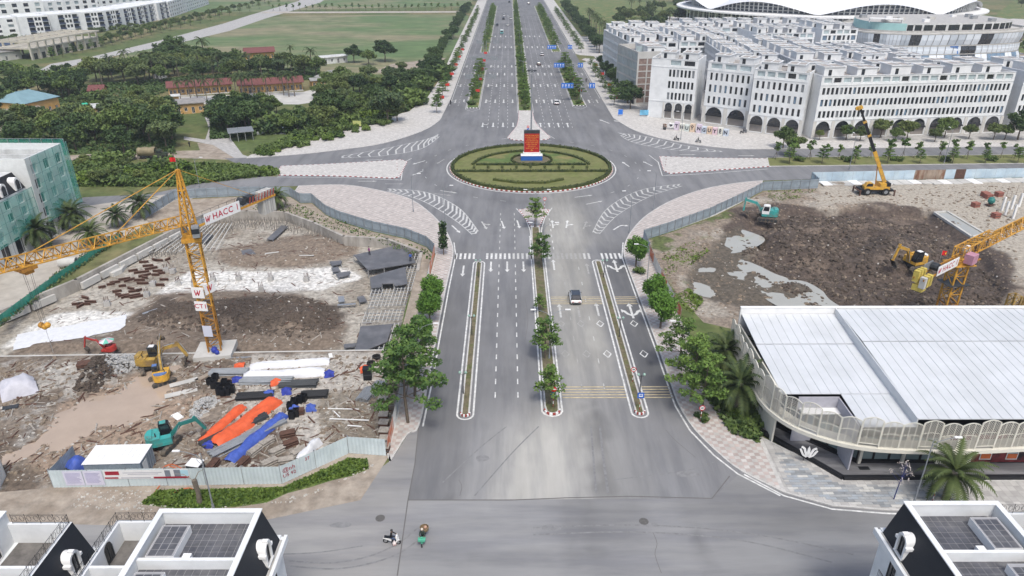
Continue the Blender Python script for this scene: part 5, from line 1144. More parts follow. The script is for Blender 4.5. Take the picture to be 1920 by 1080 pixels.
  railing((xb-s_*.15,y0,zt+hp),(xb-s_*.15,-.15,zt+hp)); railing((xb-s_*.15,-.15,zt+hp),(xa+s_*.35,-.15,zt+hp))
  if terr != 0 and not man:
   pass
 return t, mansard
townhouses('white townhouse pair with black mansard, tiled roof and iron-railed terrace on its street side',-27.3,-19.4,[29,33.4,38.0,42.7],14.0,1,-1)
townhouses('white townhouse pair across the street with black mansard facing the avenue and raised hatches',31.2,38.6,[29,33.8,38.5,43.3],14.0,-1,1)
t_, mf = townhouses('white townhouse cut by the frame edge with black mansard below a sunken terrace',-46.5,-39.2,[29,33.4,38.0,42.5],14.0,0,1,4.9)
def corner_mansard():
 s_, x, y0, y1, zr = 1, (-39.2+4.9), 29., 42.5, 13.0; t = t_; O = t.location; m = MB(); xb = x+1.0; zb = zr-3.1; L = lambda px, py, pz: (px-O.x,py-O.y,pz)
 m.face([L(x,y1-.02,zr),L(x,y0,zr),L(xb,y0,zb),L(xb,y1-.02,zb)]); m.face([L(x,y1-.02,zr),L(xb,y1-.02,zb),L(x,y1-.02,zb)]); m.build('mansard',M['slate'],t)
 c_ = MB(); c_.box(xb+.25-O.x,xb+.5-O.x,y0-O.y,y1+.4-O.y,zb-.45,zb+.12); c_.box(xb-O.x,xb+.25-O.x,y0-O.y,y1+.3-O.y,zb-.3,zb-.02); c_.box(x-O.x,xb-O.x,y1-.01-O.y,y1+.4-O.y,zb-.45,zb+.1); c_.build('cornice',M['render'],t)
 lw = MB(); lw.box(x-.2-O.x,xb-.02-O.x,y0-O.y,y1-.02-O.y,0,zb-.2); lw.build('street_wall',M['render'],t)
 for yc in (40.2,35.6): arch_dormer(t,x+.82-O.x,yc-O.y,zb+.15,1); obj('window',pane_mesh(.9,2.,M['glass'],False,1),t,(xb+.02-O.x,yc-O.y,zb-3.),R(90))
corner_mansard()
# --- showroom with seamed white roof and lattice screen
M['seam_roof'] = mat('white_standing_seam',(.60,.62,.64),.42,n=.05,ns=.35,spec=.45,col2=(.50,.52,.53),c2s=.16,c2a=.55)
M['cream'] = mat('cream_metal',(.66,.64,.56),.5,n=.08,ns=1)
M['plum'] = mat('plum_wall',(.42,.42,.47),.7,n=.1)
def showroom():
 t = thing('showroom','low white showroom with standing seam roof and curved cream lattice screen','building',(45,64,0)); O = Vc((45,64,0)); X1 = 92
 def slope(xa, xb, ya, za, yb, zb, pw, seam_end=False):
  k = max(1,int(round((xb-xa)/pw))); w_ = (xb-xa)/k
  me = MB(); L = lambda x, y, z: (x,y-ya,z-za)
  for x0, x1, dz in ((0.012,w_-.075,0),(w_-.075,w_-.012,.055)):
   me.add([L(x0,ya,za+dz),L(x1,ya,za+dz),L(x1,yb,zb+dz),L(x0,yb,zb+dz),L(x0,ya,za-.08),L(x1,ya,za-.08),L(x1,yb,zb-.08),L(x0,yb,zb-.08)],[(0,1,2,3),(4,5,1,0),(5,6,2,1),(7,4,0,3)])
  me = me.mesh('roof_panel',M['seam_roof'])
  for i in range(k): obj('roof_panel',me,t,(xa+w_*i-O.x,ya-O.y,za))
  un = MB(); un.face([(xa-O.x,ya-O.y+.01,za-.1),(xb-O.x,ya-O.y+.01,za-.1),(xb-O.x,yb-O.y,zb-.1),(xa-O.x,yb-O.y,zb-.1)]); un.build('roof_lining',M['grey_metal'],t)
 slope(31.4,44.0,78.7,7.75,85.2,8.55,1.15); slope(31.4,44.0,68.6,7.0,78.6,7.7,1.15); slope(38.2,44.0,62.9,6.6,68.55,6.95,1.15)
 slope(44.1,X1,77.2,9.0,85.2,9.3,1.15); slope(44.1,X1,62.9,7.6,77.1,8.95,1.15)
 for xa, xb, ya, yb, z0, za, zb in ((43.95,44.08,62.9,85.2,6.5,7.7,9.4),):
  m = MB(); m.add([(xa-O.x,ya-O.y,z0),(xa-O.x,yb-O.y,z0),(xa-O.x,yb-O.y,zb),(xa-O.x,ya-O.y,za),(xb-O.x,ya-O.y,z0),(xb-O.x,yb-O.y,z0),(xb-O.x,yb-O.y,zb),(xb-O.x,ya-O.y,za)],[(0,3,2,1),(3,7,6,2),(4,5,6,7),(0,4,7,3)]); m.build('step_wall',M['glass_pale'] if False else M['seam_roof'],t)
 m = MB(); m.box(31.2-O.x,X1-O.x,85.25-O.y,85.5-O.y,0,9.4); m.build('rear_wall',M['white'],t); m = MB(); m.box(31.2-O.x,X1-O.x,85.2-O.y,85.65-O.y,9.4,9.55); m.build('ridge_cap',M['white'],t)
 m = MB(); m.box(31.2-O.x,31.4-O.x,68.6-O.y,85.2-O.y,0,7.1); m.build('side_wall',M['cream'],t)
 m = MB(); m.box(33.4-O.x,38.1-O.x,68.45-O.y,68.6-O.y,0,6.6); m.box(38.0-O.x,38.15-O.x,63.2-O.y,68.45-O.y,0,6.5); m.build('court_wall',M['plum'],t)
 m = MB(); m.face([(36.0-O.x,68.4-O.y,2.6),(38-O.x,66.4-O.y,2.6),(38-O.x,68.4-O.y,2.6)]); m.build('court_floor',M['deck'],t)
 for i in range(4): obj('court_window',pane_mesh(1.1,2.2,M['glass_blue'],False,0,M['black'],.1),t,(34.1+1.15*i-O.x,68.42-O.y,2.7))
 m = MB(); m.box(33.6-O.x,38.0-O.x,67.2-O.y,68.4-O.y,5.1,5.2); m.build('court_canopy',M['white'],t)
 line_ = [(31.4,84),(31.6,77),(32.4,72.2),(39.6,64.6),(48.4,64.4)]
 gmat = mat('shop_glass',(.17,.235,.245),.08,n=.15,ns=.3,spec=.8)
 for (xa,ya),(xb,yb) in zip(line_,line_[1:]):
  Lg = math.hypot(xb-xa,yb-ya); k = max(1,int(Lg/1.55)); rz = atan2(yb-ya,xb-xa)
  for i in range(k): obj('shop_window',pane_mesh(Lg/k-.05,3.3,gmat,False,0,M['black'],.1),t,(xa+(xb-xa)*(i+.5)/k-O.x,ya+(yb-ya)*(i+.5)/k-O.y,.75),rz)
  m = MB(); m.beam((xa-O.x,ya-O.y,.6),(xb-O.x,yb-O.y,.6),.3,.3); m.build('sill',M['black'],t)
 for x, y in ((39.7,64.3),(44.6,64.3),(48.5,64.25),(49.0,64.3)): m = MB(); m.box(x-.16-O.x,x+.16-O.x,y-.16-O.y,y+.1-O.y,.5,4.2); m.build('column',M['cream'],t)
 rm = mat('red_shopfront',(.20,.035,.04),.4,n=.5,ns=1.2,col2=(.03,.02,.025),c2s=.8)
 m = MB(); m.box(49.2-O.x,X1-O.x,64.4-O.y,64.6-O.y,.5,4.2); m.build('dark_shopfront',rm,t)
 om = mat('orange_display',(.62,.16,.05),.5);
 for i in range(12):
  x = 54+3.0*i; q = obj('display_window',pane_mesh(1.3,2.6,M['glass_pale'],False,0,M['white'],.08),t,(x-O.x,64.38-O.y,.9)); k = MB(); k.box(-.55,.55,-.08,-.06,.15,.8); k.build('display_panel',om,q)
 for x in (52,61,70): m = MB(); m.box(x-.2-O.x,x+.2-O.x,64.0-O.y,64.4-O.y,.5,4.2); m.build('column',M['cream'],t)
 m = MB(); m.prism([(31.5-O.x,85-O.y),(31.6-O.x,72-O.y),(39-O.x,64.7-O.y),(X1-O.x,64.7-O.y),(X1-O.x,85-O.y)],.0,.45); m.build('floor_slab',M['black'],t)
 crv = [Vc((p.x,p.y)) for p in catmull([Vc(p) for p in [(30.6,86),(30.3,80),(30.2,74),(30.6,70.0),(32.2,66.6),(35,64.2),(38.5,62.7),(43,62.1),(50,62.0),(60,62.6),(72,62.6),(92,62.6)]],10)]
 tot = sum((crv[i+1]-crv[i]).length for i in range(len(crv)-1)); N = int(tot/2.05); st_ = tot/N
 def at_(s_):
  for i in range(len(crv)-1):
   l = (crv[i+1]-crv[i]).length
   if s_ <= l: return crv[i].lerp(crv[i+1],s_/l)
   s_ -= l
  return crv[-1]
 def panel(w_, h_):
  m = MB(); f = .06; top = lambda x: h_+.38*(1-(2*x/w_)**2)
  for x in (-w_/2+.03,w_/2-.03): m.beam((x,0,0),(x,0,top(x)),.12,.1)
  P_ = [(-w_/2+w_*i/8,0,top(-w_/2+w_*i/8)) for i in range(9)]
  for a, b in zip(P_,P_[1:]): m.beam(a,b,.09,.1)
  Q_ = [(-w_/2+w_*i/6,0,h_*.55+.2*(1-(2*i/6-1)**2)) for i in range(7)]
  for a, b in zip(Q_,Q_[1:]): m.beam(a,b,.07,.06)
  m.beam((-w_/2,0,.05),(w_/2,0,.05),.09,.09)
  for x in (-w_/6,w_/6): m.beam((x,.02,0),(x,.02,top(x)),.06,.06)
  return m.mesh('screen_frame',M['cream'])
 def mesh_(w_, h_):
  m = MB(); top = lambda x: h_+.34*(1-(2*x/w_)**2); s_ = .30
  i = -30
  while i < 30:
   for sg in (1,-1):
    pts = []
    for k in range(13):
     x = -w_/2+w_*k/12; z = i*s_+sg*x*1.15
     if 0 <= z <= top(x): pts.append((x,.03,z))
    if len(pts) > 1: m.beam(pts[0],pts[-1],.05,.03)
   i += 1
  return m.mesh('screen_mesh',mat('cream_mesh',(.56,.54,.48),.6))
 pf, pm = panel(st_,3.1), mesh_(st_,3.1)
 for i in range(N):
  a, b = at_(st_*i), at_(st_*(i+1)); c_ = (a+b)/2; rz = atan2(b.y-a.y,b.x-a.x); dz = .35*(i % 3 == 1)
  o = obj('screen_panel',pf,t,(c_.x-O.x,c_.y-O.y,4.2+dz),rz); obj('screen_mesh',pm,o)
 led = MB(); n_ = len(crv); inn = [p+Vc((0,0)) for p in crv]
 for i in range(n_-1):
  a, b = crv[i], crv[i+1]; d = (b-a).normalized(); q = Vc((-d.y,d.x));
  led.add([(*(a-q*.25-O.xy),4.2),(*(b-q*.25-O.xy),4.2),(*(b+q*1.6-O.xy),4.2),(*(a+q*1.6-O.xy),4.2),(*(a-q*.25-O.xy),3.75),(*(b-q*.25-O.xy),3.75),(*(b+q*1.6-O.xy),3.9),(*(a+q*1.6-O.xy),3.9)],[(0,1,2,3),(0,4,5,1),(4,7,6,5)])
 led.build('ledge',M['cream'],t)
 dk = mat('dark_stone',(.14,.14,.15),.6,n=.25,ns=.5,stretch=(.3,1.6,1),col2=(.22,.22,.23),c2s=.6); tp = [(30.4,70.2),(42.0,62.05),(X1,62.05),(X1,64.4),(39.5,64.4),(32.2,72),(31.2,76)]
 tp = [(30.4,70.4),(37.0,62.05),(X1,62.05),(X1,64.4),(39.5,64.4),(32.2,72)]
 m = MB(); m.prism([(x-O.x,y-O.y) for x,y in tp],.0,.4); m.build('terrace',dk,t)
 e = MB(); pts = [(30.5,70.6),(37.0,62.0),(X1,62.0)]
 for a, b in zip(pts,pts[1:]): e.beam((a[0]-O.x,a[1]-O.y,.28),(b[0]-O.x,b[1]-O.y,.28),.45,.56)
 e.build('terrace_kerb',M['black'],t)
 m = MB(); m.face([(40.0-.6-O.x,63.2-O.y,.41),(40.6-O.x,63.2-O.y,.41),(40.6-O.x,63.8-O.y,.41),(39.4-O.x,63.8-O.y,.41)]); m.build('floor_grate',M['black'],t)
showroom()
def emblem():
 p = G(1512,865,.4); t = thing('emblem_sign','white palmette emblem sign on short legs on the dark terrace','sign',p,R(-12))
 def strip3(pts, ws):
  m = MB(); n = len(pts)
  for i in range(n-1):
   a, b = Vc((pts[i][0],0,pts[i][1])), Vc((pts[i+1][0],0,pts[i+1][1])); m.beam(a,b,.12,(ws[i]+ws[i+1])/2)
  return m
 for s_ in (-1,1):
  strip3([(s_*.12,.25),(s_*.35,.75),(s_*.5,1.2),(s_*.85,1.45)],[.3,.28,.24,.2]).build('petal',M['white'],t); strip3([(s_*.12,.05),(s_*.55,.3),(s_*.8,.8),(s_*.95,1.1)],[.2,.24,.24,.2]).build('petal',M['white'],t)
  m = MB(); m.beam((s_*.4,0,-.6),(s_*.4,0,.2),.07); m.build('leg',M['black'],t)
 m = MB(); m.add([(-.14,-.06,.1),(.14,-.06,.1),(.16,-.06,1.2),(0,-.06,1.65),(-.16,-.06,1.2),(-.14,.06,.1),(.14,.06,.1),(.16,.06,1.2),(0,.06,1.65),(-.16,.06,1.2)],[(0,1,2,3,4),(9,8,7,6,5),(1,6,7,2),(2,7,8,3),(3,8,9,4),(4,9,5,0)]); m.build('petal',M['white'],t)
 t.location.z = 1.0; t.scale = (.95,.95,.95)
emblem()
# ================================================================== fences and walls
M['sheet_blue'] = mat('grey_blue_sheet',(.33,.39,.44),.55,n=.15,ns=.8,metal=.2,col2=(.26,.31,.36),c2s=.5,c2a=.7)
M['sheet_pale'] = mat('pale_blue_sheet',(.58,.66,.68),.5,n=.1,ns=.5,col2=(.48,.55,.57),c2s=.35,c2a=.6)
M['sheet_sky'] = mat('sky_blue_sheet',(.45,.57,.66),.5,n=.12,ns=.6,col2=(.52,.62,.68),c2s=.4)
M['sheet_white'] = mat('white_sheet',(.66,.67,.65),.6,n=.15,ns=.8)
M['sheet_rust'] = mat('rusted_sheet',(.34,.27,.21),.85,n=.3,ns=1.,col2=(.20,.09,.05),c2s=.8,stretch=(1,1,.3))
M['sheet_orange'] = mat('orange_banner',(.52,.16,.08),.7,n=.3,ns=1.2,col2=(.60,.50,.44),c2s=.7,c2a=.8)
M['graffiti'] = mat('painted_sheet',(.42,.43,.42),.7,n=.35,ns=1.6,col2=(.16,.20,.24),c2s=.8,c2a=.8)
SHEETS = {}
def sheet_mesh(m, h):
 k = (m.name, h)
 if k not in SHEETS:
  mb = MB(); n = 10; pr = []
  for i in range(n):
   x = i/n; pr += [(x,0),(x+.25/n,-.03),(x+.5/n,-.03),(x+.75/n,0)]
  pr.append((1,0))
  for (xa,ya),(xb,yb) in zip(pr,pr[1:]): mb.face([(xa,ya,.05),(xb,yb,.05),(xb,yb,h),(xa,ya,h)])
  SHEETS[k] = mb.mesh('panel', m)
 return SHEETS[k]
def fence(label, pts, h, pw, pick, name='site_fence', cat='fence', posts=True, side=1, z0=0., post_h=.12):
 P = [Vc((p[0],p[1])) for p in pts]; t = thing(name,label,cat,(P[0].x,P[0].y,z0)); idx = 0
 pm = MB().box(-.05,.05,-.05,.05,0,h+post_h).mesh('post',M['grey_metal']); rm = MB().box(0,1,-.03,.03,-.03,.03).mesh('rail',M['grey_metal'])
 for a, b in zip(P,P[1:]):
  L = (b-a).length; k = max(1,int(round(L/pw))); d = (b-a)/L; rz = atan2(d.y,d.x); q = Vc((-d.y,d.x))*.07*side
  for i in range(k):
   p = a+d*(L*i/k)-P[0]; o = obj('panel',sheet_mesh(pick(idx),h),t,(p.x,p.y,rnd.uniform(-.03,.03)),rz); o.scale = (L/k*.985,1,1); idx += 1
   if posts: obj('post',pm,t,(p.x+q.x,p.y+q.y,0),rz)
  if posts:
   for z in (.5,h-.35): o = obj('rail',rm,t,((a-P[0]).x+q.x*.6,(a-P[0]).y+q.y*.6,z),rz); o.scale = (L,1,1)
 return t
grey = lambda i: M['sheet_blue']
fence('weathered grey-blue sheet fence curving round the walled excavation',[(-78.6,145.5),(-77.4,158.0),(-75.2,158.8),(-65.7,160.2),(-58.3,160.6),(-51.2,160.2),(-47.7,155.6),(-45,155.6),(-40.1,147.8),(-35.9,143.5),(-28.1,137.8),(-21,134),(-16.2,129.5),(-14.2,125.5)],2.3,2.3,grey,side=-1)
fence('painted sheet fence with orange banners beside the avenue pavement',[(-14.2,125.3),(-14.2,108),(-14.2,90),(-14.2,66.6)],2.1,2.4,lambda i: (M['sheet_orange'] if i in (0,1,2,3,24,23) else M['graffiti'] if i in (17,18,19,20,21) else M['sheet_white']),side=-1)
front = fence('smooth pale blue hoarding with notices and scrawled red lettering',[(-50,61.1),(-25.1,61.6),(-18.8,66.8),(-14.3,66.3)],2.45,4.2,lambda i: M['sheet_pale'],side=1)
fence('grey sheet return of the hoarding behind the blue cover',[(-50,61.2),(-49.8,65.6)],2.3,2.2,grey,side=1)
fence('grey-blue sheet fence along the curved pavement by the teal excavator',[(26.7,126),(26.7,132.5),(32.3,136.6),(43.3,145.7),(55,157.6),(60.7,163.9),(74.7,165.9)],2.3,2.3,grey,side=-1)
fence('sky blue sheet fence with rusted panels along the tree strip',[(74.7,166),(74.9,171),(130.3,174.3),(180,177)],2.5,2.6,lambda i: (M['sheet_rust'] if 12 <= i <= 14 else MAT['rust'] if i == 16 else M['sheet_sky']),side=1)
fence('white and orange banner fence beside the double arrow lane',[(26.7,125.8),(26.75,112),(27.1,99.5)],2.0,2.3,lambda i: M['sheet_orange'] if i in (0,1,5,6,9,10) else M['sheet_white'],side=1)
fence('small white gate leaf left open at the muddy entrance',[(-55.6,60.2),(-56.4,63.0),(-58,64.5)],2.3,2.2,lambda i: M['sheet_white'],name='gate_leaf',cat='gate')
gn = mat('green_mesh',(.03,.27,.20),.8,n=.25,ns=1.,alpha=.85)
fence('dark green mesh fence beside the dusty lane',[(-79.5,90),(-79.4,113.4),(-78.2,134)],1.5,2.4,lambda i: gn,side=1)
no = Vc((-50,61.1,0)); fd = (Vc((-25.1,61.6,0))-no).normalized(); frz = atan2(fd.y,fd.x)
def hoard(name, u, z, w_, h_, m, off=.06):
 mb = MB(); mb.box(0,w_,-.02,0,0,h_); p = fd*u+Vc((0,-off,z)); return mb.build(name,m,front,p,frz)
nb = mat('notice_print',(.62,.61,.72),.6,n=.05)
for k in range(2):
 b = hoard('notice_board',1.5+2.15*k,.35,2.05,1.95,nb)
 for r in range(9): l = MB(); l.box(.2,.2+U(1.2,1.65),-.03,-.022,1.6-r*.16,1.6-r*.16+.05); l.build('print_line',mat('violet_ink',(.28,.26,.45),.7),b)
bn = hoard('banner',5.85,1.15,9.2,1.2,mat('banner_white',(.74,.74,.74),.6,n=.04))
def bp(x0,x1,z0,z1,m,nm='banner_print'): l = MB(); l.box(x0,x1,-.03,-.022,z0,z1); return l.build(nm,m,bn)
dr = mat('dark_red_print',(.34,.02,.04),.6,n=.1); bp(.05,1.5,.05,.25,dr); bp(5.3,9.15,.0,.24,dr); bp(.2,1.7,.55,1.05,dr); bp(6.6,7.2,.25,1.1,mat('grey_tower_print',(.2,.22,.26),.6)); bp(7.6,8.3,.25,1.16,MAT['grey_tower_print']); bp(8.3,9.15,.3,1.1,mat('sky_print',(.45,.68,.78),.6)); bp(2.1,6.3,.78,.86,mat('grey_ink',(.4,.4,.45),.6)); bp(2.6,5.9,.58,.66,MAT['grey_ink']); bp(1.8,5.0,.1,.2,MAT['grey_ink'])
s0 = Vc((-25.1,61.6,0)); sd = (Vc((-18.8,66.8,0))-s0).normalized(); srz = atan2(sd.y,sd.x)
for body, u, z, sz in (('@nh',.55,1.7,.75),('U5 92',.55,.95,.62),('37',2.75,1.9,.6)):
 p = s0+sd*(u+.4)+Vc((sd.y,-sd.x,0))*.05-no; o = textobj(body,sz,dr,front,(p.x,p.y,z),(pi/2,0,srz),.004)
rw = pit[:11]
t = thing('retaining_wall','stained concrete retaining wall round the excavation','wall',(0,0,0))
cm = mat('stained_concrete',(.40,.375,.34),.9,n=.22,ns=.9,col2=(.27,.25,.22),c2s=.35,c2a=.8,stretch=(1,1,.35))
for i, (a, b) in enumerate(zip(rw,rw[1:])):
 a, b = Vc(a), Vc(b); d = (b-a).normalized(); q = Vc((d.y,-d.x)); e = d*.25
 m = MB(); A = [a-q*.28-e,b-q*.28+e,b+q*.30+e,a+q*.30-e]; m.prism([(p.x,p.y) for p in A],-2.6,.42 if i < 3 else .30); m.build('wall_section',cm,t)
 if i < 3:
  L = (b-a).length
  for k in range(int(L/4.5)):
   p = a+d*(4.5*k+.4)+q*.75; c_ = MB(); c_.obox((p.x+d.x*1.8,p.y+d.y*1.8,-.9),(4.0,.55,1.2),atan2(d.y,d.x)); c_.build('ledge_block',M['concrete_light'],t)
m = MB(); m.beam((-97,74.2,-1.0),(-73.6,88.75,-1.0),.3,2.06); m.beam((-73.6,88.75,-1.0),(-45,89.55,-1.0),.3,2.06); m.beam((-45,89.55,-1.0),(-16.4,90.35,-1.0),.3,2.06); o = m.build('front_edge',M['concrete_light'],t); o['kind'] = 'stuff'
# ================================================================== tower cranes
def lattice(mb, P, Q, bays, r=.07, rd=.04, tri=False, faces=None):
 n = len(P)
 for p, q in zip(P,Q): mb.beam(p,q,r*2,r*2)
 for b in range(bays):
  t0, t1 = b/bays, (b+1)/bays
  for i in range(n):
   j = (i+1) % n; a0, a1 = P[i].lerp(Q[i],t0), P[i].lerp(Q[i],t1); b0, b1 = P[j].lerp(Q[j],t0), P[j].lerp(Q[j],t1)
   mb.beam(a0,b0,rd*1.6,rd*1.6); mb.beam(a0 if b % 2 else b0, b1 if b % 2 else a1, rd*2,rd*2)
 for i in range(n): mb.beam(Q[i],Q[(i+1) % n],rd*1.6,rd*1.6)
LM = mat('logo_red',(.50,.03,.06),.6)
def logo_w(parent, loc, rot, s, m=None):
 m = m or LM; o = bpy.data.objects.new('logo',None); C.objects.link(o); o.parent = parent; o.location = loc; o.rotation_euler = rot; mb = MB()
 for a, b in (((-.5,.5),(-.38,-.5)),((-.38,-.5),(-.1,.1)),((.0,.5),(.08,-.5)),((.08,-.5),(.5,.5)),((-.1,.1),(.02,-.2))):
  mb.beam((a[0]*s,a[1]*s,0),(b[0]*s,b[1]*s,0),.16*s,.02)
 mb.build('logo_mark',m,o); return o
def signboard(parent, name, loc, rz, w_, h_, body, sz, logo=True, tilt=0):
 b = MB(); b.box(-w_/2,w_/2,-.04,.04,-h_/2,h_/2); o = b.build(name,M['white'],parent,loc,rz); o.rotation_euler = (tilt,0,rz)
 if body: textobj(body,sz,LM,o,(.09*w_ if logo else 0,-.05,0),(pi/2,0,0),.004,bold=.012*sz,spacing=1.12)
 if logo: logo_w(o,((-.41*w_) if body else 0,-.05,0),(pi/2,0,0),h_*.5)
 return o
def flag(parent, loc, rz, s=1.):
 p = MB(); p.tube((0,0,0),(0,0,1.6*s),.025,.025,5); o = p.build('flag_pole',M['steel'],parent,loc,rz); f = MB(); n = 6
 vs = [(.9*s*i/n,.09*s*sin(i*1.3),1.05*s+.55*s*j-.12*s*(i/n)) for j in (0,1) for i in range(n+1)]; f.add(vs,[(i,i+1,i+n+2,i+n+1) for i in range(n)]); f.build('flag',mat('flag_red',(.62,.02,.02),.7),o)
 st_ = MB(); st_.face([(.45*s+.17*s*(1 if k % 2 == 0 else .42)*sin(k*PI/5),-.13*s,1.27*s+.17*s*(1 if k % 2 == 0 else .42)*cos(k*PI/5)) for k in range(10)]); st_.build('star',mat('star_yellow',(.8,.6,.05),.6),o); return o
def tower_crane_left():
 X, Y = -42.8, 89.8; t = thing('tower_crane','orange tower crane with peaked head, long jib and white HACC1 board on its counter-jib','crane',(X,Y,0)); w_ = .85; a0 = R(18)
 def sq(z, s=w_, cx=0, cy=0): return [Vc((cx+s*1.414*cos(a0+PI/4+k*PI/2),cy+s*1.414*sin(a0+PI/4+k*PI/2),z)) for k in range(4)]
 zs = [.5]+[.5+2.45*i for i in range(1,8)]
 for i in range(7): mb = MB(); lattice(mb,sq(zs[i]),sq(zs[i+1]),2,.085,.05); mb.build('mast_section',M['crane_dark'] if i < 3 else M['crane'],t)
 zt = zs[-1]; b = MB(); b.obox((0,0,.15),(5.2,4.6,.9),R(8)); b.build('footing',M['concrete_light'],t)
 b = MB(); b.obox((0,0,zt+.25),(2.5,2.5,.5),a0); b.tube((0,0,zt+.5),(0,0,zt+1.0),1.15,1.15,14); b.build('slewing_ring',M['crane'],t)
 cd = Vc((.435,.90,0)); jd = Vc((-.435,-.90,.117)); sd_ = Vc((.90,-.435,0)); zj = zt+2.4
 mb = MB(); base = [sd_*(.8*a)+Vc((cd.x*.7*c,cd.y*.7*c,zt+1.0)) for a, c in ((-1,-1),(1,-1),(1,1),(-1,1))]; tp = [Vc((v.x*.16,v.y*.16,27.4)) for v in base]; lattice(mb,base,tp,6,.09,.05); mb.build('tower_head',M['crane'],t)
 m = MB(); m.lathe([(.5,24.6),(.5,24.7)],(0,0,0),10); m.build('head_platform',M['crane'],t)
 for i in range(9):
  s0, s1 = 1.0+4*i, 1.0+4*(i+1); A, B = Vc((0,0,zj))+jd*s0, Vc((0,0,zj))+jd*s1; up = Vc((0,0,1.25))
  mb = MB(); lattice(mb,[A-sd_*.65,A+sd_*.65,A+up],[B-sd_*.65,B+sd_*.65,B+up],4,.065,.04); mb.build('jib_section',M['crane'],t)
 zc = zj-.6; A, B = Vc((0,0,zc)), Vc((0,0,zc))+cd*15.5
 for s_ in (-1,1): m = MB(); m.beam(A+sd_*(.75*s_),B+sd_*(.75*s_),.16,.3); m.build('counter_jib_beam',M['crane'],t)
 m = MB(); m.beam(A+cd*1+Vc((0,0,.18)),B+Vc((0,0,.18)),1.4,.05); m.build('counter_jib_deck',M['grey_metal'],t)
 for s_ in (-1,1):
  m = MB();
  for z in (.6,1.1): m.tube(A+cd*1.5+sd_*(.75*s_)+Vc((0,0,z)),B+sd_*(.75*s_)+Vc((0,0,z)),.025,.025,4)
  for k in range(10): p = A+cd*(1.5+1.5*k)+sd_*(.75*s_); m.tube(p+Vc((0,0,.15)),p+Vc((0,0,1.1)),.025,.025,4)
  m.build('hand_rail',M['dark_metal'],t)
 m = MB(); m.tube(A+cd*9.5-sd_*.5+Vc((0,0,.7)),A+cd*9.5+sd_*.5+Vc((0,0,.7)),.5,.5,10); m.obox(A+cd*11+Vc((0,0,.65)),(1.3,1.0,.9),atan2(cd.y,cd.x)); m.build('winch',M['dark_metal'],t)
 for k in range(5):
  p = A+cd*(13.2+.5*k); m = MB(); m.obox(p+Vc((0,0,-.75)),(.42,1.3,3.4),atan2(cd.y,cd.x)); m.build('ballast_slab',M['concrete'] if k % 2 else M['concrete_light'],t)
 m = MB();
 for k in range(9): m.beam(A+cd*(10.2+.6*k)+sd_*.82+Vc((0,0,.1)),A+cd*(10.5+.6*k)+sd_*.82+Vc((0,0,1.1)),.14,.06)
 m.build('red_grille',mat('oxide_red',(.26,.05,.04),.7,n=.25),t)
 signboard(t,'name_board',A+cd*5.0+sd_*.95+Vc((0,0,.55)),atan2(cd.y,cd.x),6.4,1.55,'HACC 1',1.25)
 for s_, k in ((1,0),): m = MB(); m.obox(sd_*1.5+Vc((0,0,zt+1.6))-cd*.4,(.9,1.1,1.5),a0,0); q = m.build('operator_cab',M['grey_metal'],t); g = MB(); g.obox(sd_*1.5+Vc((0,0,zt+1.75))-cd*.4,(.94,1.14,.7),a0); g.build('cab_window',M['glass'],q)
 m = MB(); m.obox(-sd_*1.2+Vc((0,0,zt+1.35)),(.8,1.2,1.3),a0); m.build('machine_box',M['grey_metal'],t)
 ap = Vc((0,0,27.4));
 for s_ in (10.,20.5):
  m = MB(); p = Vc((0,0,zj+1.25))+jd*s_; m.beam(ap,p,.12,.06); m.build('tie_bar',M['crane'],t)
 m = MB(); m.beam(ap,A+cd*13.0+Vc((0,0,.3)),.12,.06); m.build('tie_bar',M['crane'],t)
 p = Vc((0,0,zj-.35))+jd*21.5; m = MB(); m.obox(p,(1.7,1.5,.35),atan2(cd.y,cd.x)); m.obox(p+Vc((0,0,-.3)),(.9,1.2,.5),atan2(cd.y,cd.x)); m.build('trolley',M['crane_dark'],t)
 hk = Vc((p.x,p.y,15.2)); m = MB()
 for a, b in ((-.5,-.25),(.5,.25),(-.3,-.1),(.3,.1)): m.tube(p+cd*a,hk+cd*b,.018,.018,3)
 m.build('hoist_rope',M['dark_metal'],t)
 m = MB(); m.ball(hk+Vc((-.35,0,0)),.35,8,5); m.ball(hk+Vc((.35,0,0)),.35,8,5); m.ball(hk+Vc((0,0,-.2)),.35,8,5); m.build('hook_block',M['crane'],t)
 m = MB(); m.tube(hk,hk-Vc((0,0,3.6)),.03,.02,4); m.build('hook_chain',M['steel'],t)
 fr = R(0)
 n0 = Vc((-.1,-1,0)); signboard(t,'logo_board',(-.15,-1.35,10.3),R(-5),1.7,1.6,'',1,True); o = signboard(t,'logo_board',(1.15,-.35,10.6),R(62),1.7,1.6,'',1,True)
 signboard(t,'number_board',(-.12,-1.32,8.2),R(-5),1.75,1.45,'CT1',.95,False); m = MB(); m.box(-.65,.65,-.04,.04,-.85,.85); m.build('blank_board',mat('pale_board',(.60,.62,.72),.6,n=.04),t,(0.05,-1.3,4.2),R(-5))
 flag(t,(0,0,27.4),R(160),1.0)
 m = MB(); m.ball((.4,-1.2,1.1),.5,7,5); m.ball((.9,-1.6,.9),.35,7,5); m.build('blue_tarp_bundle',mat('blue_tarp',(.03,.05,.32),.55,n=.35,ns=2.5),t)
tower_crane_left()
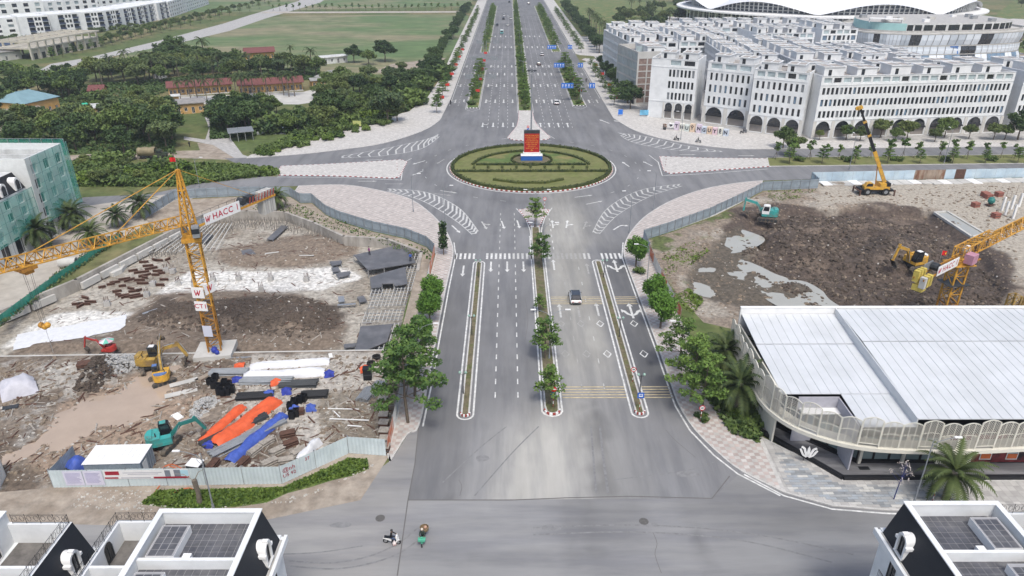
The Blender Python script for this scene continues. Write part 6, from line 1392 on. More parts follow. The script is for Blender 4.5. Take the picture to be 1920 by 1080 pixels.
def tower_crane_right():
 X, Y = 70.0, 101.4; t = thing('tower_crane','flat-top orange tower crane with pink cabin beyond the white showroom roof','crane',(X,Y,-1)); w_ = .95; a0 = R(10); zt = 9.6
 def sq(z): return [Vc((w_*1.414*cos(a0+PI/4+k*PI/2),w_*1.414*sin(a0+PI/4+k*PI/2),z)) for k in range(4)]
 for i in range(3): mb = MB(); lattice(mb,sq(3.2*i),sq(3.2*(i+1)),2,.11,.06); mb.build('mast_section',M['crane_dark'] if i < 1 else M['crane'],t)
 m = MB(); m.obox((0,0,6.5),(3.6,3.0,.08),a0); m.build('mast_platform',M['dark_metal'],t); m = MB(); m.obox((0,0,zt+.25),(3.6,3.0,.12),a0); m.tube((0,0,zt),(0,0,zt+.9),1.1,1.1,12); m.build('slewing_ring',M['crane'],t)
 jd = Vc((.81,.59,0)).normalized(); sd_ = Vc((jd.y,-jd.x,0)); zj = zt+1.4
 for i in range(8):
  A, B = Vc((0,0,zj))+jd*(-1.5+4*i), Vc((0,0,zj))+jd*(2.5+4*i); up = Vc((0,0,1.7))
  mb = MB(); lattice(mb,[A-sd_*.75,A+sd_*.75,A+sd_*.75+up,A-sd_*.75+up] if i < 3 else [A-sd_*.75,A+sd_*.75,A+up],[B-sd_*.75,B+sd_*.75,B+sd_*.75+up,B-sd_*.75+up] if i < 3 else [B-sd_*.75,B+sd_*.75,B+up],3,.08,.05); mb.build('jib_section',M['crane'],t)
 A = Vc((0,0,zj-.3)); B = A-jd*13
 for s_ in (-1,1): m = MB(); m.beam(A+sd_*(.7*s_),B+sd_*(.7*s_),.16,.3); m.build('counter_jib_beam',M['crane_dark'],t)
 yb = mat('ballast_yellow',(.56,.44,.10),.7,n=.25,ns=1.5)
 for k in range(3):
  for s_ in (-1,1): p = A-jd*(10.9+.85*k)+sd_*(.55*s_); m = MB(); m.obox(p+Vc((0,0,-.5 if s_ > 0 else .2)),(.6,.8,1.7),atan2(jd.y,jd.x)); m.build('ballast_slab',[yb,M['concrete_light']][(k == 2) * 1 if s_ > 0 else 0],t)
 m = MB(); m.obox(A-jd*12.2+Vc((0,0,-1.5)),(1.3,1.5,.9),atan2(jd.y,jd.x)); m.build('ballast_frame',yb,t)
 signboard(t,'name_board',A-jd*6.3+sd_*.9+Vc((0,0,.55)),atan2(jd.y,jd.x),6.4,1.5,'HACC 1',1.2)
 m = MB(); m.obox(sd_*1.4+Vc((0,0,zt+1.5)),(1.7,1.3,1.5),atan2(jd.y,jd.x)); m.build('operator_cab',mat('faded_pink',(.48,.25,.33),.6,n=.12),t)
 m = MB(); m.tube(A-jd*8.5+Vc((0,0,.8))-sd_*.5,A-jd*8.5+Vc((0,0,.8))+sd_*.5,.6,.6,10); m.build('winch',M['dark_metal'],t)
 m = MB(); m.obox(A-jd*9.5+Vc((0,0,.9))-sd_*.6,(2.6,.1,1.3),atan2(jd.y,jd.x)); m.build('side_grille',M['steel'],t)
 m = MB(); m.ball(jd*1.5+Vc((0,0,zj+.8)),.7,7,5); m.build('white_bag',M['white'],t)
 m = MB(); m.beam(sd_*1.0+Vc((0,0,zt)),sd_*1.0+jd*5+Vc((0,0,zt)),.2,.2); m.build('spreader_bar',M['crane_dark'],t); flag(t,A-jd*7.5+Vc((0,0,1.0)),R(20),1.3)
 m = MB(); m.obox((0,0,0),(4.6,4.6,.9),a0); m.build('footing',M['concrete'],t)
tower_crane_right()
def loose_mast(px, py, rz, lb):
 p = G(px,py); t = thing('crane_mast_section',lb,'crane part',p,rz); mb = MB(); sq = lambda z: [Vc((.9*cos(PI/4+k*PI/2),.9*sin(PI/4+k*PI/2),z)) for k in range(4)]; lattice(mb,sq(0),sq(2.6),2,.1,.05); mb.build('lattice',M['old_yellow'],t)
loose_mast(1895,580,R(10),'yellow crane mast section standing on the mud near the frame edge'); loose_mast(1925,580,R(30),'yellow crane mast section cut by the frame edge')
# ================================================================== excavators
def excavator(label, loc, rz, body_m, arm_m, cab_m, s=1., swing=0., boom=(1.0,40), stick=-55, bucket_up=0, roof_m=None, canopy=False, arm_dir=None):
 t = thing('excavator',label,'excavator',loc,rz,scale=s)
 for sy in (-1,1):
  m = MB(); pr = [(-1.75,.15),(-1.5,0),(1.5,0),(1.75,.15),(1.85,.42),(1.7,.68),(1.45,.8),(-1.45,.8),(-1.7,.68),(-1.85,.42)]; y0, y1 = sy*1.15-.27, sy*1.15+.27
  n = len(pr); m.add([(x,y0,z) for x,z in pr]+[(x,y1,z) for x,z in pr],[(i,(i+1)%n,(i+1)%n+n,i+n) for i in range(n)]+[tuple(range(n-1,-1,-1)),tuple(range(n,2*n))]); q = m.build('track',M['track'],t)
  for x in (-1.35,-.7,0,.7,1.35): w_ = MB(); w_.wheel((x,sy*1.15+sy*.26,.38),.27,.08,10,0,'Y'); w_.build('track_wheel',M['dark_metal'],q)
 m = MB(); m.box(-.9,.9,-.9,.9,.35,.75); m.tube((0,0,.75),(0,0,.98),.75,.75,14); m.build('undercarriage',M['dark_metal'],t)
 up = bpy.data.objects.new('upper_body',None); C.objects.link(up); up.parent = t; up.rotation_euler = (0,0,swing); up.location = (0,0,.98)
 pl = [(1.15,-1.2),(1.15,1.2),(-.9,1.2),(-1.5,.95),(-1.75,.45),(-1.8,0),(-1.75,-.45),(-1.5,-.95),(-.9,-1.2)]
 m = MB(); m.prism(pl,0,.45,0,bottom=True); m.prism([(-.1,-1.18),(-.1,1.18),(-.9,1.18),(-1.48,.93),(-1.72,.44),(-1.77,0),(-1.72,-.44),(-1.48,-.93),(-.9,-1.18)],.451,1.12,0); m.box(-.1,1.1,-1.17,-.35,.451,.95,0); m.build('engine_house',body_m,up)
 m = MB(); m.prism([(-.95,-1.0),(-.95,1.0),(-1.45,.8),(-1.62,.3),(-1.62,-.3),(-1.45,-.8)],1.121,1.3); m.build('engine_cover',arm_m if roof_m is None else roof_m,up); m = MB(); m.tube((-.55,-.6,1.12),(-.55,-.6,1.6),.07,.07,6); m.build('exhaust',M['dark_metal'],up)
 if canopy:
  m = MB()
  for x, y in ((-.2,-.5),(-.2,.5)): m.tube((x,y,1.0),(x,y,2.0),.04,.04,5)
  m.build('canopy_post',M['dark_metal'],up)
 else:
  m = MB(); cp = [(-.15,.46),(1.15,.46),(1.18,1.0),(.95,1.95),(.75,2.05),(-.15,2.05)]; n = 6; m.add([(x,.3,z) for x,z in cp]+[(x,1.17,z) for x,z in cp],[(i,i+n,(i+1)%n+n,(i+1)%n) for i in range(n)]+[tuple(range(n)),tuple(range(2*n-1,n-1,-1))]); cb = m.build('cab',cab_m,up)
  for y in (.29,1.18): g = MB(); g.face([(0,y,1.05),(1.02,y,1.05),(.86,y,1.85),(0,y,1.85)]); g.build('cab_window',M['glass'],cb)
  g = MB(); g.face([(1.195,.38,.95),(1.195,1.09,.95),(.985,1.09,1.85),(.985,.38,1.85)]); g.build('windscreen',M['glass'],cb); g = MB(); g.face([(-.16,.4,1.1),(-.16,1.07,1.1),(-.16,1.07,1.85),(-.16,.4,1.85)]); g.build('cab_window',M['glass'],cb)
  g = MB(); g.box(.0,.7,.4,1.07,2.055,2.1); g.build('cab_roof',roof_m or M['white'],cb)
 d0 = Vc((1.05,0,.55)); L1, L2 = 1.9*boom[0], 2.0*boom[0]; a1 = R(boom[1]); a2 = R(boom[1]-38); d1 = d0+Vc((cos(a1)*L1,0,sin(a1)*L1)); d2 = d1+Vc((cos(a2)*L2,0,sin(a2)*L2)); a3 = R(boom[1]-38+stick); d3 = d2+Vc((cos(a3)*2.1*boom[0],0,sin(a3)*2.1*boom[0]))
 bm = MB(); bm.beam(d0,d1,.32,.42); bm.beam(d1-Vc((cos(a2),0,sin(a2)))*.12,d2,.32,.40); bm.wheel(d1,.24,.33,10,0,'Y'); b_ = bm.build('boom',arm_m,up)
 for y in (-.22,.22): c_ = MB(); c_.tube(d0+Vc((.35,y,-.25)),d1+Vc((-.1,y,-.05)),.06,.05,6); c_.build('ram',M['steel'],b_)
 c_ = MB(); c_.tube(d1+Vc((.1,0,.32)),d2+Vc((-.15,0,.3)),.06,.05,6); c_.build('ram',M['steel'],b_)
 sm_ = MB(); e = Vc((cos(a3),0,sin(a3))); sm_.beam(d2-e*.45,d3,.26,.32); sm_.wheel(d2,.2,.3,10,0,'Y'); sk = sm_.build('stick',arm_m,up); c_ = MB(); c_.tube(d2+Vc((.3,0,.2)),d3+Vc((.25,0,.3)),.05,.04,6); c_.build('ram',M['steel'],sk)
 bk = MB(); n = 7; bw = .5; ang = a3+R(-35+bucket_up); pr = [(d3.x+.75*(1-cos(k*2.6/n))*cos(ang)+.62*sin(k*2.6/n)*sin(ang), d3.z+.75*(1-cos(k*2.6/n))*sin(ang)-.62*sin(k*2.6/n)*cos(ang)) for k in range(n+1)]
 for a, b in zip(pr,pr[1:]): bk.add([(a[0],-bw,a[1]),(a[0],bw,a[1]),(b[0],bw,b[1]),(b[0],-bw,b[1])],[(0,1,2,3)])
 for y in (-bw,bw): bk.face([(p[0],y,p[1]) for p in pr])
 for k in range(5): y = -bw+.1+.2*k; bk.beam((pr[-1][0],y,pr[-1][1]),(pr[-1][0]*2-pr[-2][0],y,pr[-1][1]*2-pr[-2][1]),.09,.05)
 bk.build('bucket',M['track'],up); return t
wm = M['white']; blu = mat('hood_blue',(.12,.2,.42),.5,n=.15)
excavator('teal excavator with white rounded cab reaching at the grey-blue fence',G(1438,412,-.2),R(165),M['teal'],M['teal'],M['white'],1.18,0,(1.0,52),-100)
excavator('yellow excavator half hidden by crane ballast on the dark spoil',G(1712,502,.2),R(200),M['machine_yellow'],M['machine_yellow'],M['black'],1.2,0,(1.05,60),-95,roof_m=M['white'])
excavator('teal and black excavator working beside the orange tarpaulin',G(308,838),R(78),M['teal'],M['teal_dark'],M['black'],.98,R(-55),(.9,45),-70,roof_m=M['teal'])
excavator('small yellow excavator with blue hood standing in the brown puddle',G(306,716,-.2),R(38),M['machine_yellow'],M['old_yellow'],M['dark_metal'],.86,R(72),(1.25,62),-25,roof_m=blu)
excavator('weathered yellow excavator with engine cover open at the puddle edge',G(284,690,.0),R(-60),M['old_yellow'],M['old_yellow'],M['dark_metal'],1.02,R(66),(1.0,52),-78)
ex = excavator('red mini excavator under a coloured parasol in the pit',G(206,662,-1.2),R(175),mat('machine_red',(.45,.05,.04),.5,n=.15),MAT['machine_red'],M['black'],.62,0,(1.3,50),-85,canopy=True)
um = thing('parasol','green and pink segmented parasol over the red mini excavator','parasol',ex.location+Vc((0,0,1.5)),0); cols = [mat('parasol_green',(.15,.5,.38),.6),mat('parasol_pink',(.62,.38,.45),.6),mat('parasol_white',(.66,.7,.72),.6)]
for k in range(8): m = MB(); a, b = k*PI/4, (k+1)*PI/4; m.face([(0,0,1.0),(1.05*cos(a),1.05*sin(a),.62),(1.05*cos(b),1.05*sin(b),.62)]); m.build('canopy_segment',cols[k % 3],um)
m = MB(); m.tube((0,0,-.6),(0,0,1.0),.02,.02,5); m.build('pole',M['steel'],um)
def mobile_crane():
 p = G(1637,363); t = thing('mobile_crane','yellow two-axle mobile crane with raised black-tipped boom','crane',p,0,scale=1.12)
 for x in (-1.9,1.9):
  for y in (-1.15,1.15): w_ = MB(); w_.wheel((x,y,.75),.75,.5,16,0,'Y'); q = w_.build('wheel',M['rubber'],t); r_ = MB(); r_.wheel((x,y+(.26 if y > 0 else -.26),.75),.38,.03,10,0,'Y'); r_.build('rim',M['grey_metal'],q)
 m = MB(); m.box(-3.2,3.2,-1.0,1.0,.75,1.2); m.box(-3.4,-2.6,-1.3,1.3,.9,1.25); m.box(2.7,3.5,-1.3,1.3,.9,1.25); m.build('chassis',M['black'],t)
 for x in (-3.6,3.6):
  for y in (-1.6,1.6): o_ = MB(); o_.box(x-.15,x+.15,min(0,y)*.9,max(0,y)*.9,.85,1.05); o_.box(x-.12,x+.12,y-.12,y+.12,0,1.3); o_.build('outrigger',M['rust'],t)
 m = MB(); m.box(-2.2,2.7,-1.15,1.15,1.21,1.7); m.box(.6,2.7,-1.1,1.1,1.701,2.5); m.build('deck_house',M['machine_yellow'],t)
 m = MB(); m.box(1.9,2.75,-1.16,1.16,1.9,2.6); m.build('counterweight',M['black'],t)
 m = MB(); cp = [(-2.6,1.3),(-.9,1.3),(-.9,2.5),(-1.3,2.75),(-2.2,2.6),(-2.65,1.9)]; n = 6; m.add([(x,-1.1,z) for x,z in cp]+[(x,-.1,z) for x,z in cp],[(i,i+n,(i+1)%n+n,(i+1)%n) for i in range(n)]+[tuple(range(n)),tuple(range(2*n-1,n-1,-1))]); q = m.build('cab',M['machine_yellow'],t)
 g = MB(); g.face([(-2.4,-1.115,1.9),(-1.0,-1.115,1.9),(-1.0,-1.115,2.5),(-2.1,-1.115,2.5)]); g.build('cab_window',M['glass'],q)
 a = Vc((1.9,0,2.4)); tip = GY(1612,199,p.y+1.5)-p; tip = tip/1.12; d = (tip-a)
 for k, (u0,u1,w_,mm) in enumerate(((0,.42,.62,'machine_yellow'),(.40,.62,.5,'black'),(.60,.80,.42,'black'),(.78,.97,.34,'black'))): m = MB(); m.beam(a+d*u0,a+d*u1,w_,w_*1.15); m.build('boom_section',M[mm],t)
 for u0 in (.625,.80): m = MB(); m.beam(a+d*(u0-.012),a+d*(u0+.012),.66,.7); m.build('boom_collar',M['machine_yellow'],t)
 m = MB(); m.beam(a+d*.965,a+d*1.0,.8,.9); m.wheel(a+d*.985+Vc((-.5,0,-.2)),.4,.3,10,0,'Y'); m.build('boom_head',M['machine_yellow'],t)
 m = MB(); m.tube(Vc((.1,0,1.7)),a+d*.28,.13,.1,8); m.build('boom_ram',M['crane_dark'],t); hk = a+d*.985+Vc((-.9,0,-4.2)); m = MB(); m.tube(a+d*.985+Vc((-.9,0,-.2)),hk,.03,.03,4); m.build('hoist_rope',M['dark_metal'],t); m = MB(); m.ball(hk,.3,8,5); m.build('hook',M['black'],t)
mobile_crane()
# ================================================================== road vehicles
def car_parts(t, bodym, roofm, suv=False, L=4.3, W=1.82, rear_glass=True):
 H0, H1 = (.95,1.62) if suv else (.88,1.44); hl = L/2
 pr = [(-hl,.35),(-hl+.05,.72),(-hl+.12,H0),(-hl+.95 if not suv else -hl+1.0,H0+.05),(hl-.12,H0+.02),(hl,.75),(hl,.35)]   # -Y rear ... front +
 def loft(rings, nm, m, par, closed=True, smooth=True):
  mb = MB(); n = len(rings[0]);
  for r in rings: mb.v += [tuple(v) for v in r]
  for k in range(len(rings)-1):
   for i in range(n): j = (i+1) % n; mb.f.append((k*n+i,k*n+j,(k+1)*n+j,(k+1)*n+i)); mb.m.append(0)
  mb.f.append(tuple(range(n-1,-1,-1))); mb.m.append(0); mb.f.append(tuple((len(rings)-1)*n+i for i in range(n))); mb.m.append(0)
  o = mb.build(nm,m,par,smooth=False); return o
 def ringx(y, zb, zt, w_, c=.16): h = w_/2; return [Vc((-h+c*.4,y,zb)),Vc((h-c*.4,y,zb)),Vc((h,y,zb+.2)),Vc((h,y,zt-c)),Vc((h-c,y,zt)),Vc((-h+c,y,zt)),Vc((-h,y,zt-c)),Vc((-h,y,zb+.2))]
 body = loft([ringx(-hl,.42,H0-.12,W*.86),ringx(-hl+.12,.3,H0,W*.95),ringx(-hl+.6,.26,H0+.03,W),ringx(0,.24,H0+.03,W),ringx(hl-1.2,.26,H0+.0,W),ringx(hl-.35,.3,H0-.12,W*.95),ringx(hl,.42,H0-.28,W*.8)],'body',bodym,t)
 yr, yf = (-hl+.18, hl-1.75) if suv else (-hl+.55, hl-1.75)
 glass = loft([ringx(yr,H0-.02,H0+.06,W*.92),ringx(yr+.35 if suv else yr+.6,H0-.02,H1-.04,W*.8),ringx(yf,H0-.02,H1-.04,W*.8),ringx(yf+.85,H0-.02,H0+.02,W*.9)],'greenhouse',M['glass'],t)
 rf = MB(); w_ = W*.39; y0, y1 = (yr+.4 if suv else yr+.68), yf-.05; rf.box(-w_,w_,y0,y1,H1-.045,H1+.03); rf.build('roof',roofm,t)
 if suv:
  for x in (-w_-.01,w_+.01): r_ = MB(); r_.box(x-.04,x+.04,y0,y1,H1+.03,H1+.09); r_.build('roof_rail',M['steel'],t)
  g = MB(); g.box(-w_+.1,w_-.1,y0+.1,y1-.5,H1+.031,H1+.036); g.build('sun_roof',mat('tinted_roof',(.05,.06,.08),.2),t)
 for x in (-W/2,W/2):
  for y in (-hl+.8,hl-.85): o_ = MB(); o_.wheel((x*.93,y,.33),.33,.22,14); q = o_.build('wheel',M['rubber'],t); r_ = MB(); r_.wheel((x*.93+(.115 if x > 0 else -.115),y,.33),.2,.01,8); r_.build('rim',M['steel'],q)
  mm = MB(); mm.box(min(x,x*1.13),max(x,x*1.13),yf+.2,yf+.35,H0-.02,H0+.12); mm.build('wing_mirror',M['black'],t)
  l = MB(); l.box(x*.55-.18,x*.55+.18,-hl-.015,-hl+.03,H0-.35,H0-.2); l.build('tail_light',mat('tail_red',(.4,.02,.02),.3),t); l = MB(); l.box(x*.6-.18,x*.6+.18,hl-.12,hl+.01,H0-.45,H0-.33); l.build('headlight',mat('lamp_glass',(.7,.72,.75),.15),t)
 b = MB(); b.box(-W*.4,W*.4,-hl-.04,-hl+.1,.32,.5); b.build('bumper',M['black'],t); pl = MB(); pl.box(-.25,.25,-hl-.03,-hl-.01,.58,.7); pl.build('number_plate',M['white'],t)
carw = mat('car_white',(.78,.78,.77),.3,n=.02,spec=.6); carb = mat('car_black',(.02,.022,.025),.25,n=.05,spec=.6); carg = mat('car_grey',(.22,.23,.25),.3,n=.03,spec=.6)
t = thing('car','white hatchback SUV with dark roof crossing the yellow bars','car',(10.95,106.4,.034),0); car_parts(t,carw,mat('roof_dark',(.06,.065,.075),.25),True,4.35,1.88)
wc = thing('car','white car crossing from the junction on the far avenue, nearest of the far cars','car',(0,0,0)); car_parts(wc,carw,carw,False,4.4)
p = G(1043,195); wc.location = (p.x,p.y,.034)
bc = thing('car','black SUV driving away on the far avenue','car',(0,0,0)); car_parts(bc,carb,carb,True,4.6); p = G(1010,122); bc.location = (p.x,p.y,.034)
for px, py, src, lb, rz in ((1016,104,wc,'white car ahead of the black SUV on the far avenue',0),(941,62,wc,'',PI),(953,33,wc,'white car in the middle lane of the incoming carriageway',PI),(945,30,wc,'white car closest to the meadow among the incoming cars',PI),(958,36,wc,'white car next to the central trees in the incoming carriageway',PI),(944,37,bc,'dark car leading the incoming white cars',PI),(952,48,wc,'silver-roofed white car behind the turquoise minibus',PI),(932,49,bc,'dark car in the lane beside the turquoise minibus',PI),(991,8,bc,'small dark car near the top of the far avenue',0),(955,5,bc,'small dark car at the very top of the incoming carriageway',PI),(962,20,wc,'lone white car high on the incoming carriageway',PI)):
 p = G(px,py)
 if (px,py) == (941,62): continue
 dup(src,(p.x,p.y,.034),rz,lb)
def minibus():
 p = G(941,63); t = thing('minibus','small turquoise minibus coming down the far avenue','bus',(p.x,p.y,.034),PI); m = MB(); m.box(-.95,.95,-2.6,2.6,.35,2.2); m.build('body',mat('turquoise_paint',(.15,.42,.42),.4),t); m = MB(); m.box(-.9,.9,-2.4,2.3,2.201,2.28); m.build('roof',M['white'],t); m = MB(); m.face([(-.85,2.61,1.1),(.85,2.61,1.1),(.8,2.61,2.0),(-.8,2.61,2.0)]); m.build('windscreen',M['glass'],t)
 for x in (-.95,.95):
  for y in (-1.7,1.7): w_ = MB(); w_.wheel((x*.9,y,.36),.36,.25,12); w_.build('wheel',M['rubber'],t)
  m = MB(); xx = x*1.005; m.face([(xx,-2.3,1.2),(xx,2.2,1.2),(xx,2.2,1.95),(xx,-2.3,1.95)]); m.build('window',M['glass'],t)
minibus()
def lorry():
 p = G(292,296); t = thing('covered_lorry','old dark lorry with a sagging khaki canvas cover on the dirt track','lorry',(p.x,p.y,.02),R(4)); kh = mat('khaki_canvas',(.26,.22,.14),.9,n=.3,ns=1.2)
 m = MB(); pts = [(-1.25,1.0),(1.25,1.0),(1.28,2.3),(1.05,2.75),(.4,2.95),(-.4,2.95),(-1.05,2.75),(-1.28,2.3)]; n = 8
 for k in range(9):
  x = -4.2+.58*k; sg = .1*sin(k*1.6); m.v += [(x,y,z-(sg if z > 2.2 else 0)) for y,z in pts]
 for k in range(8):
  for i in range(n): m.f.append((k*n+i,k*n+(i+1)%n,(k+1)*n+(i+1)%n,(k+1)*n+i)); m.m.append(0)
 m.f += [tuple(range(n)),tuple(8*n+n-1-i for i in range(n))]; m.m += [0,0]; m.build('canvas_cover',kh,t,smooth=True)
 m = MB(); m.box(-4.3,.5,-1.2,1.2,.75,1.05); m.build('cargo_bed',M['dark_metal'],t); gm = mat('army_green',(.05,.065,.045),.6,n=.2)
 m = MB(); m.box(.6,1.9,-1.0,1.0,.8,2.2); q = m.build('cab',gm,t); g = MB(); g.box(.9,1.92,-1.02,1.02,1.55,2.05); g.build('cab_window',M['glass'],q); m = MB(); m.box(1.9,3.3,-.65,.65,.75,1.45); m.box(2.1,3.2,-1.05,1.05,.8,1.05); m.build('bonnet',gm,t)
 for x in (-3.2,-2.1,2.5):
  for y in (-1.0,1.0): w_ = MB(); w_.wheel((x,y,.5),.5,.32,12,0,'Y'); w_.build('wheel',M['rubber'],t)
lorry()
# ================================================================== people and two-wheelers
FIG = {}
def figure(joints, edges, rad, name, mats, pick, parent=None, loc=(0,0,0), rz=0):
 if len(joints) not in FIG:
  me = bpy.data.meshes.new(name); me.from_pydata(joints,edges,[]); o = bpy.data.objects.new(name,me); C.objects.link(o)
  o.modifiers.new('skin','SKIN'); sv = me.skin_vertices[0].data
  for i, r in enumerate(rad): sv[i].radius = (r,r)
  sv[0].use_root = True; s_ = o.modifiers.new('sub','SUBSURF'); s_.levels = 1; s_.render_levels = 1
  dg = bpy.context.evaluated_depsgraph_get(); FIG[len(joints)] = bpy.data.meshes.new_from_object(o.evaluated_get(dg)); bpy.data.objects.remove(o)
 nm = FIG[len(joints)].copy(); nm.materials.clear()
 for m in mats: nm.materials.append(m)
 for p in nm.polygons: p.material_index = pick(p.center); p.use_smooth = True
 return obj(name,nm,parent,loc,rz)
skin_m = mat('skin',(.42,.26,.18),.6,n=.08); jean = mat('denim',(.06,.09,.17),.85,n=.2); blk = mat('black_cloth',(.014,.014,.016),.85,n=.2); brown_c = mat('dark_green_cloth',(.04,.06,.05),.85,n=.25)
SJ = [(-.05,0,.86),(-.02,0,1.08),(.03,0,1.32),(.05,0,1.47),(.07,0,1.56),(.08,0,1.68),
      (.02,.19,1.38),(.20,.24,1.18),(.44,.22,1.10),(.53,.21,1.10),(.02,-.19,1.38),(.20,-.24,1.18),(.44,-.22,1.10),(.53,-.21,1.10),
      (-.02,.10,.84),(.38,.17,.80),(.34,.17,.42),(.46,.17,.34),(-.02,-.10,.84),(.38,-.17,.80),(.34,-.17,.42),(.46,-.17,.34)]
SE = [(0,1),(1,2),(2,3),(3,4),(4,5),(2,6),(6,7),(7,8),(8,9),(2,10),(10,11),(11,12),(12,13),(0,14),(14,15),(15,16),(16,17),(0,18),(18,19),(19,20),(20,21)]
SR = [.15,.14,.16,.075,.085,.10,.075,.06,.045,.04,.075,.06,.045,.04,.10,.075,.055,.045,.10,.075,.055,.045]
def rider(label, loc, rz, top, legs, hat, hatm, s=1.):
 t = thing('person',label,'person',loc,rz,scale=s)
 figure(SJ,SE,SR,'body',[top,legs,skin_m],lambda c: 2 if c.z > 1.5 or c.x > .47 and c.z > .9 else (1 if c.z < .93 and abs(c.y) > -1 and not (c.z > .9 and c.x > .15) else 0),t)
 h = MB()
 if hat == 'helmet': h.ball((.08,0,1.71),.135,10,6)
 else: h.lathe([(.21,1.70),(.02,1.86)],(.08,0,0),12)
 h.build('helmet' if hat == 'helmet' else 'conical_hat',hatm,t,smooth=True); return t
def scooter(label, loc, rz, bm, small=False, name='scooter'):
 t = thing(name,label,'scooter',loc,rz)
 for x in (-.62,.66): w_ = MB(); w_.wheel((x,0,.27),.27,.11,14,0,'Y'); q = w_.build('wheel',M['rubber'],t); r_ = MB(); r_.wheel((x,0,.27),.16,.12,10,0,'Y'); r_.build('rim',M['steel'],q)
 m = MB(); pr = [(-.85,.62),(-.3,.48),(.0,.36),(.0,.68),(-.3,.72),(-.8,.76)]; n = 6; m.add([(x,-.13,z) for x,z in pr]+[(x,.13,z) for x,z in pr],[(i,i+n,(i+1)%n+n,(i+1)%n) for i in range(n)]+[tuple(range(n)),tuple(range(2*n-1,n-1,-1))]); m.build('tail_body',bm,t)
 m = MB(); m.box(-.05,.42,-.15,.15,.26,.36); m.build('footboard',M['black'],t); m = MB(); pr = [(.4,.3),(.5,.3),(.72,.62),(.62,.98),(.5,1.0),(.55,.6)]; m.add([(x,-.2,z) for x,z in pr]+[(x,.2,z) for x,z in pr],[(i,i+n,(i+1)%n+n,(i+1)%n) for i in range(n)]+[tuple(range(n)),tuple(range(2*n-1,n-1,-1))]); m.build('front_fairing',bm,t)
 m = MB(); m.box(-.75,.05,-.14,.14,.761,.84); m.build('seat',M['black'],t); m = MB(); m.tube((.52,-.34,1.06),(.52,.34,1.06),.022,.022,6); m.box(.48,.62,-.12,.12,.98,1.12); m.build('handlebar',bm,t); m = MB(); m.box(.55,.8,-.07,.07,.5,.58); m.build('front_mudguard',bm,t); m = MB(); m.tube((-.9,.16,.3),(-.3,.16,.26),.05,.05,6); m.build('exhaust',M['dark_metal'],t); return t
p = G(735,1019); sc_ = scooter('white scooter ridden across the foreground junction',(p.x,p.y,.034),R(-8),carw)
rider('person in black jacket and black helmet riding the white scooter',(p.x,p.y,.034+.02),R(-8),blk,jean,'helmet',mat('helmet_black',(.03,.03,.032),.3))
b = MB(); b.ball((.36,-.3,.42),.2,8,6,0,1.2); b = thing('carrier_bag','white and red shopping bag hanging from the white scooter','bag',(p.x+.3,p.y-.3,.12),R(-8)); k = MB(); k.lathe([(.10,0),(.2,.06),(.19,.3),(.09,.45),(.03,.58)],(0,0,0),9); k.build('bag_body',mat('bag_plastic',(.70,.62,.60),.5,n=.2,ns=6),b); k = MB(); k.lathe([(.2,.1),(.203,.16)],(0,0,0),9); k.build('red_print',M['red'],b)
p = G(793,1016); gs = scooter('green front loaded motorbike coming towards the houses',(p.x,p.y,.034),R(-90),mat('bike_green',(.10,.42,.28),.5,n=.12)); m = MB(); m.box(.35,.85,-.36,.36,.82,1.0); m.build('green_tray',MAT['bike_green'],gs)
rider('person in dark clothes and pale cap riding the green motorbike',(p.x,p.y,.054),R(-90),brown_c,blk,'helmet',mat('pale_cap',(.62,.55,.48),.7))
ld = thing('rear_basket','round woven basket load behind the rider in dark clothes','basket',(p.x+.12,p.y+.75,.6),0); m = MB(); m.lathe([(.3,.2),(.42,.3),(.46,.62),(.40,.66),(.36,.4)],(0,0,0),12); m.build('basket_body',mat('wicker',(.22,.16,.09),.85,n=.3,ns=8),ld); m = MB(); m.ball((.1,0,.6),.2,8,5); m.build('parcel',skin_m,ld)
for px, py, rz, lb, cl in ((1268,264,R(155),'riding on the kerb side lane before the letter blocks',blk),(1309,268,R(152),'following the other scooter before the letter blocks',brown_c),(845,196,R(90),'riding in the side lane by the meadow pavement',blk),(1099,154,R(90),'riding up the side lane by the terraces',blk),(1002,152,R(-90),'',blk)):
 if not lb: continue
 p = G(px,py); scooter('small dark scooter '+lb,(p.x,p.y,.036),rz,carg if cl is brown_c else carb); rider('tiny rider in dark clothes '+lb,(p.x,p.y,.05),rz,cl,blk,'helmet',carg)
p = G(1391,251); scooter('scooter parked beside the glazed shopfront of the stepped terrace',(p.x,p.y,.16),R(30),carb); scooter('second scooter parked by the stepped terrace',(p.x+1,p.y+.4,.16),R(35),carg)
TJ = [(0,0,.95),(0,0,1.15),(0,0,1.38),(0,0,1.5),(0,0,1.58),(0,.02,1.70),(.19,0,1.4),(.25,.02,1.13),(.26,.08,.88),(-.19,0,1.4),(-.25,.02,1.13),(-.26,.08,.88),(.1,0,.9),(.11,.05,.48),(.11,-.02,.07),(.11,.12,.05),(-.1,0,.9),(-.11,-.05,.48),(-.11,-.14,.1),(-.11,0,.05)]
TE = [(0,1),(1,2),(2,3),(3,4),(4,5),(2,6),(6,7),(7,8),(2,9),(9,10),(10,11),(0,12),(12,13),(13,14),(14,15),(0,16),(16,17),(17,18),(18,19)]; TR = [.15,.14,.16,.07,.08,.1,.075,.055,.04,.075,.055,.04,.1,.07,.05,.045,.1,.07,.05,.045]
def walker(label, loc, rz, top, legs):
 t = thing('person',label,'person',loc,rz); figure(TJ,TE,TR,'body',[top,legs,skin_m],lambda c: 2 if c.z > 1.52 or (c.z < 1.0 and abs(c.x) > .22) else (1 if c.z < .95 else 0),t); h = MB(); h.ball((0,0,1.73),.115,9,6); h.build('hair',blk,t,smooth=True)
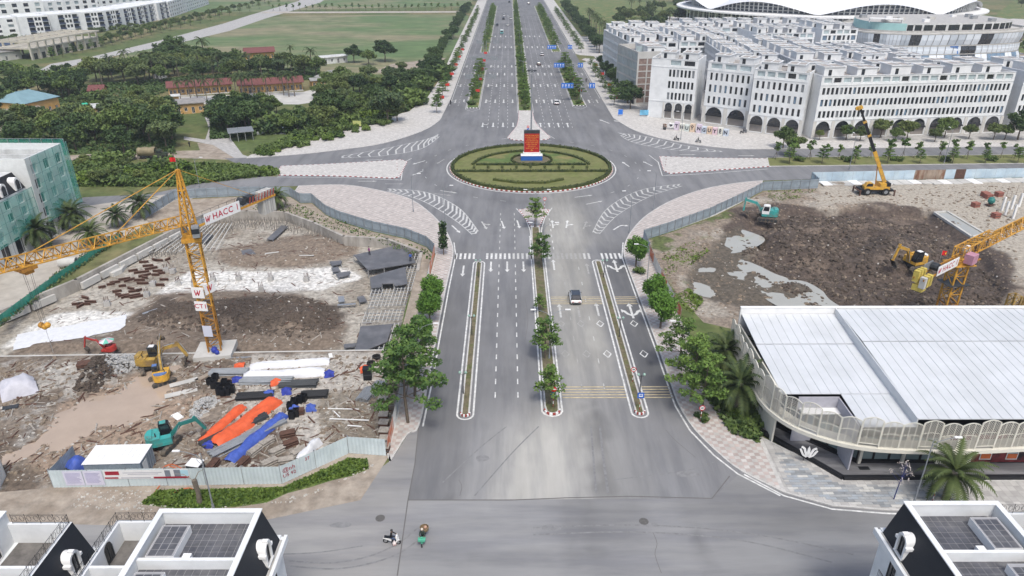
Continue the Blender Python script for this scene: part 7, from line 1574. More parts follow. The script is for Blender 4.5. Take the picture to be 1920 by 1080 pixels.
p = G(356,276); walker('person in dark clothes walking on the narrow concrete path',(p.x,p.y,.04),R(60),blk,blk)
for px, py, lb, cm_ in ((693,478,'worker in a purple shirt on the grey formwork deck',mat('purple_cloth',(.25,.05,.2),.8)),(770,490,'worker in blue on the corner of the grey formwork deck',mat('blue_cloth',(.05,.12,.4),.8))):
 p = G(px,py,-.2); walker(lb,(p.x,p.y,-.25),U(0,6),cm_,blk)
# ================================================================== building-site clutter
TC = {'orange':mat('orange_tarp',(.68,.115,.04),.6,n=.18,ns=1.2),'blue':mat('blue_tarp',(.03,.05,.32),.55,n=.35,ns=2.5),'royal':mat('royal_tarp',(.06,.11,.42),.55,n=.25,ns=2),'white':mat('white_tarp',(.68,.69,.71),.6,n=.1,ns=1.2),'grey':mat('grey_tarp',(.50,.50,.55),.6,n=.12,ns=1.5)}
def tarp(label, p, q, w_, h_, col, z=0., seed=0, name='tarpaulin', flat=False, cat='tarpaulin'):
 a, b = G(*p,z), G(*q,z); d = (b-a); L = d.length; nx, ny = max(8,int(L/.3)), 14; vs = []
 for i in range(nx+1):
  for j in range(ny+1):
   u, v = i/nx, j/ny*2-1; e = min(1,u*L/.7,(1-u)*L/.7); pf = (1-abs(v)**2.6) if not flat else .25
   ww = w_*(.92+.22*vnoise(i*.35+seed,seed*3,1.6)); zz = h_*pf*(.55+.45*e)*(.82+.4*vnoise(u*L+seed,v*2+seed,1.1))+.05*vnoise(u*L*3+seed,v*5,.6,1)+(.22 if not flat else .05)*vnoise(u*L*.9+seed,v*4.5+seed,.38,2)*(1-abs(v)**4)
   vs.append((u*L+.25*(vnoise(v*3+seed,u,.7)-.5),v*ww/2+.35*(vnoise(u*L+seed,1,1.4)-.5),max(.02,zz)))
 m = MB(); m.add(vs,[(i*(ny+1)+j,(i+1)*(ny+1)+j,(i+1)*(ny+1)+j+1,i*(ny+1)+j+1) for i in range(nx) for j in range(ny)])
 o = m.build(name,TC[col],None,(a.x,a.y,z),atan2(d.y,d.x),smooth=True); return tag(o,label,cat)
tarp('long orange-red tarpaulin over stacked bars, wider of two',(402,838),(518,752),2.3,.8,'orange',0,3); tarp('narrow orange tarpaulin beside the black pipes',(380,832),(454,764),1.4,.55,'orange',0,9)
tarp('crumpled blue tarpaulin lying along the grey bars',(428,868),(532,780),1.7,.6,'royal',0,5); tarp('white sheeted stack of bars nearest the pit edge',(470,690),(618,680),1.5,.6,'white',0,7); tarp('white sheeted stack of bars nearer the orange tarpaulin',(458,708),(610,700),1.7,.7,'white',0,8)
tarp('bundled pale grey sheet covering a stack at the frame edge',(2,742),(68,722),4.2,1.7,'grey',0,2); tarp('white sheet flung over red beams by the hoarding',(560,868),(598,830),1.4,.8,'white',0,6)
for i, (x, y, c, lb) in enumerate(((505,742,'royal','blue tarpaulin heap at the head of the orange one'),(538,738,'blue','dark blue tarpaulin heap before the black panels'),(446,716,'blue','dark blue bundle beside the black tubes'),(450,690,'orange','orange bundle beside the crane footing'),(518,722,'orange','small orange bundle before the white sheets'),(685,697,'orange','orange sheet by the black box near the pit corner'),(553,770,'royal','blue bundle between dark bundles'),(618,704,'blue','purple-blue scraps at the end of the white sheets'),(392,838,'blue','dark blue fold under the orange tarpaulin'),(584,768,'royal','small blue bundle beside the upright tubes'))): tarp(lb,(x-9,y),(x+9,y-2),1.1,.75,c,0,20+i)
tarp('white liner sheet spread over the pit floor',(28,642),(236,604),5.2,.05,'white',PITZ+.12,31,'ground_sheet',True,'sheet')
tarp('blue and white cover over a parked load behind the notices',(130,890),(162,872),2.2,1.5,'royal',0,33)
def bundle(label, px, py, rz, L, m, n=4, rows=3, r=.09, z=0., name='bar_bundle', cat='bars'):
 p = G(px,py,z); t = thing(name,label,cat,p,rz)
 me = MB().tube((-L/2,0,0),(L/2,0,0),r,r,5).mesh('bar',m)
 for j in range(rows):
  for i in range(n-(j > 1)): o = obj('bar',me,t,(U(-.1,.1),(i-(n-1)/2)*r*2.05+(r if j % 2 else 0),r+j*r*1.85)); o.rotation_euler = (0,0,U(-.04,.04))
old = mat('weathered_bar',(.36,.33,.29),.85,n=.3,ns=3)
for i, (x, y, a) in enumerate(((400,876,80),(432,886,75),(412,892,80),(455,872,70),(478,850,62),(500,834,55),(470,890,60),(506,872,40),(520,850,45),(545,835,35),(538,868,15),(560,852,50),(528,888,35),(555,880,40),(448,893,70),(540,818,20))):
 bundle('tied bundle of short scaffold tubes before the hoarding, %s from the notices' % nth(i),x,y,R(a),1.7,old if i % 3 else M['rust'],6,5,.085)
for i, (p, lb, L, a, m) in enumerate((((478,745),'stack of black formwork battens beside the tubes',4.6,6,'black'),((590,742),'stack of black formwork battens nearer the pavement',3.4,6,'black'),((430,700),'dark bars lying beside the white sheets',5.2,2,'grey_metal'),((500,716),'grey bars lying before the white sheets',7,2,'grey_metal'),((560,722),'loose dark bars between the tarpaulins',5,4,'dark_metal'),((440,808),'black pipes between the two orange tarpaulins',8.5,48,'dark_metal'),((466,822),'grey bars beside the blue tarpaulin',9.5,46,'grey_metal'),((705,732),'pale galvanised tubes stacked by the sheet fence, upper',3.4,72,'steel'),((688,742),'pale galvanised tubes stacked by the sheet fence, lower',3.0,76,'steel'))):
 bundle(lb,p[0],p[1],R(a),L,M[m],8,3,.1)
for i, (x, y) in enumerate(((395,722),(405,714),(402,728),(412,732),(422,724),(430,728),(412,740),(420,742),(428,740),(436,736),(545,768),(552,760),(562,756),(570,752),(548,784),(556,780))):
 p = G(x,y); t = thing('formwork_tube','upright black formwork box, %s from the crane footing' % nth(i),'formwork',p,U(-.2,.2),'upright black formwork boxes'); m = MB()
 for a in range(4): m.obox((.32*cos(a*PI/2),.32*sin(a*PI/2),.55),(.06,.7,1.1),a*PI/2)
 m.build('shell',M['black'],t)
for x, y, lb in ((706,672,'black rubber tub at the pit corner, upper'),(696,684,'black rubber tub at the pit corner, lower')): p = G(x,y); t = thing('rubber_tub',lb,'tub',p); m = MB(); m.lathe([(.5,0),(.62,.1),(.62,.42),(.5,.5),(.38,.4),(.36,.1)],(0,0,0),14); m.build('tub_body',M['rubber'],t)
def crate(label, px, py, d, m, rz=0, z=0., name='crate', lid=None, cat='box'):
 p = G(px,py,z); t = thing(name,label,cat,p,rz); b = MB(); b.box(-d[0]/2,d[0]/2,-d[1]/2,d[1]/2,0,d[2]); b.build('body',m,t)
 for s_ in (-1,1): r = MB(); r.box(-d[0]/2-.02,d[0]/2+.02,s_*d[1]/2-.03,s_*d[1]/2+.03,d[2]*.45,d[2]*.55); r.build('batten',M['dark_metal'],t)
 l = MB(); l.box(-d[0]/2-.05,d[0]/2+.05,-d[1]/2-.05,d[1]/2+.05,d[2]+.002,d[2]+.08); l.build('lid',lid or m,t)
crate('black cabinet beside the orange sheet at the pit corner',690,710,(1.1,1.0,1.7),M['black'],.1,0,'cabinet'); crate('red steel skip in the rubble by the puddle',160,692,(1.6,1.3,1.0),M['rust'],.3,0,'skip'); crate('white topped tank stand inside the hoarding',370,888,(1.5,1.2,1.5),M['dark_metal'],-.2,0,'tank_stand',M['white']); crate('small brown crate beside the tube bundles',565,776,(.8,.7,.7),M['rust'],.2)
bk = mat('brick_red',(.30,.12,.09),.9,n=.3,ns=4)
for i, (x, y) in enumerate(((1828,388),(1866,408),(1852,372),(1872,368),(1846,368))): crate('pallet of red bricks on the dirt track, %s from the showroom' % nth(i),x,y,(1.5,1.2,1.0),bk,U(0,1),0,'brick_pallet',None,'bricks')
for i in range(7): crate('rusty stack of scaffold clips along the sheet fence, %s from the hoarding' % nth(i),722-.6*i,846-15*i,(1.1,1.0,.8),M['rust'],U(-.2,.2),0,'clip_stack',old,'stack')
def container():
 p = G(166,904); t = thing('site_container','white roofed corrugated site container behind the hoarding','container',p,R(2)); L, D, H = 6.1,3.1,2.5; m = MB(); n = 26
 for i in range(n):
  x0, x1 = L*i/n, L*(i+1)/n; m.face([(x0,0,0),(x0+(x1-x0)*.5,-.04,0),(x0+(x1-x0)*.5,-.04,H),(x0,0,H)]); m.face([(x0+(x1-x0)*.5,-.04,0),(x1,0,0),(x1,0,H),(x0+(x1-x0)*.5,-.04,H)])
 for x in (0,L):
  for j in range(12): y0, y1 = D*j/12, D*(j+1)/12; s_ = .04 if j % 2 else 0; s_ = s_ if x else -s_; m.face([(x+s_,y0,0),(x+s_,y1,0),(x+s_,y1,H),(x+s_,y0,H)])
 m.face([(0,D,0),(L,D,0),(L,D,H),(0,D,H)]); m.build('wall',M['sheet_blue'],t)
 for i in range(10): r = MB(); r.box(-.1+(L+.2)*i/10+.01,-.1+(L+.2)*(i+1)/10-.01,-.12,D+.12,H,H+.06); r.build('roof_sheet',M['white'],t)
 d = MB(); d.box(L+.05,L+.09,.4,1.3,.1,2.1); d.build('door',M['sheet_white'],t)
container()
for i, (x, y, a, L) in enumerate(((298,490,-8,1.8),(315,488,60,1.2),(270,493,10,1.7),(278,500,15,1.9),(284,505,30,2.2),(250,509,25,1.6),(266,512,20,2.6),(272,518,35,2.2),(296,510,5,1.8),(292,517,0,1.4),(303,514,15,1.2),(308,526,0,1.6),(272,522,-20,1.4),(262,527,5,1.9),(268,533,0,2.1),(243,527,45,1.9),(234,525,25,2.0),(216,531,20,1.7),(230,538,15,1.2),(208,535,25,1.3),(192,540,30,1.2),(246,543,-20,1.6),(252,548,20,1.8),(262,546,60,1.0),(220,548,20,1.5),(222,554,0,1.0),(236,558,50,1.5),(232,556,25,1.8),(250,556,28,2.4),(258,558,25,2.4),(158,572,0,2.2),(170,568,0,2.0),(150,576,70,1.2),(146,572,10,1.8),(160,560,-25,1.8),(300,536,0,1.7),(187,527,80,1.8),(290,489,-30,1.5))):
 p = G(x,y,PITZ); t = thing('steel_beam','short rusty I-beam on the pit floor, %s counted from the crane head' % nth(i),'beam',(p.x,p.y,PITZ+.05),R(a),'short rusty beams on the pit floor'); m = MB(); m.box(-L/2,L/2,-.18,.18,0,.04); m.box(-L/2,L/2,-.025,.025,.04,.36); m.box(-L/2,L/2,-.18,.18,.36,.4); m.build('profile',M['rust'],t)
for i, (x, y) in enumerate(((312,510),(288,536),(276,556),(202,573),(335,535),(365,538),(400,528),(448,526),(508,526),(575,527),(325,512),(490,545))):
 p = G(x,y,PITZ); t = thing('column_stub','concrete column stub with bare bars in the pit, %s from the lane' % nth(i),'column',(p.x,p.y,PITZ),U(0,.4)); m = MB(); m.box(-.45,.45,-.45,.45,0,.9); m.build('stub',M['concrete'],t); m = MB()
 for a in range(8): m.tube((.35*cos(a*PI/4),.35*sin(a*PI/4),.9),(.35*cos(a*PI/4),.35*sin(a*PI/4),1.7),.025,.025,4)
 m.build('starter_bars',M['rust'],t)['kind'] = 'stuff'
def rebar_field(label, poly, rows_px, n):
 q = gp(poly,PITZ); m = MB(); g = random.Random(n)
 xs = [p[0] for p in q]; ys = [p[1] for p in q]; X, Y = np.meshgrid(np.arange(min(xs),max(xs),.75),np.arange(min(ys),max(ys),.75)); k = inside(q,X.ravel(),Y.ravel())
 for x, y in zip(X.ravel()[k],Y.ravel()[k]):
  h = g.uniform(.7,1.3); x += g.uniform(-.1,.1); m.beam((x,y,PITZ),(x,y,PITZ+h),.085,.085)
 o = m.build('starter_bars',mat('grey_bar',(.20,.185,.17),.8,n=.2)); tag(o,label,None,None,'stuff'); return q
rebar_field('field of upright starter bars on the far side of the pit',[(225,470),(395,412),(540,405),(600,425),(680,462),(640,462),(560,440),(470,428),(400,440),(330,480),(250,490)],0,5)
def pipes(label, lines, r=.05):
 t = thing('formwork_rails',label,'rails',(0,0,PITZ));
 for (a, b) in lines: p, q = G(*a,PITZ+.9), G(*b,PITZ+.9); m = MB(); m.tube((p.x,p.y,.9),(q.x,q.y,.9),r,r,5); m.build('rail',M['concrete_light'],t)
pipes('parallel pale tubes laid over the starter bars',[((232+i*11.5,474-i*.3),(330+i*7,424-i*.4)) for i in range(16)],.1)
def deck(label, poly, z, m=None):
 q = ccw(gp(poly,z)); c = q[0]; t = thing('formwork_deck',label,'formwork',(c.x,c.y,0)); b = MB(); b.prism([(p.x-c.x,p.y-c.y) for p in q],z-.14,z,0,bottom=True); b.build('deck_sheet',m or mat('grey_film_ply',(.115,.118,.128),.55,n=.18,ns=.6,col2=(.15,.15,.16),c2s=.4),t)
 for p in q: k = MB(); k.box(p.x-c.x-.08,p.x-c.x+.08,p.y-c.y-.08,p.y-c.y+.08,PITZ,z-.15); k.build('prop',M['steel'],t)
deck('largest grey formwork deck at the far corner of the pit',[(663,478),(735,462),(765,468),(780,492),(720,502),(690,506)],-.25); deck('middle grey formwork deck with a cut-out',[(694,520),(716,512),(760,500),(764,532),(740,536),(738,531),(716,532),(716,538),(696,540)],-.2); deck('grey formwork deck at the near corner of the pit',[(676,612),(736,607),(726,640),(690,655),(665,658)],-.2)
for a, lb in (([(618,490),(640,488),(640,495),(622,498)],'small grey ply sheet on pale concrete, upper'),([(622,502),(634,500),(638,508),(624,510)],'small grey ply sheet on pale concrete, middle'),([(630,512),(656,508),(655,516),(634,520)],'small grey ply sheet on pale concrete, lower'),([(670,556),(682,554),(688,564),(674,567)],'loose grey ply sheet beside the scaffold grid'),([(645,645),(668,643),(666,650),(646,652)],'grey ply strip by the near deck'),([(452,470),(470,466),(480,476),(455,478)],'dark ply sheet in the middle of the pit'),([(370,452),(385,438),(400,440),(385,455)],'grey walkway boards over starter bars, nearer the crane'),([(500,448),(528,422),(540,424),(512,450)],'grey walkway boards over starter bars, farther')): deck(lb,a,-1.2)
def scaffold(label, poly, z, sp=.62):
 q = gp(poly,z); c = q[0].copy(); t = thing('scaffold_grid',label,'scaffold',(c.x,c.y,0)); xs = [p.x for p in q]; ys = [p.y for p in q]
 for ax in (0,1):
  lo, hi = (min(xs),max(xs)) if ax == 0 else (min(ys),max(ys)); k = np.arange(lo+.2,hi,sp if ax == 0 else sp*1.7)
  for v in k:
   s_ = np.linspace(min(ys) if ax == 0 else min(xs),max(ys) if ax == 0 else max(xs),60); X, Y = (np.full(60,v),s_) if ax == 0 else (s_,np.full(60,v)); w_ = inside(q,X,Y)
   if w_.sum() > 2:
    i0, i1 = np.where(w_)[0][[0,-1]]; m = MB(); m.beam((X[i0]-c.x,Y[i0]-c.y,z-.06*ax),(X[i1]-c.x,Y[i1]-c.y,z-.06*ax),.10,.10); m.build('scaffold_bar',M['concrete_light'] if ax == 0 else M['steel'],t)
 for p in q: k = MB(); k.tube((p.x-c.x,p.y-c.y,PITZ),(p.x-c.x,p.y-c.y,z),.06,.06,5); k.build('prop',M['steel'],t)
scaffold('open scaffold grid beside the middle formwork deck',[(762,500),(790,494),(776,545),(764,545)],-.35); scaffold('wide open scaffold grid below the middle deck',[(696,543),(768,538),(764,572),(688,578)],-.35); scaffold('open scaffold grid above the near formwork deck',[(684,585),(758,578),(752,602),(676,606)],-.35); scaffold('open scaffold strip round the near formwork deck',[(738,606),(752,604),(742,656),(690,660),(728,642)],-.35); scaffold('scaffold strip along the curved pit wall',[(768,468),(784,470),(796,490),(780,494)],-.35)
p = G(215,508,PITZ); t = thing('concrete_pad','pale concrete pad with rough broken edge in the pit','slab',(p.x,p.y,PITZ)); m = MB(); q = gp([(178,508),(200,492),(238,492),(228,505),(212,512)],PITZ+.8); m.prism([(v.x-p.x,v.y-p.y) for v in q],0,.8); m.build('slab',M['concrete_light'],t)
p = G(130,500); t = thing('concrete_pipe','large concrete drain pipe lying by the green fence','pipe',(p.x,p.y,.9),R(5)); m = MB(); n = 18
for i in range(n):
 a, b = 2*PI*i/n, 2*PI*(i+1)/n; f = lambda x, r, an: (x,r*cos(an),r*sin(an)); m.add([f(-1.5,.9,a),f(1.5,.9,a),f(1.5,.9,b),f(-1.5,.9,b),f(1.5,.7,b),f(1.5,.7,a),f(-1.5,.7,a),f(-1.5,.7,b)],[(0,1,2,3),(1,5,4,2),(5,6,7,4),(6,0,3,7)])
m.build('pipe_shell',M['concrete_light'],t)
def stones(name, label, poly, n, s0, s1, m, hf, seed, z=0., heap=0., el=1.):
 q = gp(poly,z); g = np.random.RandomState(seed); xs = [p[0] for p in q]; ys = [p[1] for p in q]; X = g.uniform(min(xs),max(xs),n*4); Y = g.uniform(min(ys),max(ys),n*4); k = inside(q,X,Y); X, Y = X[k][:n], Y[k][:n]; mb = MB()
 Z = z+(hf(X,Y) if hf else 0)+heap*np.clip(edist(q,X,Y)/1.2,0,1)*g.rand(len(X)); S_ = s0+(s1-s0)*g.rand(len(X))**3; O = np.array([(-1,-1,-.6),(1,-1,-.5),(1.1,1,-.6),(-1,.9,-.5),(-.6,-.7,.6),(.7,-.5,.5),(.6,.7,.7),(-.7,.6,.5)])
 for x, y, zz, s_ in zip(X,Y,Z,S_):
  a = g.rand()*6.28; c_, s2 = cos(a), sin(a); o = O*s_*(.7+.6*g.rand(8,3))*np.array((el,.75,.6)); v = np.column_stack([x+o[:,0]*c_-o[:,1]*s2,y+o[:,0]*s2+o[:,1]*c_,zz+o[:,2]+s_*.2]); mb.add(v.tolist(),[(3,2,1,0),(4,5,6,7),(0,1,5,4),(1,2,6,5),(2,3,7,6),(3,0,4,7)])
 return tag(mb.build(name,m),label,None,None,'stuff')
st_p = mat('pale_rubble',(.46,.44,.40),.9,n=.3,ns=3,coord='POS'); st_d = mat('dark_clods',(.095,.075,.06),.95,n=.45,ns=2.5); st_b = mat('brown_clods',(.23,.185,.14),.95,n=.4,ns=2.5)
Yd = lambda x, y: h_yard(x,y); Pd = lambda x, y: h_pit(x,y); Rd = lambda x, y: h_right(x,y)
yp = [(0,900),(0,690),(60,672),(400,670),(740,665),(728,850),(640,845),(530,900),(100,908)]; pp = [(0,650),(200,510),(390,420),(540,410),(640,455),(735,470),(690,655)]; rp = [(1240,470),(1430,365),(1900,345),(1915,600),(1300,595),(1250,540)]
stones('rubble','pale broken stone strewn over the muddy yard',yp,1500,.05,.26,st_p,Yd,1); stones('rubble','brown clods strewn over the muddy yard',yp,1600,.08,.4,st_b,Yd,2); stones('rubble','pale chips strewn over the pit floor',pp,600,.05,.22,st_p,Pd,3,PITZ); stones('rubble','dark clods strewn over the spoil in the pit',[(262,605),(320,575),(480,562),(600,562),(640,600),(600,640),(380,630),(270,618)],1500,.1,.42,st_d,Pd,4,PITZ)
stones('rubble','dark clods covering the excavated spoil',[(1390,445),(1470,402),(1740,408),(1880,520),(1895,600),(1600,605),(1450,530),(1400,500)],5200,.1,.5,st_d,Rd,5); stones('rubble','brown clods on the churned ground by the curved pavement',rp,2600,.08,.4,st_b,Rd,6); stones('rubble','pale chips on the churned ground',rp,500,.05,.24,st_p,Rd,7)
stones('rubble','heap of grey broken concrete by the crane footing',[(350,782),(368,752),(400,742),(412,752),(390,775),(365,790)],420,.08,.26,mat('grey_rubble',(.42,.42,.41),.9,n=.3,ns=4),Yd,8,0,.7); stones('rubble','grey broken concrete on the dark mound',[(195,700),(205,672),(250,668),(262,690),(220,705)],380,.1,.4,MAT['grey_rubble'],Yd,9,0,1.0)
stones('rubble','clods on the small dark mound',[(140,735),(165,690),(205,675),(225,700),(180,735)],520,.1,.4,st_d,Yd,10,0,.5); stones('rubble','chippings along the dirt verge of the hoarding',[(130,950),(150,920),(290,920),(280,945),(480,945),(560,930),(690,885),(700,870),(560,940),(300,962)],520,.04,.18,st_p,None,11,.05)
stones('offcuts','rusty bar and pipe offcuts littering the muddy yard',yp,520,.06,.16,M['rust'],Yd,12,.05,0,7); stones('offcuts','pale timber offcuts littering the muddy yard',yp,420,.06,.15,old,Yd,13,.05,0,8); stones('offcuts','rusty offcuts littering the pit floor',pp,420,.06,.15,M['rust'],Pd,14,PITZ,0,7); stones('offcuts','pale tube offcuts littering the pit floor',pp,380,.05,.13,old,Pd,15,PITZ,0,9)
def board(label, px, py, L, w_, rz, m, z=0., h_=.08):
 p = G(px,py,z); o = MB().box(-L/2,L/2,-w_/2,w_/2,.08,.08+h_).build('board',m,None,p,R(rz)); tag(o,label,'board')
for i, a in enumerate(((374,783,2.2,1.2,45,'dirt'),(385,706,3.0,.8,60,'dirt'),(333,782,1.6,.9,-40,'white'),(345,718,3.6,.9,30,'concrete_light'),(340,738,4.0,1.0,25,'concrete_light'),(20,765,1.8,.9,20,'dark_metal'),(640,768,4.6,.12,-2,'white'),(655,788,5.0,.14,-4,'white'),(632,778,1.6,.12,-50,'white'),(665,800,1.8,.15,-8,'white'),(620,668,1.2,.5,-70,'white'),(440,672,4.5,.3,4,'steel'),(640,562,2.2,1.0,-75,'steel'),(650,572,3.0,.5,8,'steel'),(510,475,2.6,.4,20,'concrete_light'),(575,480,2.8,.35,0,'concrete_light'),(282,585,2.4,.5,45,'steel'))): board('loose %s lying in the building site, %s listed from the hoarding' % (('plank','sheet')[a[3] > .7],nth(i)),*a[:5],M[a[5]],PITZ+.5 if 540 < a[1] < 660 or a[1] < 500 else 0)
t = thing('slab_walkway','row of white concrete slabs under the sky blue fence','slabs',(76,165.5,0))
for i in range(22): m = MB(); m.obox((2+2.5*i,.6+.12*i+U(-.3,.3)+3.2,.1),(2.35,3.4+U(-.6,.5),.2),R(4)); m.build('slab',M['concrete_light'] if i % 3 else M['white'],t)
q = gp([(1752,400),(1775,398),(1846,440),(1822,446)]); c = q[0]; t = thing('settling_basin','long shallow concrete basin with grey water by the dirt track','basin',(c.x,c.y,0)); m = MB(); Q = [(p.x-c.x,p.y-c.y) for p in q]
for a, b in zip(Q,Q[1:]+Q[:1]): w_ = MB(); w_.beam((*a,.1),(*b,.1),.5,.5); w_.build('basin_wall',M['concrete_light'],t)
m.face([(*p,.16) for p in ccw([Vc(v) for v in Q])]); m.build('basin_water',M['grey_water'],t)
for i, (x, y) in enumerate(((1878,395),(1884,404),(1896,392),(1899,410),(1910,388))): p = G(x,y); t = thing('concrete_column','slim white concrete column on the dirt track, %s from the basin' % nth(i),'column',p); m = MB(); m.box(-.2,.2,-.2,.2,0,3.2); m.build('shaft',M['white'],t); m = MB(); m.tube((0,0,3.2),(.05,0,5.6),.04,.03,4); m.build('starter_bar',M['rust'],t)
p = G(1856,386); t = thing('concrete_mixer','teal drum concrete mixer among brick pallets','mixer',p,.4); m = MB(); m.lathe([(.3,0),(.75,.5),(.75,1.0),(.4,1.5)],(0,0,.5),10); m.build('drum',M['teal_dark'],t); m = MB(); m.box(-.9,.9,-.6,.6,.2,.4); m.build('frame',M['rust'],t)
p = G(1533,592,-.5); t = thing('concrete_ring','white concrete ring on the mud behind the showroom','pipe',p); m = MB(); m.lathe([(.75,0),(.75,1.3),(.6,1.3),(.58,.2)],(0,0,0),14); m.build('ring_shell',M['concrete_light'],t)
for pts, lb in (([(300,912,0),(288,930,0),(300,936,0),(318,930,0),(345,918,0),(362,920,0),(358,946,0)],'orange hose snaking through the weeds before the hoarding'),([(300,885,0),(312,875,0),(330,880,0),(320,888,0),(305,880,0),(322,872,0),(345,882,0)],'orange hose coiled behind the hoarding')):
 m = MB(); q = [v+Vc((0,0,.12)) for v in catmull([G(x,y) for x,y,_ in pts],6)]; m.path(q,.06,5); tag(m.build('hose',mat('hose_orange',(.55,.14,.05),.6)),lb,'hose')
# ================================================================== vegetation
LG = {'street': leafmat('leaf_street',(.085,.155,.040),.4), 'round': leafmat('leaf_round',(.058,.135,.026),.45), 'big': leafmat('leaf_big',(.068,.115,.040),.5), 'dark': leafmat('leaf_dark',(.040,.078,.032),.5),
      'olive': leafmat('leaf_olive',(.095,.135,.050),.4), 'palm': leafmat('leaf_palm',(.048,.075,.030),.45), 'grey': leafmat('leaf_grey',(.080,.120,.055),.4), 'weed': leafmat('leaf_weed',(.075,.13,.028),.45), 'red': leafmat('leaf_red',(.16,.07,.03),.4)}
M['bark'] = mat('bark',(.13,.105,.08),.9,n=.3,ns=4); M['palm_bark'] = mat('palm_bark',(.17,.145,.115),.9,n=.3,ns=5)
PT = {}
def proto(kind, v):
 k = (kind, v)
 if k in PT: return PT[k]
 g = np.random.RandomState(sum(map(ord,kind))*7+v); tr = MB(); pts = []; sz = .35; lm = 'street'; cl = []; core = MB(); up = .4
 def clump(c, r, n, fl=.7, cr=.0):
  d = g.normal(size=(n,3)); d /= np.linalg.norm(d,axis=1)[:,None]; q = d*(r*(.45+.6*g.rand(n)**.6))[:,None]; q[:,2] *= fl; pts.append(q+np.array(c))
  if cr: core.ball(c,r*cr,6,4,0,fl)
 if kind in ('street','wide'):
  H = 5.2; tr.path([(0,0,0),(g.uniform(-.1,.1),g.uniform(-.1,.1),1.8),(0,0,H*.93)],[.11,.085,.03],6)
  nl = 5
  for l in range(nl):
   z = 2.1+(H-2.3)*l/(nl-1); R_ = (1.95 if kind == 'street' else 2.5)*(1-.62*l/(nl-1)); nb = 5 if l < 3 else 3
   for b in range(nb):
    a = 2*PI*(b+g.rand()*.7)/nb; r = R_*g.uniform(.6,1); e = (r*cos(a),r*sin(a),z+g.uniform(.1,.4)); tr.tube((0,0,z-.25),e,.035,.012,4); kk = 1.7 if kind == 'wide' else .72; clump(e,.56,int(62*kk),.3); clump((e[0]*.55,e[1]*.55,z+.1),.38,int(28*kk),.33)
  sz = .23 if kind == 'street' else .165; up = .8
 elif kind == 'round':
  H = 4.3; tr.path([(0,0,0),(0,0,1.6),(0,0,3)],[.12,.1,.05],6)
  for i in range(26):
   d = g.normal(size=3); d /= np.linalg.norm(d); clump((d[0]*1.05,d[1]*1.05,2.75+d[2]*1.15),.62,95,1,.5)
  clump((0,0,2.7),1.2,80,1,.85); sz = .21; lm = 'round'
 elif kind == 'conic':
  tr.path([(0,0,0),(0,0,5.2)],[.09,.02],6)
  for i in range(16): z = 1.3+3.9*i/15; r = .62*(1-abs(z-2.6)/3.4); a = i*2.4; clump((r*.6*cos(a),r*.6*sin(a),z),.5,45,.9,.4)
  sz = .26; lm = 'dark'
 elif kind in ('big','dark','olive','grey'):
  H = 8.; tr.path([(0,0,0),(.15,.1,1.9),(.1,0,3.6)],[.28,.2,.14],7)
  nb = 9
  for b in range(nb):
   a = 2*PI*(b+g.rand()*.8)/nb; r = g.uniform(1.5,3.3); z = g.uniform(4.2,6.6); e = (r*cos(a),r*sin(a),z); tr.path([(.1,0,2.6+g.rand()),(e[0]*.5,e[1]*.5,z*.75),e],[.1,.07,.03],5)
   clump(e,g.uniform(1.2,1.7),170,.75,.55)
   for _ in range(2): clump((e[0]+g.uniform(-1.2,1.2),e[1]+g.uniform(-1.2,1.2),e[2]+g.uniform(-.5,1.0)),g.uniform(.7,1.1),60,.75,.45)
  for _ in range(4): clump((g.uniform(-1.2,1.2),g.uniform(-1.2,1.2),g.uniform(6.2,7.4)),g.uniform(1,1.5),110,.75,.55)
  clump((0,0,5.2),2.2,60,.8,.8); sz = .46; lm = kind
 elif kind in ('bush','weedbush'):
  for i in range(9): clump((g.uniform(-1.3,1.3),g.uniform(-1.3,1.3),g.uniform(.3,1.2)),g.uniform(.55,.95),60,.8,.6)
  tr.tube((0,0,0),(0,0,.8),.08,.04,5); sz = .36; lm = {'bush':'big','weedbush':'weed'}[kind]
 elif kind == 'sapling':
  tr.path([(0,0,0),(.05,0,1.6),(0,.06,3.6)],[.05,.04,.015],5)
  for a in (0,2.1,4.2): tr.tube((.7*cos(a),.7*sin(a),0),(0,0,1.5),.03,.03,4)
  for i in range(9): a = g.rand()*7; z = g.uniform(2.2,3.9); r = g.uniform(.15,.75); clump((r*cos(a),r*sin(a),z),.42,26,.6); tr.tube((0,0,z-.4),(r*cos(a),r*sin(a),z),.018,.008,4)
  sz = .32
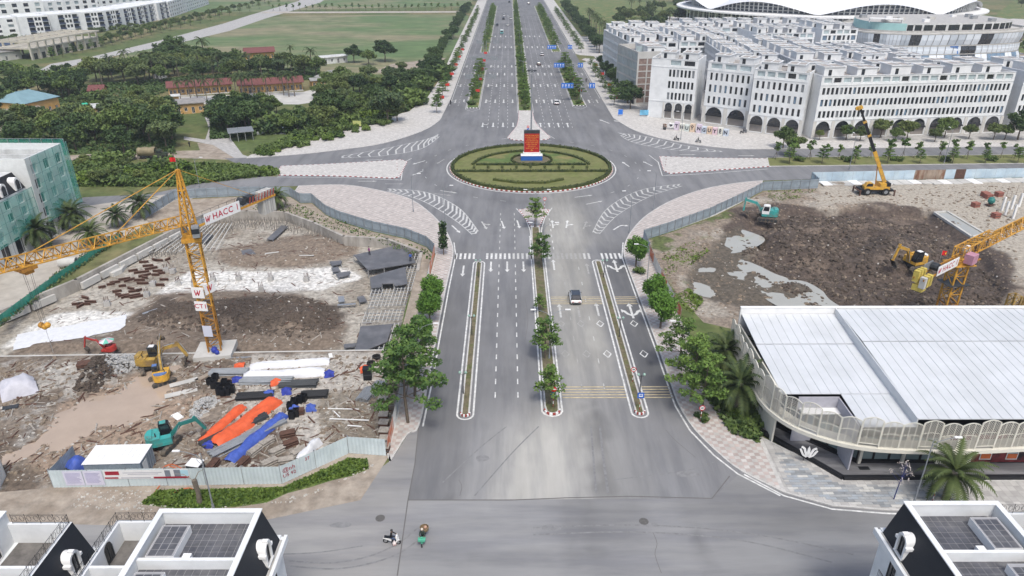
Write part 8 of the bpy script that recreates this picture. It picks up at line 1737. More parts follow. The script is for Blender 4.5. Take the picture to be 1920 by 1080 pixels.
 if kind in ('date','royal'):
  H = 2.6 if kind == 'date' else 7.5; r0 = .26 if kind == 'date' else .17; tr.path([(0,0,0),(.05,0,H*.5),(0,0,H)],[r0*1.15,r0,r0*.9],8); nf = 40 if kind == 'date' else 15; vs, fs = [], []
  for f in range(nf):
   az = f*2.39996+g.uniform(-.2,.2); el = R(75-(f/nf)*110) if kind == 'date' else R(62-(f/nf)*85); L = (2.7 if kind == 'date' else 2.9)*g.uniform(.85,1.1); d = np.array((cos(az),sin(az),0)); sd = np.array((-d[1],d[0],0)); p = np.array((0,0,H)); N = 9; prev = None
   for i in range(N+1):
    e = el-R(75 if kind == 'date' else 95)*(i/N)**1.5; q = p+(d*cos(e)+np.array((0,0,sin(e))))*(L/N); w_ = (.46 if kind == 'date' else .62)*sin(PI*min(1,(i+.6)/(N+.8)))**.7
    if i:
     for s_ in (-1,1):
      for h in (0,.5):
       b0 = p+(q-p)*h; b1 = p+(q-p)*(h+.62); tip = b0+(q-p)*.9+sd*s_*w_+np.array((0,0,-.10 if kind == 'date' else -.26))
       o = len(vs); vs += [tuple(b0),tuple(b1),tuple(tip)]; fs.append((o,o+1,o+2))
     o = len(vs); vs += [tuple(p-sd*.03),tuple(p+sd*.03),tuple(q)]; fs.append((o,o+1,o+2))
    p = q
  me = bpy.data.meshes.new('crown'); me.from_pydata(vs,[],fs); me.materials.append(LG['palm']); PT[k] = (tr.mesh('trunk',M['palm_bark']),me); return PT[k]
 P = np.concatenate(pts); me = leafquads(P.tolist(),sz,LG[lm],'crown',v+3,up)
 if core.v:      # dense inner twigs and leaves
  bm = bmesh.new(); bm.from_mesh(me); cm_ = core.mesh('core',LG[lm]); bm.from_mesh(cm_); bm.to_mesh(me); bm.free(); bpy.data.meshes.remove(cm_)
 PT[k] = (tr.mesh('trunk',M['bark']),me); return PT[k]
NM = {'street':('street_tree','tree'),'wide':('street_tree','tree'),'round':('clipped_tree','tree'),'conic':('columnar_tree','tree'),'big':('broadleaf_tree','tree'),'dark':('broadleaf_tree','tree'),'olive':('broadleaf_tree','tree'),'grey':('broadleaf_tree','tree'),'bush':('shrub','shrub'),'weedbush':('shrub','shrub'),'sapling':('sapling','tree'),'date':('date_palm','palm'),'royal':('royal_palm','palm')}
HT = {'street':5.4,'wide':5.5,'round':4.4,'conic':5.4,'big':8.2,'dark':8.2,'olive':8.2,'grey':8.2,'bush':1.9,'weedbush':1.9,'sapling':4.2,'date':4.6,'royal':9.2}
NV = {'street':4,'wide':3,'big':4,'dark':4,'olive':3,'bush':3,'sapling':3,'date':2,'royal':3}
pr = random.Random(11)
def tree(kind, x, y, h, label, group=None, z=0., wd=1.):
 n, c = NM[kind]; tm, cm_ = proto(kind, pr.randrange(NV.get(kind,2))); s_ = h/HT[kind]
 t = thing(n,label,c,(x,y,z),pr.uniform(0,6.28),group,(s_*wd,s_*wd,s_)); obj('trunk' if kind != 'bush' and kind != 'weedbush' else 'stem',tm,t); obj('crown',cm_,t); return t
def treeat(kind, px, py, topy, label, group=None, z=0., wd=1.):
 p = G(px,py,z); lo, hi = .2, 40.
 for _ in range(40):
  m = (lo+hi)/2; v = Vc((p.x,p.y,z+m-CAMH)); yy = 540-F*v.dot(AX[2])/v.dot(AX[1])
  if yy > topy: lo = m
  else: hi = m
 return tree(kind,p.x,p.y,lo,label,group,z,wd)
# --- trees one by one along the near avenue
wdd = {'wide':.92}
for a in [('street',1003,425,372,'leafy young tree at the tiled tip of the central median'),('street',1015,500,440,'young tree in the central median at the zebra crossing'),('street',1012,585,552,'smallest young tree of the central median, beside the white car'),('street',1022,672,598,'young tree by the double lamp in the central median'),('street',1031,757,688,'young tree at the near rounded end of the central median'),
  ('conic',832,478,416,'dark columnar tree where the tiled pavement meets the zebra crossing'),('round',812,572,516,'dense clipped tree beside the sheet fence, nearer the zebra crossing'),('round',806,604,545,'dense clipped tree beside the sheet fence, nearer the lamp arm'),('round',792,648,592,'bright clipped tree half behind the curved lamp arm'),('wide',778,742,604,'tall spreading street tree behind the curved lamp arm'),('wide',765,792,640,'tall spreading street tree with bare lower trunk by the sheet fence'),
  ('round',1192,500,443,'round dark tree at the corner of the curved pavement'),('round',1226,575,515,'clipped tree beside the banner fence, farther of two'),('round',1238,615,545,'clipped tree beside the banner fence, nearer of two'),('wide',1272,690,598,'spreading street tree under the bent lamp by the garden'),('wide',1296,745,632,'broad layered street tree over the tiled pavement'),('wide',1316,775,665,'broad street tree above the round red road sign'),('bush',1197,512,500,'low clipped bush at the foot of the round dark tree'),('bush',1313,785,772,'low clipped bush behind the round red road sign')]:
 treeat(*a,z=.15,wd=wdd.get(a[0],1.))
for a in [('date',1356,704,622,'date palm in the garden behind the spreading trees'),('date',1380,772,680,'feathery date palm beside the lattice screen'),('date',1772,940,846,'full date palm on the grey stone pavement')]: treeat(*a,wd=.95)
for px, py, ty, lb in ((142,433,376,'at the far corner of the netted building'),(78,465,404,'before the arcade of the netted building'),(222,426,384,'in the middle of the dusty lane'),(268,408,358,'farthest along the dusty lane'),(175,462,414,'nearest the green mesh fence'),(522,391,352,'inside the grey sheet fence by a heap of white sheets')): treeat('date',px,py,ty,'date palm '+lb,wd=1.1)
gi = 0
for k in range(26):
 x, y = pr.uniform(28.2,32.5), pr.uniform(71,90)
 if x > 30.6 and y < 86: x = pr.uniform(28.2,30.2)
 tree('bush' if k % 3 else 'weedbush',x,y,pr.uniform(.9,1.7),'leafy shrub in the garden strip by the lattice screen, %s from the terrace' % nth(k),'shrubs in the garden by the showroom')
# --- rows along the far avenue
def row(kind, xs, ys, h, label, group, z=.2, jit=.4, wd=1.):
 for i, y in enumerate(ys):
  kd = kind if isinstance(kind,str) else kind[i % len(kind)]
  tree(kd,xs+pr.uniform(-jit,jit),y+pr.uniform(-1,1),h*pr.uniform(.8,1.18),label % nth(i),group,z,wd)
row('street',5.75,[259+9.2*i for i in range(48)],6.2,'street tree in the far central median, %s from the roundabout','trees of the far central median',wd=.95)
row(('bush','weedbush'),5.75,[256+9.2*i for i in range(38)],1.8,'clipped shrub in the far central median, %s from the roundabout','shrubs of the far central median')
row('wide',-13,[268+11*i for i in range(7)]+[408+11*i for i in range(22)],6.6,'street tree in the meadow side median, %s from the roundabout','trees of the meadow side median',wd=.9)
row('wide',25.5,[272+10*i for i in range(8)]+[410+11*i for i in range(22)],7.0,'street tree in the terrace side median, %s from the roundabout','trees of the terrace side median',wd=.95)
row(('bush','weedbush'),-13,[262+12*i for i in range(7)],1.7,'shrub in the meadow side median, %s from the roundabout','shrubs of the meadow side median')
row(('bush','weedbush'),25.5,[266+12*i for i in range(7)],1.7,'shrub in the terrace side median, %s from the roundabout','shrubs of the terrace side median')
row('street',-25.3,[250+13*i for i in range(30)],5.4,'street tree on the meadow pavement, %s from the roundabout','trees of the meadow pavement',.15)
row('street',38.2,[262+12*i for i in range(8)]+[398+12*i for i in range(20)],5.2,'street tree on the terrace pavement, %s from the roundabout','trees of the terrace pavement',.15)
row('dark',43.2,[256+9.5*i for i in range(10)],7.6,'dense dark tree before the terraces, %s from the letter blocks','dark trees before the terraces',.1,wd=1.0)
row('dark',48,[396+12*i for i in range(22)],8.5,'dense dark tree past the side street, %s along the avenue','dark trees past the side street',0)
row('royal',57,[400+11*i for i in range(14)],11,'royal palm behind the dark trees, %s from the white blocks','royal palms behind the dark trees',0)
row('dark',-35.5,[300+11*i for i in range(34)],6.6,'dense dark tree along the meadow pavement, %s from the roundabout','dark trees of the meadow pavement',0,1.2)
# --- eastern strip
raised('green_strip',[(71,192.6),(68.8,184.2),(190,188.5),(190,197.5)],.18,M['lawn_dry'],'planted strip between the two carriageways')
row('sapling',0,[],0,'%s','')
for i in range(24):
 x = 73+4.4*i; tree('sapling',x+pr.uniform(-.8,.8),191.2+.03*i+pr.uniform(-.6,.6),pr.uniform(4.2,6.0),'propped sapling in the planted strip, %s from the roundabout, far row' % nth(i),'saplings of the planted strip',.18)
 if i % 2 == 0: tree('street',x+2,186.5+.03*i,pr.uniform(3.6,5.0),'young tree in the planted strip, %s from the roundabout, fence side' % nth(i//2),'young trees of the planted strip',.18)
 if i % 3 == 1: tree('bush',x+1,189,1.6,'ball shrub in the planted strip, %s from the roundabout' % nth(i//3),'ball shrubs of the planted strip',.18)
for i, (px, py, ty) in enumerate(((1468,278,236),(1487,292,255),(1536,262,243),(1586,262,232),(1612,264,236),(1650,258,222),(1678,266,238),(1700,262,226),(1752,266,240),(1770,258,218),(1816,260,232),(1862,262,230),(1883,262,232))): treeat('olive' if i % 3 else 'big',px,py,ty,'leafy tree on the forecourt of the long terrace, %s from the letter blocks' % nth(i),'trees on the terrace forecourt',.15)
treeat('dark',1908,262,208,'large dark tree hiding the end of the long terrace',None,.15)
# --- wood and village trees
def pinp(poly, n, md, seed):
 g = random.Random(seed); xs = [p[0] for p in poly]; ys = [p[1] for p in poly]; out = []; tries = 0
 while len(out) < n and tries < 6000:
  tries += 1; x, y = g.uniform(min(xs),max(xs)), g.uniform(min(ys),max(ys))
  if inside(poly,np.array([x]),np.array([y]))[0] and all(abs(x-a)/1.6+abs(y-b)*1.3 > md for a,b in out): out.append((x,y))
 return sorted(out)
def wood(poly, n, md, kinds, h0, h1, label, group, seed, wd=1.):
 for i, (x, y) in enumerate(pinp(poly,n,md,seed)):
  p = G(x,y); kd = kinds[i % len(kinds)]; tree(kd,p.x,p.y,pr.uniform(h0,h1)*(1.25 if kd == 'royal' else 1),label % (('palm','broadleaf tree')[kd != 'royal'] if '%s' in label and label.count('%s') == 2 else nth(i)) if label.count('%s') == 1 else label % (('palm' if kd == 'royal' else 'tree'),nth(i)),group,0,wd)
wood([(130,168),(200,140),(330,128),(440,142),(600,128),(600,150),(455,152),(300,158),(200,162)],46,11,['dark','olive','royal','big','grey','olive','royal'],7,10.5,'%s in the belt behind the ochre school, %s from the blue roof','trees behind the ochre school',1)
wood([(290,118),(420,122),(455,132),(420,140),(330,132),(290,128)],14,10,['dark','big','dark','royal'],8,11,'%s in the dark clump at the meadow edge, %s from the street','clump at the meadow edge',2)
wood([(395,240),(420,222),(470,218),(482,240),(450,252),(400,258)],10,10,['dark','dark','big'],8,9.5,'%s in the dark grove before the school, %s from the path','dark grove before the school',3)
wood([(205,285),(215,240),(260,225),(320,225),(335,262),(320,285),(250,292)],13,13,['big','olive','grey','dark'],8,12,'%s of the tall grove by the concrete path, %s from the netted building','tall grove by the concrete path',4)
wood([(10,262),(30,240),(120,236),(160,240),(190,262),(160,282),(20,285)],16,13,['grey','dark','olive','big'],6.5,9,'%s in the village grove, %s from the frame edge','village grove by the blue roof',5)
wood([(-10,215),(20,175),(130,160),(165,182),(40,200),(20,215)],16,10,['dark','big','dark'],6.5,9,'%s behind the blue roofed house, %s from the frame edge','trees behind the blue roofed house',6)
wood([(600,185),(620,165),(700,150),(740,165),(700,215),(640,235),(600,215)],20,12,['big','dark','olive','grey'],6,9,'%s in the thicket past the courtyard, %s from the school','thicket past the courtyard',7)
wood([(735,140),(800,125),(838,118),(815,165),(790,190),(740,215),(700,228),(700,190)],26,10,['dark','big','dark','grey','bush'],4.5,7.5,'%s in the dense belt along the curved pavement, %s from the thicket','belt along the curved pavement',8)
for a in [('dark',664,118,82,'large dark tree standing in the meadow, nearer the house'),('dark',722,116,74,'large dark tree standing in the meadow, nearer the avenue'),('big',692,122,92,'smaller tree between the two dark meadow trees'),('royal',548,116,82,'lone palm beside the ochre house at the meadow edge'),('grey',728,232,168,'pale columnar tree above the yellow notice, taller'),('grey',745,228,190,'pale columnar tree above the yellow notice, shorter'),('big',625,226,165,'leafy tree beside the pond'),('olive',607,250,196,'twin stemmed tree over the pond'),('dark',325,118,66,'tall dark tree at the corner of the meadow')]: treeat(*a)
wood([(140,345),(145,305),(225,300),(240,312),(330,314),(350,322),(345,335),(330,345),(200,350)],30,10,['bush','weedbush','bush','olive'],2,4.2,'%s in the thicket beside the lower carriageway, %s from the netted building','thicket beside the lower carriageway',9,1.1)
wood([(480,290),(560,264),(650,244),(720,222),(735,232),(660,252),(560,278),(490,296)],30,8,['weedbush','bush'],1.4,2.6,'%s along the curved pavement edge, %s from the path','shrubs along the curved pavement edge',10)
wood([(560,262),(600,240),(700,205),(790,190),(795,196),(720,222),(640,246)],26,9,['bush','weedbush','bush'],1.8,3.6,'%s on the slope above the curved pavement, %s from the path','shrubs on the slope above the pavement',11)
wood([(0,128),(60,132),(190,128),(260,112),(300,108),(260,130),(120,150),(0,155)],26,10,['bush','weedbush','dark'],2.5,4.5,'%s on the scrub by the pavilion, %s from the frame edge','scrub by the pavilion',12)
for i in range(26):
 a, b = Vc((100,112)), Vc((560,-2)); q = a.lerp(b,i/25); p = G(q.x,q.y); tree('street',p.x,p.y,pr.uniform(4.5,6),'street tree on the near side of the apartment street, %s from the pavilion' % nth(i),'near trees of the apartment street')
for i in range(30):
 a, b = Vc((185,88)), Vc((520,2)); q = a.lerp(b,i/29); p = G(q.x,q.y-2); tree('olive' if i % 2 else 'big',p.x,p.y,pr.uniform(4.5,7),'leafy tree before the white apartments, %s from the pavilion' % nth(i),'trees before the white apartments')
for i in range(28):
 a, b = Vc((5,80)), Vc((330,42)); q = a.lerp(b,i/27); p = G(q.x,q.y+pr.uniform(-2,3)); tree('bush' if i % 2 else 'grey',p.x,p.y,pr.uniform(2.5,4.5),'low tree at the foot of the white apartments, %s from the frame edge' % nth(i),'low trees by the white apartments')
for i in range(30): x = -200+5.6*i; tree('sapling',x,650+pr.uniform(-1,1),pr.uniform(5,7),'young tree along the lane across the field, %s from the apartment street' % nth(i),'young trees of the field lane')
wood([(1150,60),(1180,20),(1250,-6),(1400,-8),(1312,20),(1310,45),(1230,62)],44,9,['big','dark','olive','royal'],7,11,'%s in the park behind the white terraces, %s from the avenue','park trees behind the white terraces',13)
wood([(1862,88),(1880,60),(1930,60),(1960,90),(1930,105),(1870,100)],12,10,['big','dark','bush'],4,7,'%s beside the mall, %s from its glass corner','trees beside the mall',14)
wood([(1880,28),(1900,-6),(2000,-8),(2000,25),(1930,36)],10,10,['big','olive'],6,9,'%s in the park beyond the hall, %s from the hall','trees beyond the domed hall',15)
wood([(880,8),(900,-6),(930,-8),(905,6)],5,6,['dark'],7,9,'%s where the meadow meets the avenue top, %s in line','trees at the top of the meadow',16)
wood([(325,186),(440,180),(560,176),(562,182),(440,188),(330,193)],13,6,['royal'],7,8.5,'%s standing before the ochre school wings, %s from the guard house','palms before the ochre school',17)
wood([(478,252),(490,205),(560,200),(600,205),(590,250),(530,262)],13,11,['dark','big','bush'],4,7.5,'%s round the pond, %s from the open shed','trees round the pond',18)
wood([(120,200),(200,190),(300,190),(320,205),(240,226),(205,212),(130,212)],11,11,['big','olive','bush'],4,6.5,'%s among the village sheds, %s from the blue roof','trees among the village sheds',19)
def growth(name, label, polys, n, size, lm, h, seed, z=0.):
 g = np.random.RandomState(seed); P = []
 for poly in polys:
  q = gp(poly); xs = [p[0] for p in q]; ys = [p[1] for p in q]; X = g.uniform(min(xs),max(xs),n*3); Y = g.uniform(min(ys),max(ys),n*3); k = inside(q,X,Y); X, Y = X[k][:n], Y[k][:n]
  hh = h*(.3+1.1*fbm(X,Y,6,3,seed)); P += np.column_stack([X,Y,z+g.rand(len(X))*hh]).tolist()
 o = obj(name,leafquads(P,size,LG[lm],name,seed,.2)); return tag(o,label,None,None,'stuff')
growth('undergrowth','rough scrub and tall grass between the trees',[[(140,350),(140,308),(235,313),(400,312),(520,320),(525,328),(330,350)],[(470,292),(640,240),(740,200),(800,185),(835,120),(740,140),(600,220),(520,268)]],15000,.75,'big',1.3,5)
growth('undergrowth','dense green ground cover under the village and school trees',[[(0,285),(0,190),(130,165),(320,150),(320,170),(200,215),(330,225),(330,290),(120,290)],[(395,262),(395,200),(480,200),(480,255)],[(130,165),(600,125),(600,150),(300,156)]],11000,.8,'dark',.9,6)
growth('tall_grass','bright tall grass beside the lower carriageway',[[(330,340),(330,315),(430,311),(505,318),(524,327),(420,331),(340,352)]],7000,.55,'weed',1.1,15)
growth('weeds','fresh weeds along the hoarding verge',[[(266,944),(298,922),(420,919),(531,915),(600,886),(655,861),(688,864),(690,878),(650,893),(600,905),(540,922),(500,940),(440,950),(340,953)]],6500,.30,'weed',.25,8,.05)
growth('weeds','weeds scattered over the building plot beside the curved pavement',[[(1240,480),(1300,450),(1330,470),(1290,500),(1250,520)],[(1255,560),(1290,540),(1320,560),(1300,590)],[(1440,358),(1530,356),(1500,372),(1440,380)]],900,.35,'weed',.35,9,-.2)
growth('garden_plants','strappy ground cover under the palms beside the showroom',[[(1290,640),(1345,640),(1400,740),(1445,790),(1420,832),(1370,815),(1320,740)]],3200,.6,'big',.7,10)
growth('weeds','grass along the foot of the curving grey sheet fence',[[(480,382),(560,385),(620,408),(700,438),(800,470),(815,490),(780,480),(700,452),(600,425),(540,398),(470,396)]],1600,.35,'weed',.35,12)
growth('weeds','scrub between the green mesh fence and the lane',[[(0,600),(100,520),(200,450),(232,438),(225,452),(110,532),(0,616)]],1500,.4,'grey',.6,13)
p = G(375,945); t = thing('dead_palm','cut palm stump with two dry fronds before the hoarding','palm',(p.x,p.y,.05)); m = MB(); m.path([(0,0,0),(.1,0,1.6),(0,0,3.2)],[.3,.24,.28],8); m.build('trunk',M['palm_bark'],t)
m = MB(); m.path([(0,0,3.1),(-1,.1,3.9),(-2.2,.2,3.9)],[.05,.04,.01],4); m.path([(0,0,3.1),(.6,.1,4.2),(1.3,.1,4.6)],[.05,.04,.01],4); m.build('dry_frond',mat('dry_leaf',(.28,.25,.2),.9),t)
p = G(1675,938); t = thing('bare_tree','thin bare street tree with blue painted trunk and white buds','tree',(p.x,p.y,.15)); tm_ = mat('blue_trunk',(.035,.045,.16),.7); m = MB(); m.path([(0,0,0),(.1,0,2.4),(.35,0,4.8)],[.07,.05,.02],6); m.build('trunk',tm_,t); q = []
m = MB()
for i in range(26): a = pr.uniform(0,6.28); z = pr.uniform(2.3,4.8); r = (5.2-z)*.5; e = (r*cos(a)+.1,r*sin(a),z+.3); m.tube((.15,0,z-.2),e,.018,.006,4); q += [(e[0]+pr.uniform(-.2,.2),e[1]+pr.uniform(-.2,.2),e[2]+pr.uniform(-.15,.15)) for _ in range(7)]
m.build('branch',tm_,t)['kind'] = 'stuff'; obj('buds',leafquads(q,.11,mat('pale_bud',(.5,.45,.42),.8),'buds',3),t)
# ================================================================== street furniture
def lamp(label, px, py, h, kind, rz=0, z=.15):
 p = G(px,py,z); t = thing('street_lamp',label,'lamp',(p.x,p.y,z),rz); pm = M['grey_metal']; m = MB(); m.tube((0,0,0),(0,0,.5),.16,.14,8); m.tube((0,0,.5),(0,0,h),.09,.05,8); m.build('pole',pm,t)
 arms = {'double':(-1,1),'single':(1,),'plain':(1,)}[kind]
 for s_ in arms:
  L = 2.1 if kind != 'plain' else 1.4; a = MB(); pts = [(0,0,h-.9),(s_*.25*L,0,h-.25),(s_*.7*L,0,h+.15),(s_*L,0,h+.25)]; a.path(pts,.035,5)
  if kind == 'single': a.path([(0,0,h-1.6),(s_*.5,0,h-.9),(s_*.45,0,h-.1)],.025,5)
  a.build('arm',pm,t); hd = MB(); hd.obox((s_*(L+.3),0,h+.3),(.75,.24,.1),0); hd.build('lamp_head',M['white'],t)
for a in (('double arm lamp in the central median by the young trees',1030,672,7.6,'double',0),('double arm lamp in the central median at the zebra crossing',1018,492,7.6,'double',0),('double arm lamp behind the tiled median tip',1006,425,7.8,'double',0),('curved arm lamp among the spreading trees by the sheet fence',790,695,7.2,'single',0),('bent lamp over the broad tree by the garden',1284,690,7.2,'single',PI),('lamp at the kerb of the curved pavement, fence side',1180,436,8.6,'plain',PI),('lamp on the pavement opposite the pale hatching',1225,394,8.7,'plain',PI),('lamp on the tiled pavement beside the chevrons',775,397,8.4,'plain',0),('lamp at the kerb beside the end of the chevrons',834,420,8.2,'plain',0),('tall lamp on the grey stone pavement by the palm',1713,944,8.4,'single',0),('lamp behind the hoarding beside the dead palm',400,952,7.2,'single',PI),('lamp by the banner fence over the round dark tree',1213,530,7.0,'single',PI),('lamp on the forecourt by the letter blocks',1276,262,8.2,'plain',PI),('lamp beside the planted strip by the mobile crane',1592,318,9.0,'plain',R(90)),('lamp on the terrace forecourt near the frame edge',1908,262,7.0,'plain',PI),('lamp beside the lower carriageway near the crane head',374,350,7.0,'plain',0),('slender lamp in the planted strip near the middle',1770,306,9.0,'plain',R(90))): lamp(*a)
for i, (x, y0) in enumerate(((-13,300),(-13,420),(-13,480),(25.5,290),(25.5,330),(25.5,440),(25.5,500),(5.75,300),(5.75,350),(5.75,410),(5.75,480))):
 t = thing('street_lamp','far avenue lamp, %s in the far medians counted from the meadow' % nth(i),'lamp',(x,y0,.2)); m = MB(); m.tube((0,0,0),(0,0,10),.1,.06,6); m.build('pole',M['grey_metal'],t); m = MB(); m.path([(-1.8,0,10.2),(0,0,9.6),(1.8,0,10.2)],.05,4); m.build('arm',M['grey_metal'],t)
for i, (px, py) in enumerate(((885,628),(869,738),(1161,632),(1199,742),(897,520),(1132,520))):
 p = G(px,py,.18); t = thing('park_lamp','green topped post lamp in the narrow median, %s of the post lamps' % nth(i),'lamp',(p.x,p.y,.18)); m = MB(); m.tube((0,0,0),(0,0,3.2),.07,.05,7); m.build('pole',M['dark_metal'],t)
 for s_ in (-1,1): a = MB(); a.path([(0,0,2.9),(s_*.35,0,3.15)],.03,4); a.build('arm',M['dark_metal'],t); g = MB(); g.ball((s_*.38,0,3.3),.2,9,6); g.build('globe',mat('green_globe',(.28,.42,.36),.3),t)
p = G(996,250,.16); t = thing('high_mast','tall high-mast floodlight pole behind the red board','lamp',(p.x,p.y,.16)); m = MB(); m.tube((0,0,0),(0,0,19),.28,.12,10); m.build('pole',M['grey_metal'],t)
for k in range(8): m = MB(); a = k*PI/4; m.beam((0,0,19),(1.1*cos(a),1.1*sin(a),18.9),.06); m.obox((1.25*cos(a),1.25*sin(a),18.85),(.4,.5,.2),a); m.build('floodlight',M['dark_metal'],t)
def sign(label, px, py, h, faces, z=.18, striped=True, rz=0.):
 p = G(px,py,z); t = thing('road_sign',label,'sign',(p.x,p.y,z),rz)
 for i in range(6): m = MB(); m.tube((0,0,h*i/6),(0,0,h*(i+1)/6),.045,.045,6); m.build('pole_band',M['red'] if i % 2 == 0 and striped else M['white'],t)
 for k, (kind, zz) in enumerate(faces):
  f = MB(); r = .38; y = -.06; ring = lambda rr, yy: [(rr*cos(a*PI/12),yy,zz+rr*sin(a*PI/12)) for a in range(24)]
  if kind in ('noentry','ban','keep'):
   f.face(ring(r,y)); d = f.build('disc',{'noentry':M['red'] if False else mat('sign_red',(.55,.02,.025),.4),'ban':mat('sign_red',(.55,.02,.025),.4),'keep':mat('sign_blue',(.02,.12,.50),.4)}[kind],t)
   g = MB()
   if kind == 'noentry': g.box(-.27,.27,y-.02,y-.01,zz-.07,zz+.07)
   elif kind == 'ban': g.face(ring(.28,y-.01))
   else: g.beam((-.2,y-.01,zz+.2),(.18,y-.01,zz-.18),.1,.02); g.beam((.18,y-.015,zz-.18),(.2,y-.015,zz+.06),.09,.02); g.beam((.18,y-.016,zz-.18),(-.05,y-.016,zz-.2),.09,.02)
   g.build('symbol',M['white'],d)
   if kind == 'ban': c_ = MB(); c_.box(-.17,.17,y-.03,y-.02,zz-.05,zz+.07); c_.build('car_symbol',M['black'],d)
  else:
   f.box(-.42,.42,y,y+.03,zz-.42,zz+.42); d = f.build('plate',mat('sign_blue',(.02,.12,.50),.4),t); g = MB(); g.box(-.25,.25,y-.02,y-.01,zz-.2,zz+.22); g.build('symbol',M['white'],d); g = MB(); g.box(-.18,.18,y-.03,y-.021,zz-.02,zz+.14); g.build('symbol',MAT['sign_blue'],d)
sign('no entry disc above a blue arrow disc at the near median end',1037,763,2.9,(('noentry',2.75),('keep',1.95))); sign('blue square bus sign at the near end of the narrow median',1199,768,2.4,(('bus',2.2),)); sign('round red bordered sign standing in the narrow median',1186,716,2.1,(('ban',2.0),)); sign('round red bordered sign on the tiled pavement by the low bush',1313,790,2.2,(('ban',2.05),),.15); sign('round red bordered sign on the tiled median tip',1021,392,2.6,(('ban',2.4),)); sign('no entry and blue arrow signs behind the red board',990,256,3.2,(('noentry',3.0),('keep',2.2))); sign('blue disc sign beside the clipped trees of the banner fence',1223,580,2.4,(('keep',2.2),),.15); sign('striped marker post before the stone pavement palm',1748,940,2.2,(),.15)
sign('thin sign post on the western splitter island, tip end',745,318,2.2,(),.16); sign('thin sign post on the eastern splitter island, tip end',1248,310,2.2,(),.16)
bl = mat('gantry_blue',(.03,.17,.62),.45);
def gantry(label, px, py, h, xs, n, back=False):
 p = G(px,py,.2); t = thing('direction_gantry',label,'sign',(p.x,p.y,.2)); m = MB(); m.tube((0,0,0),(0,0,h),.16,.12,8); m.beam((0,0,h-.2),(xs,0,h-.2),.12,.12); m.beam((0,0,h-1.0),(xs,0,h-1.0),.12,.12); m.build('frame',M['grey_metal'],t); w_ = 1.12; s_ = 1 if xs > 0 else -1
 for i in range(n):
  x = xs-s_*w_*(i+.5); b = MB(); b.box(x-w_/2+.03,x+w_/2-.03,-.12,-.06,h-1.6,h+.3); q = b.build('lane_panel',bl if not back else M['grey_metal'],t)
  if not back: a = MB(); a.beam((x,-.13,h-1.3),(x,-.13,h-.5),.18,.02); a.face([(x-.32,-.14,h-.55),(x+.32,-.14,h-.55),(x,-.14,h-.05)]); a.build('arrow_symbol',M['white'],q)
for k, y in enumerate((270,318,376)):
 o = ('nearest the roundabout','second from the roundabout','farthest of three')[k]
 for lb, x, xs, n in (('four lane blue arrow gantry over the outgoing carriageway',26.5,-7.2,4),('two lane blue arrow gantry over the terrace side lane',27.2,4.6,2)): t = gantry.__wrapped__ if False else None; q = Vc((x,y)); v = Vc((x,y,.2-CAMH)); gantry(lb+', '+o,960+F*v.dot(AX[0])/v.dot(AX[1]),540-F*v.dot(AX[2])/v.dot(AX[1]),6.2,xs,n)
 for lb, x, xs in (('grey back of a lane gantry over the incoming carriageway',-12,7),('grey back of a sign over the meadow side lane',-13.4,-4)): v = Vc((x,y+20,.2-CAMH)); gantry(lb+', '+o,960+F*v.dot(AX[0])/v.dot(AX[1]),540-F*v.dot(AX[2])/v.dot(AX[1]),6.2,xs,3,True)
rd = mat('festive_red',(.55,.04,.03),.6)
for i in range(22):
 x = (-25.4,38.3,25.6,-13)[i % 4]; y = 262+12.5*(i//2)
 if 345 < y < 395 and x > 20: continue
 t = thing('festive_banner','red festive banner on a post along the far avenue, %s of them' % nth(i),'banner',(x+1.2,y,.15)); m = MB(); m.tube((0,0,0),(0,0,3.6),.05,.05,5); m.build('post',M['grey_metal'],t); m = MB(); m.box(-.8,.8,-.06,.06,2.5,3.5); m.build('banner_panel',rd,t)
t = thing('propaganda_board','red board with yellow lettering on a blue and white plinth in the roundabout','sign',(6.1,190.2,.27)); m = MB(); m.box(-2.9,2.9,-.9,1.2,0,1.25); m.build('blue_plinth',mat('plinth_blue',(.02,.11,.42),.5,n=.12),t); m = MB(); m.box(-2.95,2.95,-.92,1.25,1.252,1.42); m.box(-2.35,2.35,-.5,.8,1.42,2.15); m.build('white_plinth',M['white'],t)
m = MB(); m.box(-2.1,2.1,-.25,.5,2.152,7.2); m.build('board',mat('board_red',(.42,.012,.014),.5,n=.05),t); m = MB(); m.box(-2.12,2.12,-.2,.9,7.2,8.0); m.build('board_top',M['dark_metal'],t)
for s_ in (-1,1): m = MB(); m.box(s_*2.1-.06,s_*2.1+.06,-.32,.55,2.1,7.25); m.build('edge_strip',M['steel'],t)
yl = mat('letter_yellow',(.85,.55,.09),.5)
for i, (s_, sz) in enumerate((('ĐẢNG BỘ, CHÍNH QUYỀN',.36),('VÀ NHÂN DÂN PHƯỜNG',.36),('RA SỨC THI ĐUA',.36),('CHÀO MỪNG ĐẠI HỘI',.36),('ĐẠI BIỂU TOÀN QUỐC',.36),('ĐẢNG CỘNG SẢN',.36),('LẦN THỨ XIV',.36),('NHIỆM KỲ 2025 - 2030',.36))): o = textobj(s_,.33,yl,t,(0,-.27,6.75-.5*i),(PI/2,0,0),.004,bold=.0); o.scale.x = min(1.0,3.7/max(.1,o.dimensions.x))
m = MB();
for k in range(7): m.beam((-.45+.15*k,-.28,2.5),(-.25+.08*k,-.28,2.95-.06*abs(k-3)),.05,.02)
m.build('emblem',yl,t)
p0, p1 = G(1254,242,.15), G(1366,256,.15); d = (p1-p0).normalized(); ang = atan2(d.y,d.x); LC = {'p':(.66,.57,.66),'w':(.74,.73,.66),'o':(.70,.54,.40),'b':(.56,.62,.70),'k':(.74,.56,.60),'m':(.62,.68,.64)}; dk = mat('letter_dark',(.03,.025,.04),.6)
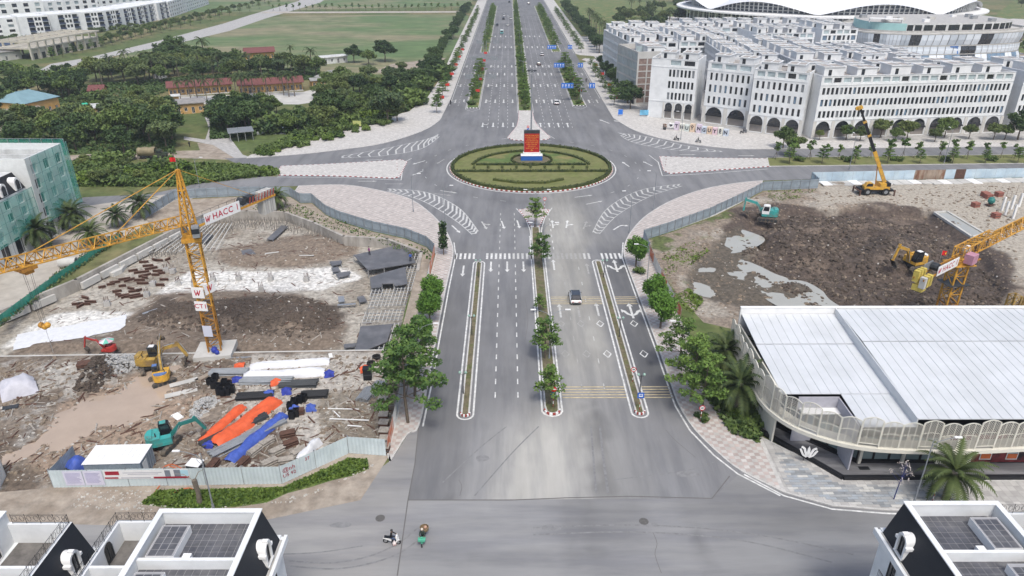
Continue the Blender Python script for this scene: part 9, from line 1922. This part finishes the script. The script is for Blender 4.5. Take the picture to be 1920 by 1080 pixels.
L = (p1-p0).length; seq = [('T','p',2.9),('H','w',2.5),('U','m',2.3),('Ỷ','o',2.9),('N','p',3.0),('G','b',2.4),('U','o',2.6),('Y','k',2.5),('Ê','w',2.7),('N','b',2.4)]
for i, (ch, c, h) in enumerate(seq):
 q = p0+d*(L*(1.45+i+(.25 if i > 3 else 0))/(len(seq)+1.3)); t = thing('letter_block','pastel block with dark letter %s on the forecourt, %s block after the heart' % (ch,nth(i)),'letter',q,ang); w_ = L/(len(seq)+1.3)*.88; m = MB(); h *= .85; m.box(-w_/2,w_/2,-.1,1.1,0,h); m.build('block',mat('pastel_'+c,LC[c],.6,n=.04),t)
 o = textobj(ch,1.5,dk,t,(0,-.12,h*.5),(PI/2,0,0),.02,bold=.05)
t = thing('heart_sign','cream heart sculpture at the head of the letter blocks','sculpture',p0+d*.6,ang); A = [(1.05*(16*sin(a)**3)/16,1.25+.95*(13*cos(a)-5*cos(2*a)-2*cos(3*a)-cos(4*a))/16) for a in [2*PI*k/28 for k in range(28)]]
m = MB(); n = len(A); m.add([(x,-.1,z) for x,z in A]+[(x,.7,z) for x,z in A],[(i,(i+1)%n,(i+1)%n+n,i+n) for i in range(n)]+[tuple(range(n-1,-1,-1)),tuple(range(n,2*n))]); m.build('heart_body',M['white'],t); m = MB(); m.face([(x*.5,-.115,1.3+(z-1.3)*.5) for x,z in A][::-1]); m.build('heart_inset',dk,t)
p = G(1246,243,.15); t = thing('planter','dark planter with dry shrub beside the heart','planter',p); m = MB(); m.lathe([(.5,0),(.6,.6),(.5,.7)],(0,0,0),8); m.build('pot',M['dark_metal'],t); obj('dry_shrub',leafquads([(U(-.6,.6),U(-.5,.5),U(.6,1.8)) for _ in range(60)],.3,LG['red'],'dry_shrub',2),t)
for px, py, w_, lb, m_ in ((1208,219,3.2,'blue printed hoarding by the first terrace',mat('hoarding_blue',(.15,.42,.62),.5,n=.3,ns=.8)),(670,240,2.6,'yellow-green notice board on the curved verge',mat('notice_yellow',(.52,.55,.20),.6)),(1163,218,1.6,'small blue sign on the forecourt pavement',bl)):
 p = G(px,py); t = thing('notice_board',lb,'sign',p); m = MB(); m.box(-w_/2,w_/2,-.05,.05,.6,2.3); m.build('panel',m_,t)
 for s_ in (-1,1): m = MB(); m.box(s_*w_*.4-.05,s_*w_*.4+.05,.05,.15,0,2.2); m.build('post',M['grey_metal'],t)
sl = [mat('slab_%s' % k,c,.75,n=.15,ns=1.5) for k, c in (('mid',(.34,.35,.355)),('dark',(.25,.265,.275)),('pale',(.52,.515,.49)),('blue',(.33,.36,.39)))]; SM = [MB().box(0,1.15,0,.37,0,.02).mesh('paving_slab',m) for m in sl]
pv = [o for o in bpy.data.objects if o.get('label') == 'grey stone pavement before the lattice showroom'][0]; zone = inset(gp([(1470,925),(1560,950),(1660,958),(1800,962)])+[Vc(v) for v in [(50,57.8),(50,61.5),(42,61.6),(37,61.7),(33,66.4),(30.6,69.4)]],.35); cnt = 0
for r in range(34):
 for c in range(22):
  x, y = 28.6+1.18*c+(.59 if r % 2 else 0)*1, 57.6+.39*r
  if cnt < 300 and inside(zone,np.array([x,x+1.15,x,x+1.15]),np.array([y,y,y+.37,y+.37])).all(): obj('paving_slab',SM[rnd.choices((0,1,2,3),(5,2,2,2))[0]],pv,(x,y,.152+U(0,.006))); cnt += 1
# ================================================================== air
m = bpy.data.materials.new('haze'); m.use_nodes = True; N = m.node_tree.nodes; N.remove(N['Principled BSDF']); v = N.new('ShaderNodeVolumePrincipled')
v.inputs['Color'].default_value = (.86,.91,1,1); v.inputs['Density'].default_value = .00022; v.inputs['Anisotropy'].default_value = .2
m.node_tree.links.new(v.outputs[0],N['Material Output'].inputs['Volume'])
o = MB().box(-1850,1850,-90,3050,-4,62).build('haze',m); o['kind'] = 'stuff'; o['label'] = 'thin pale haze over the whole place'
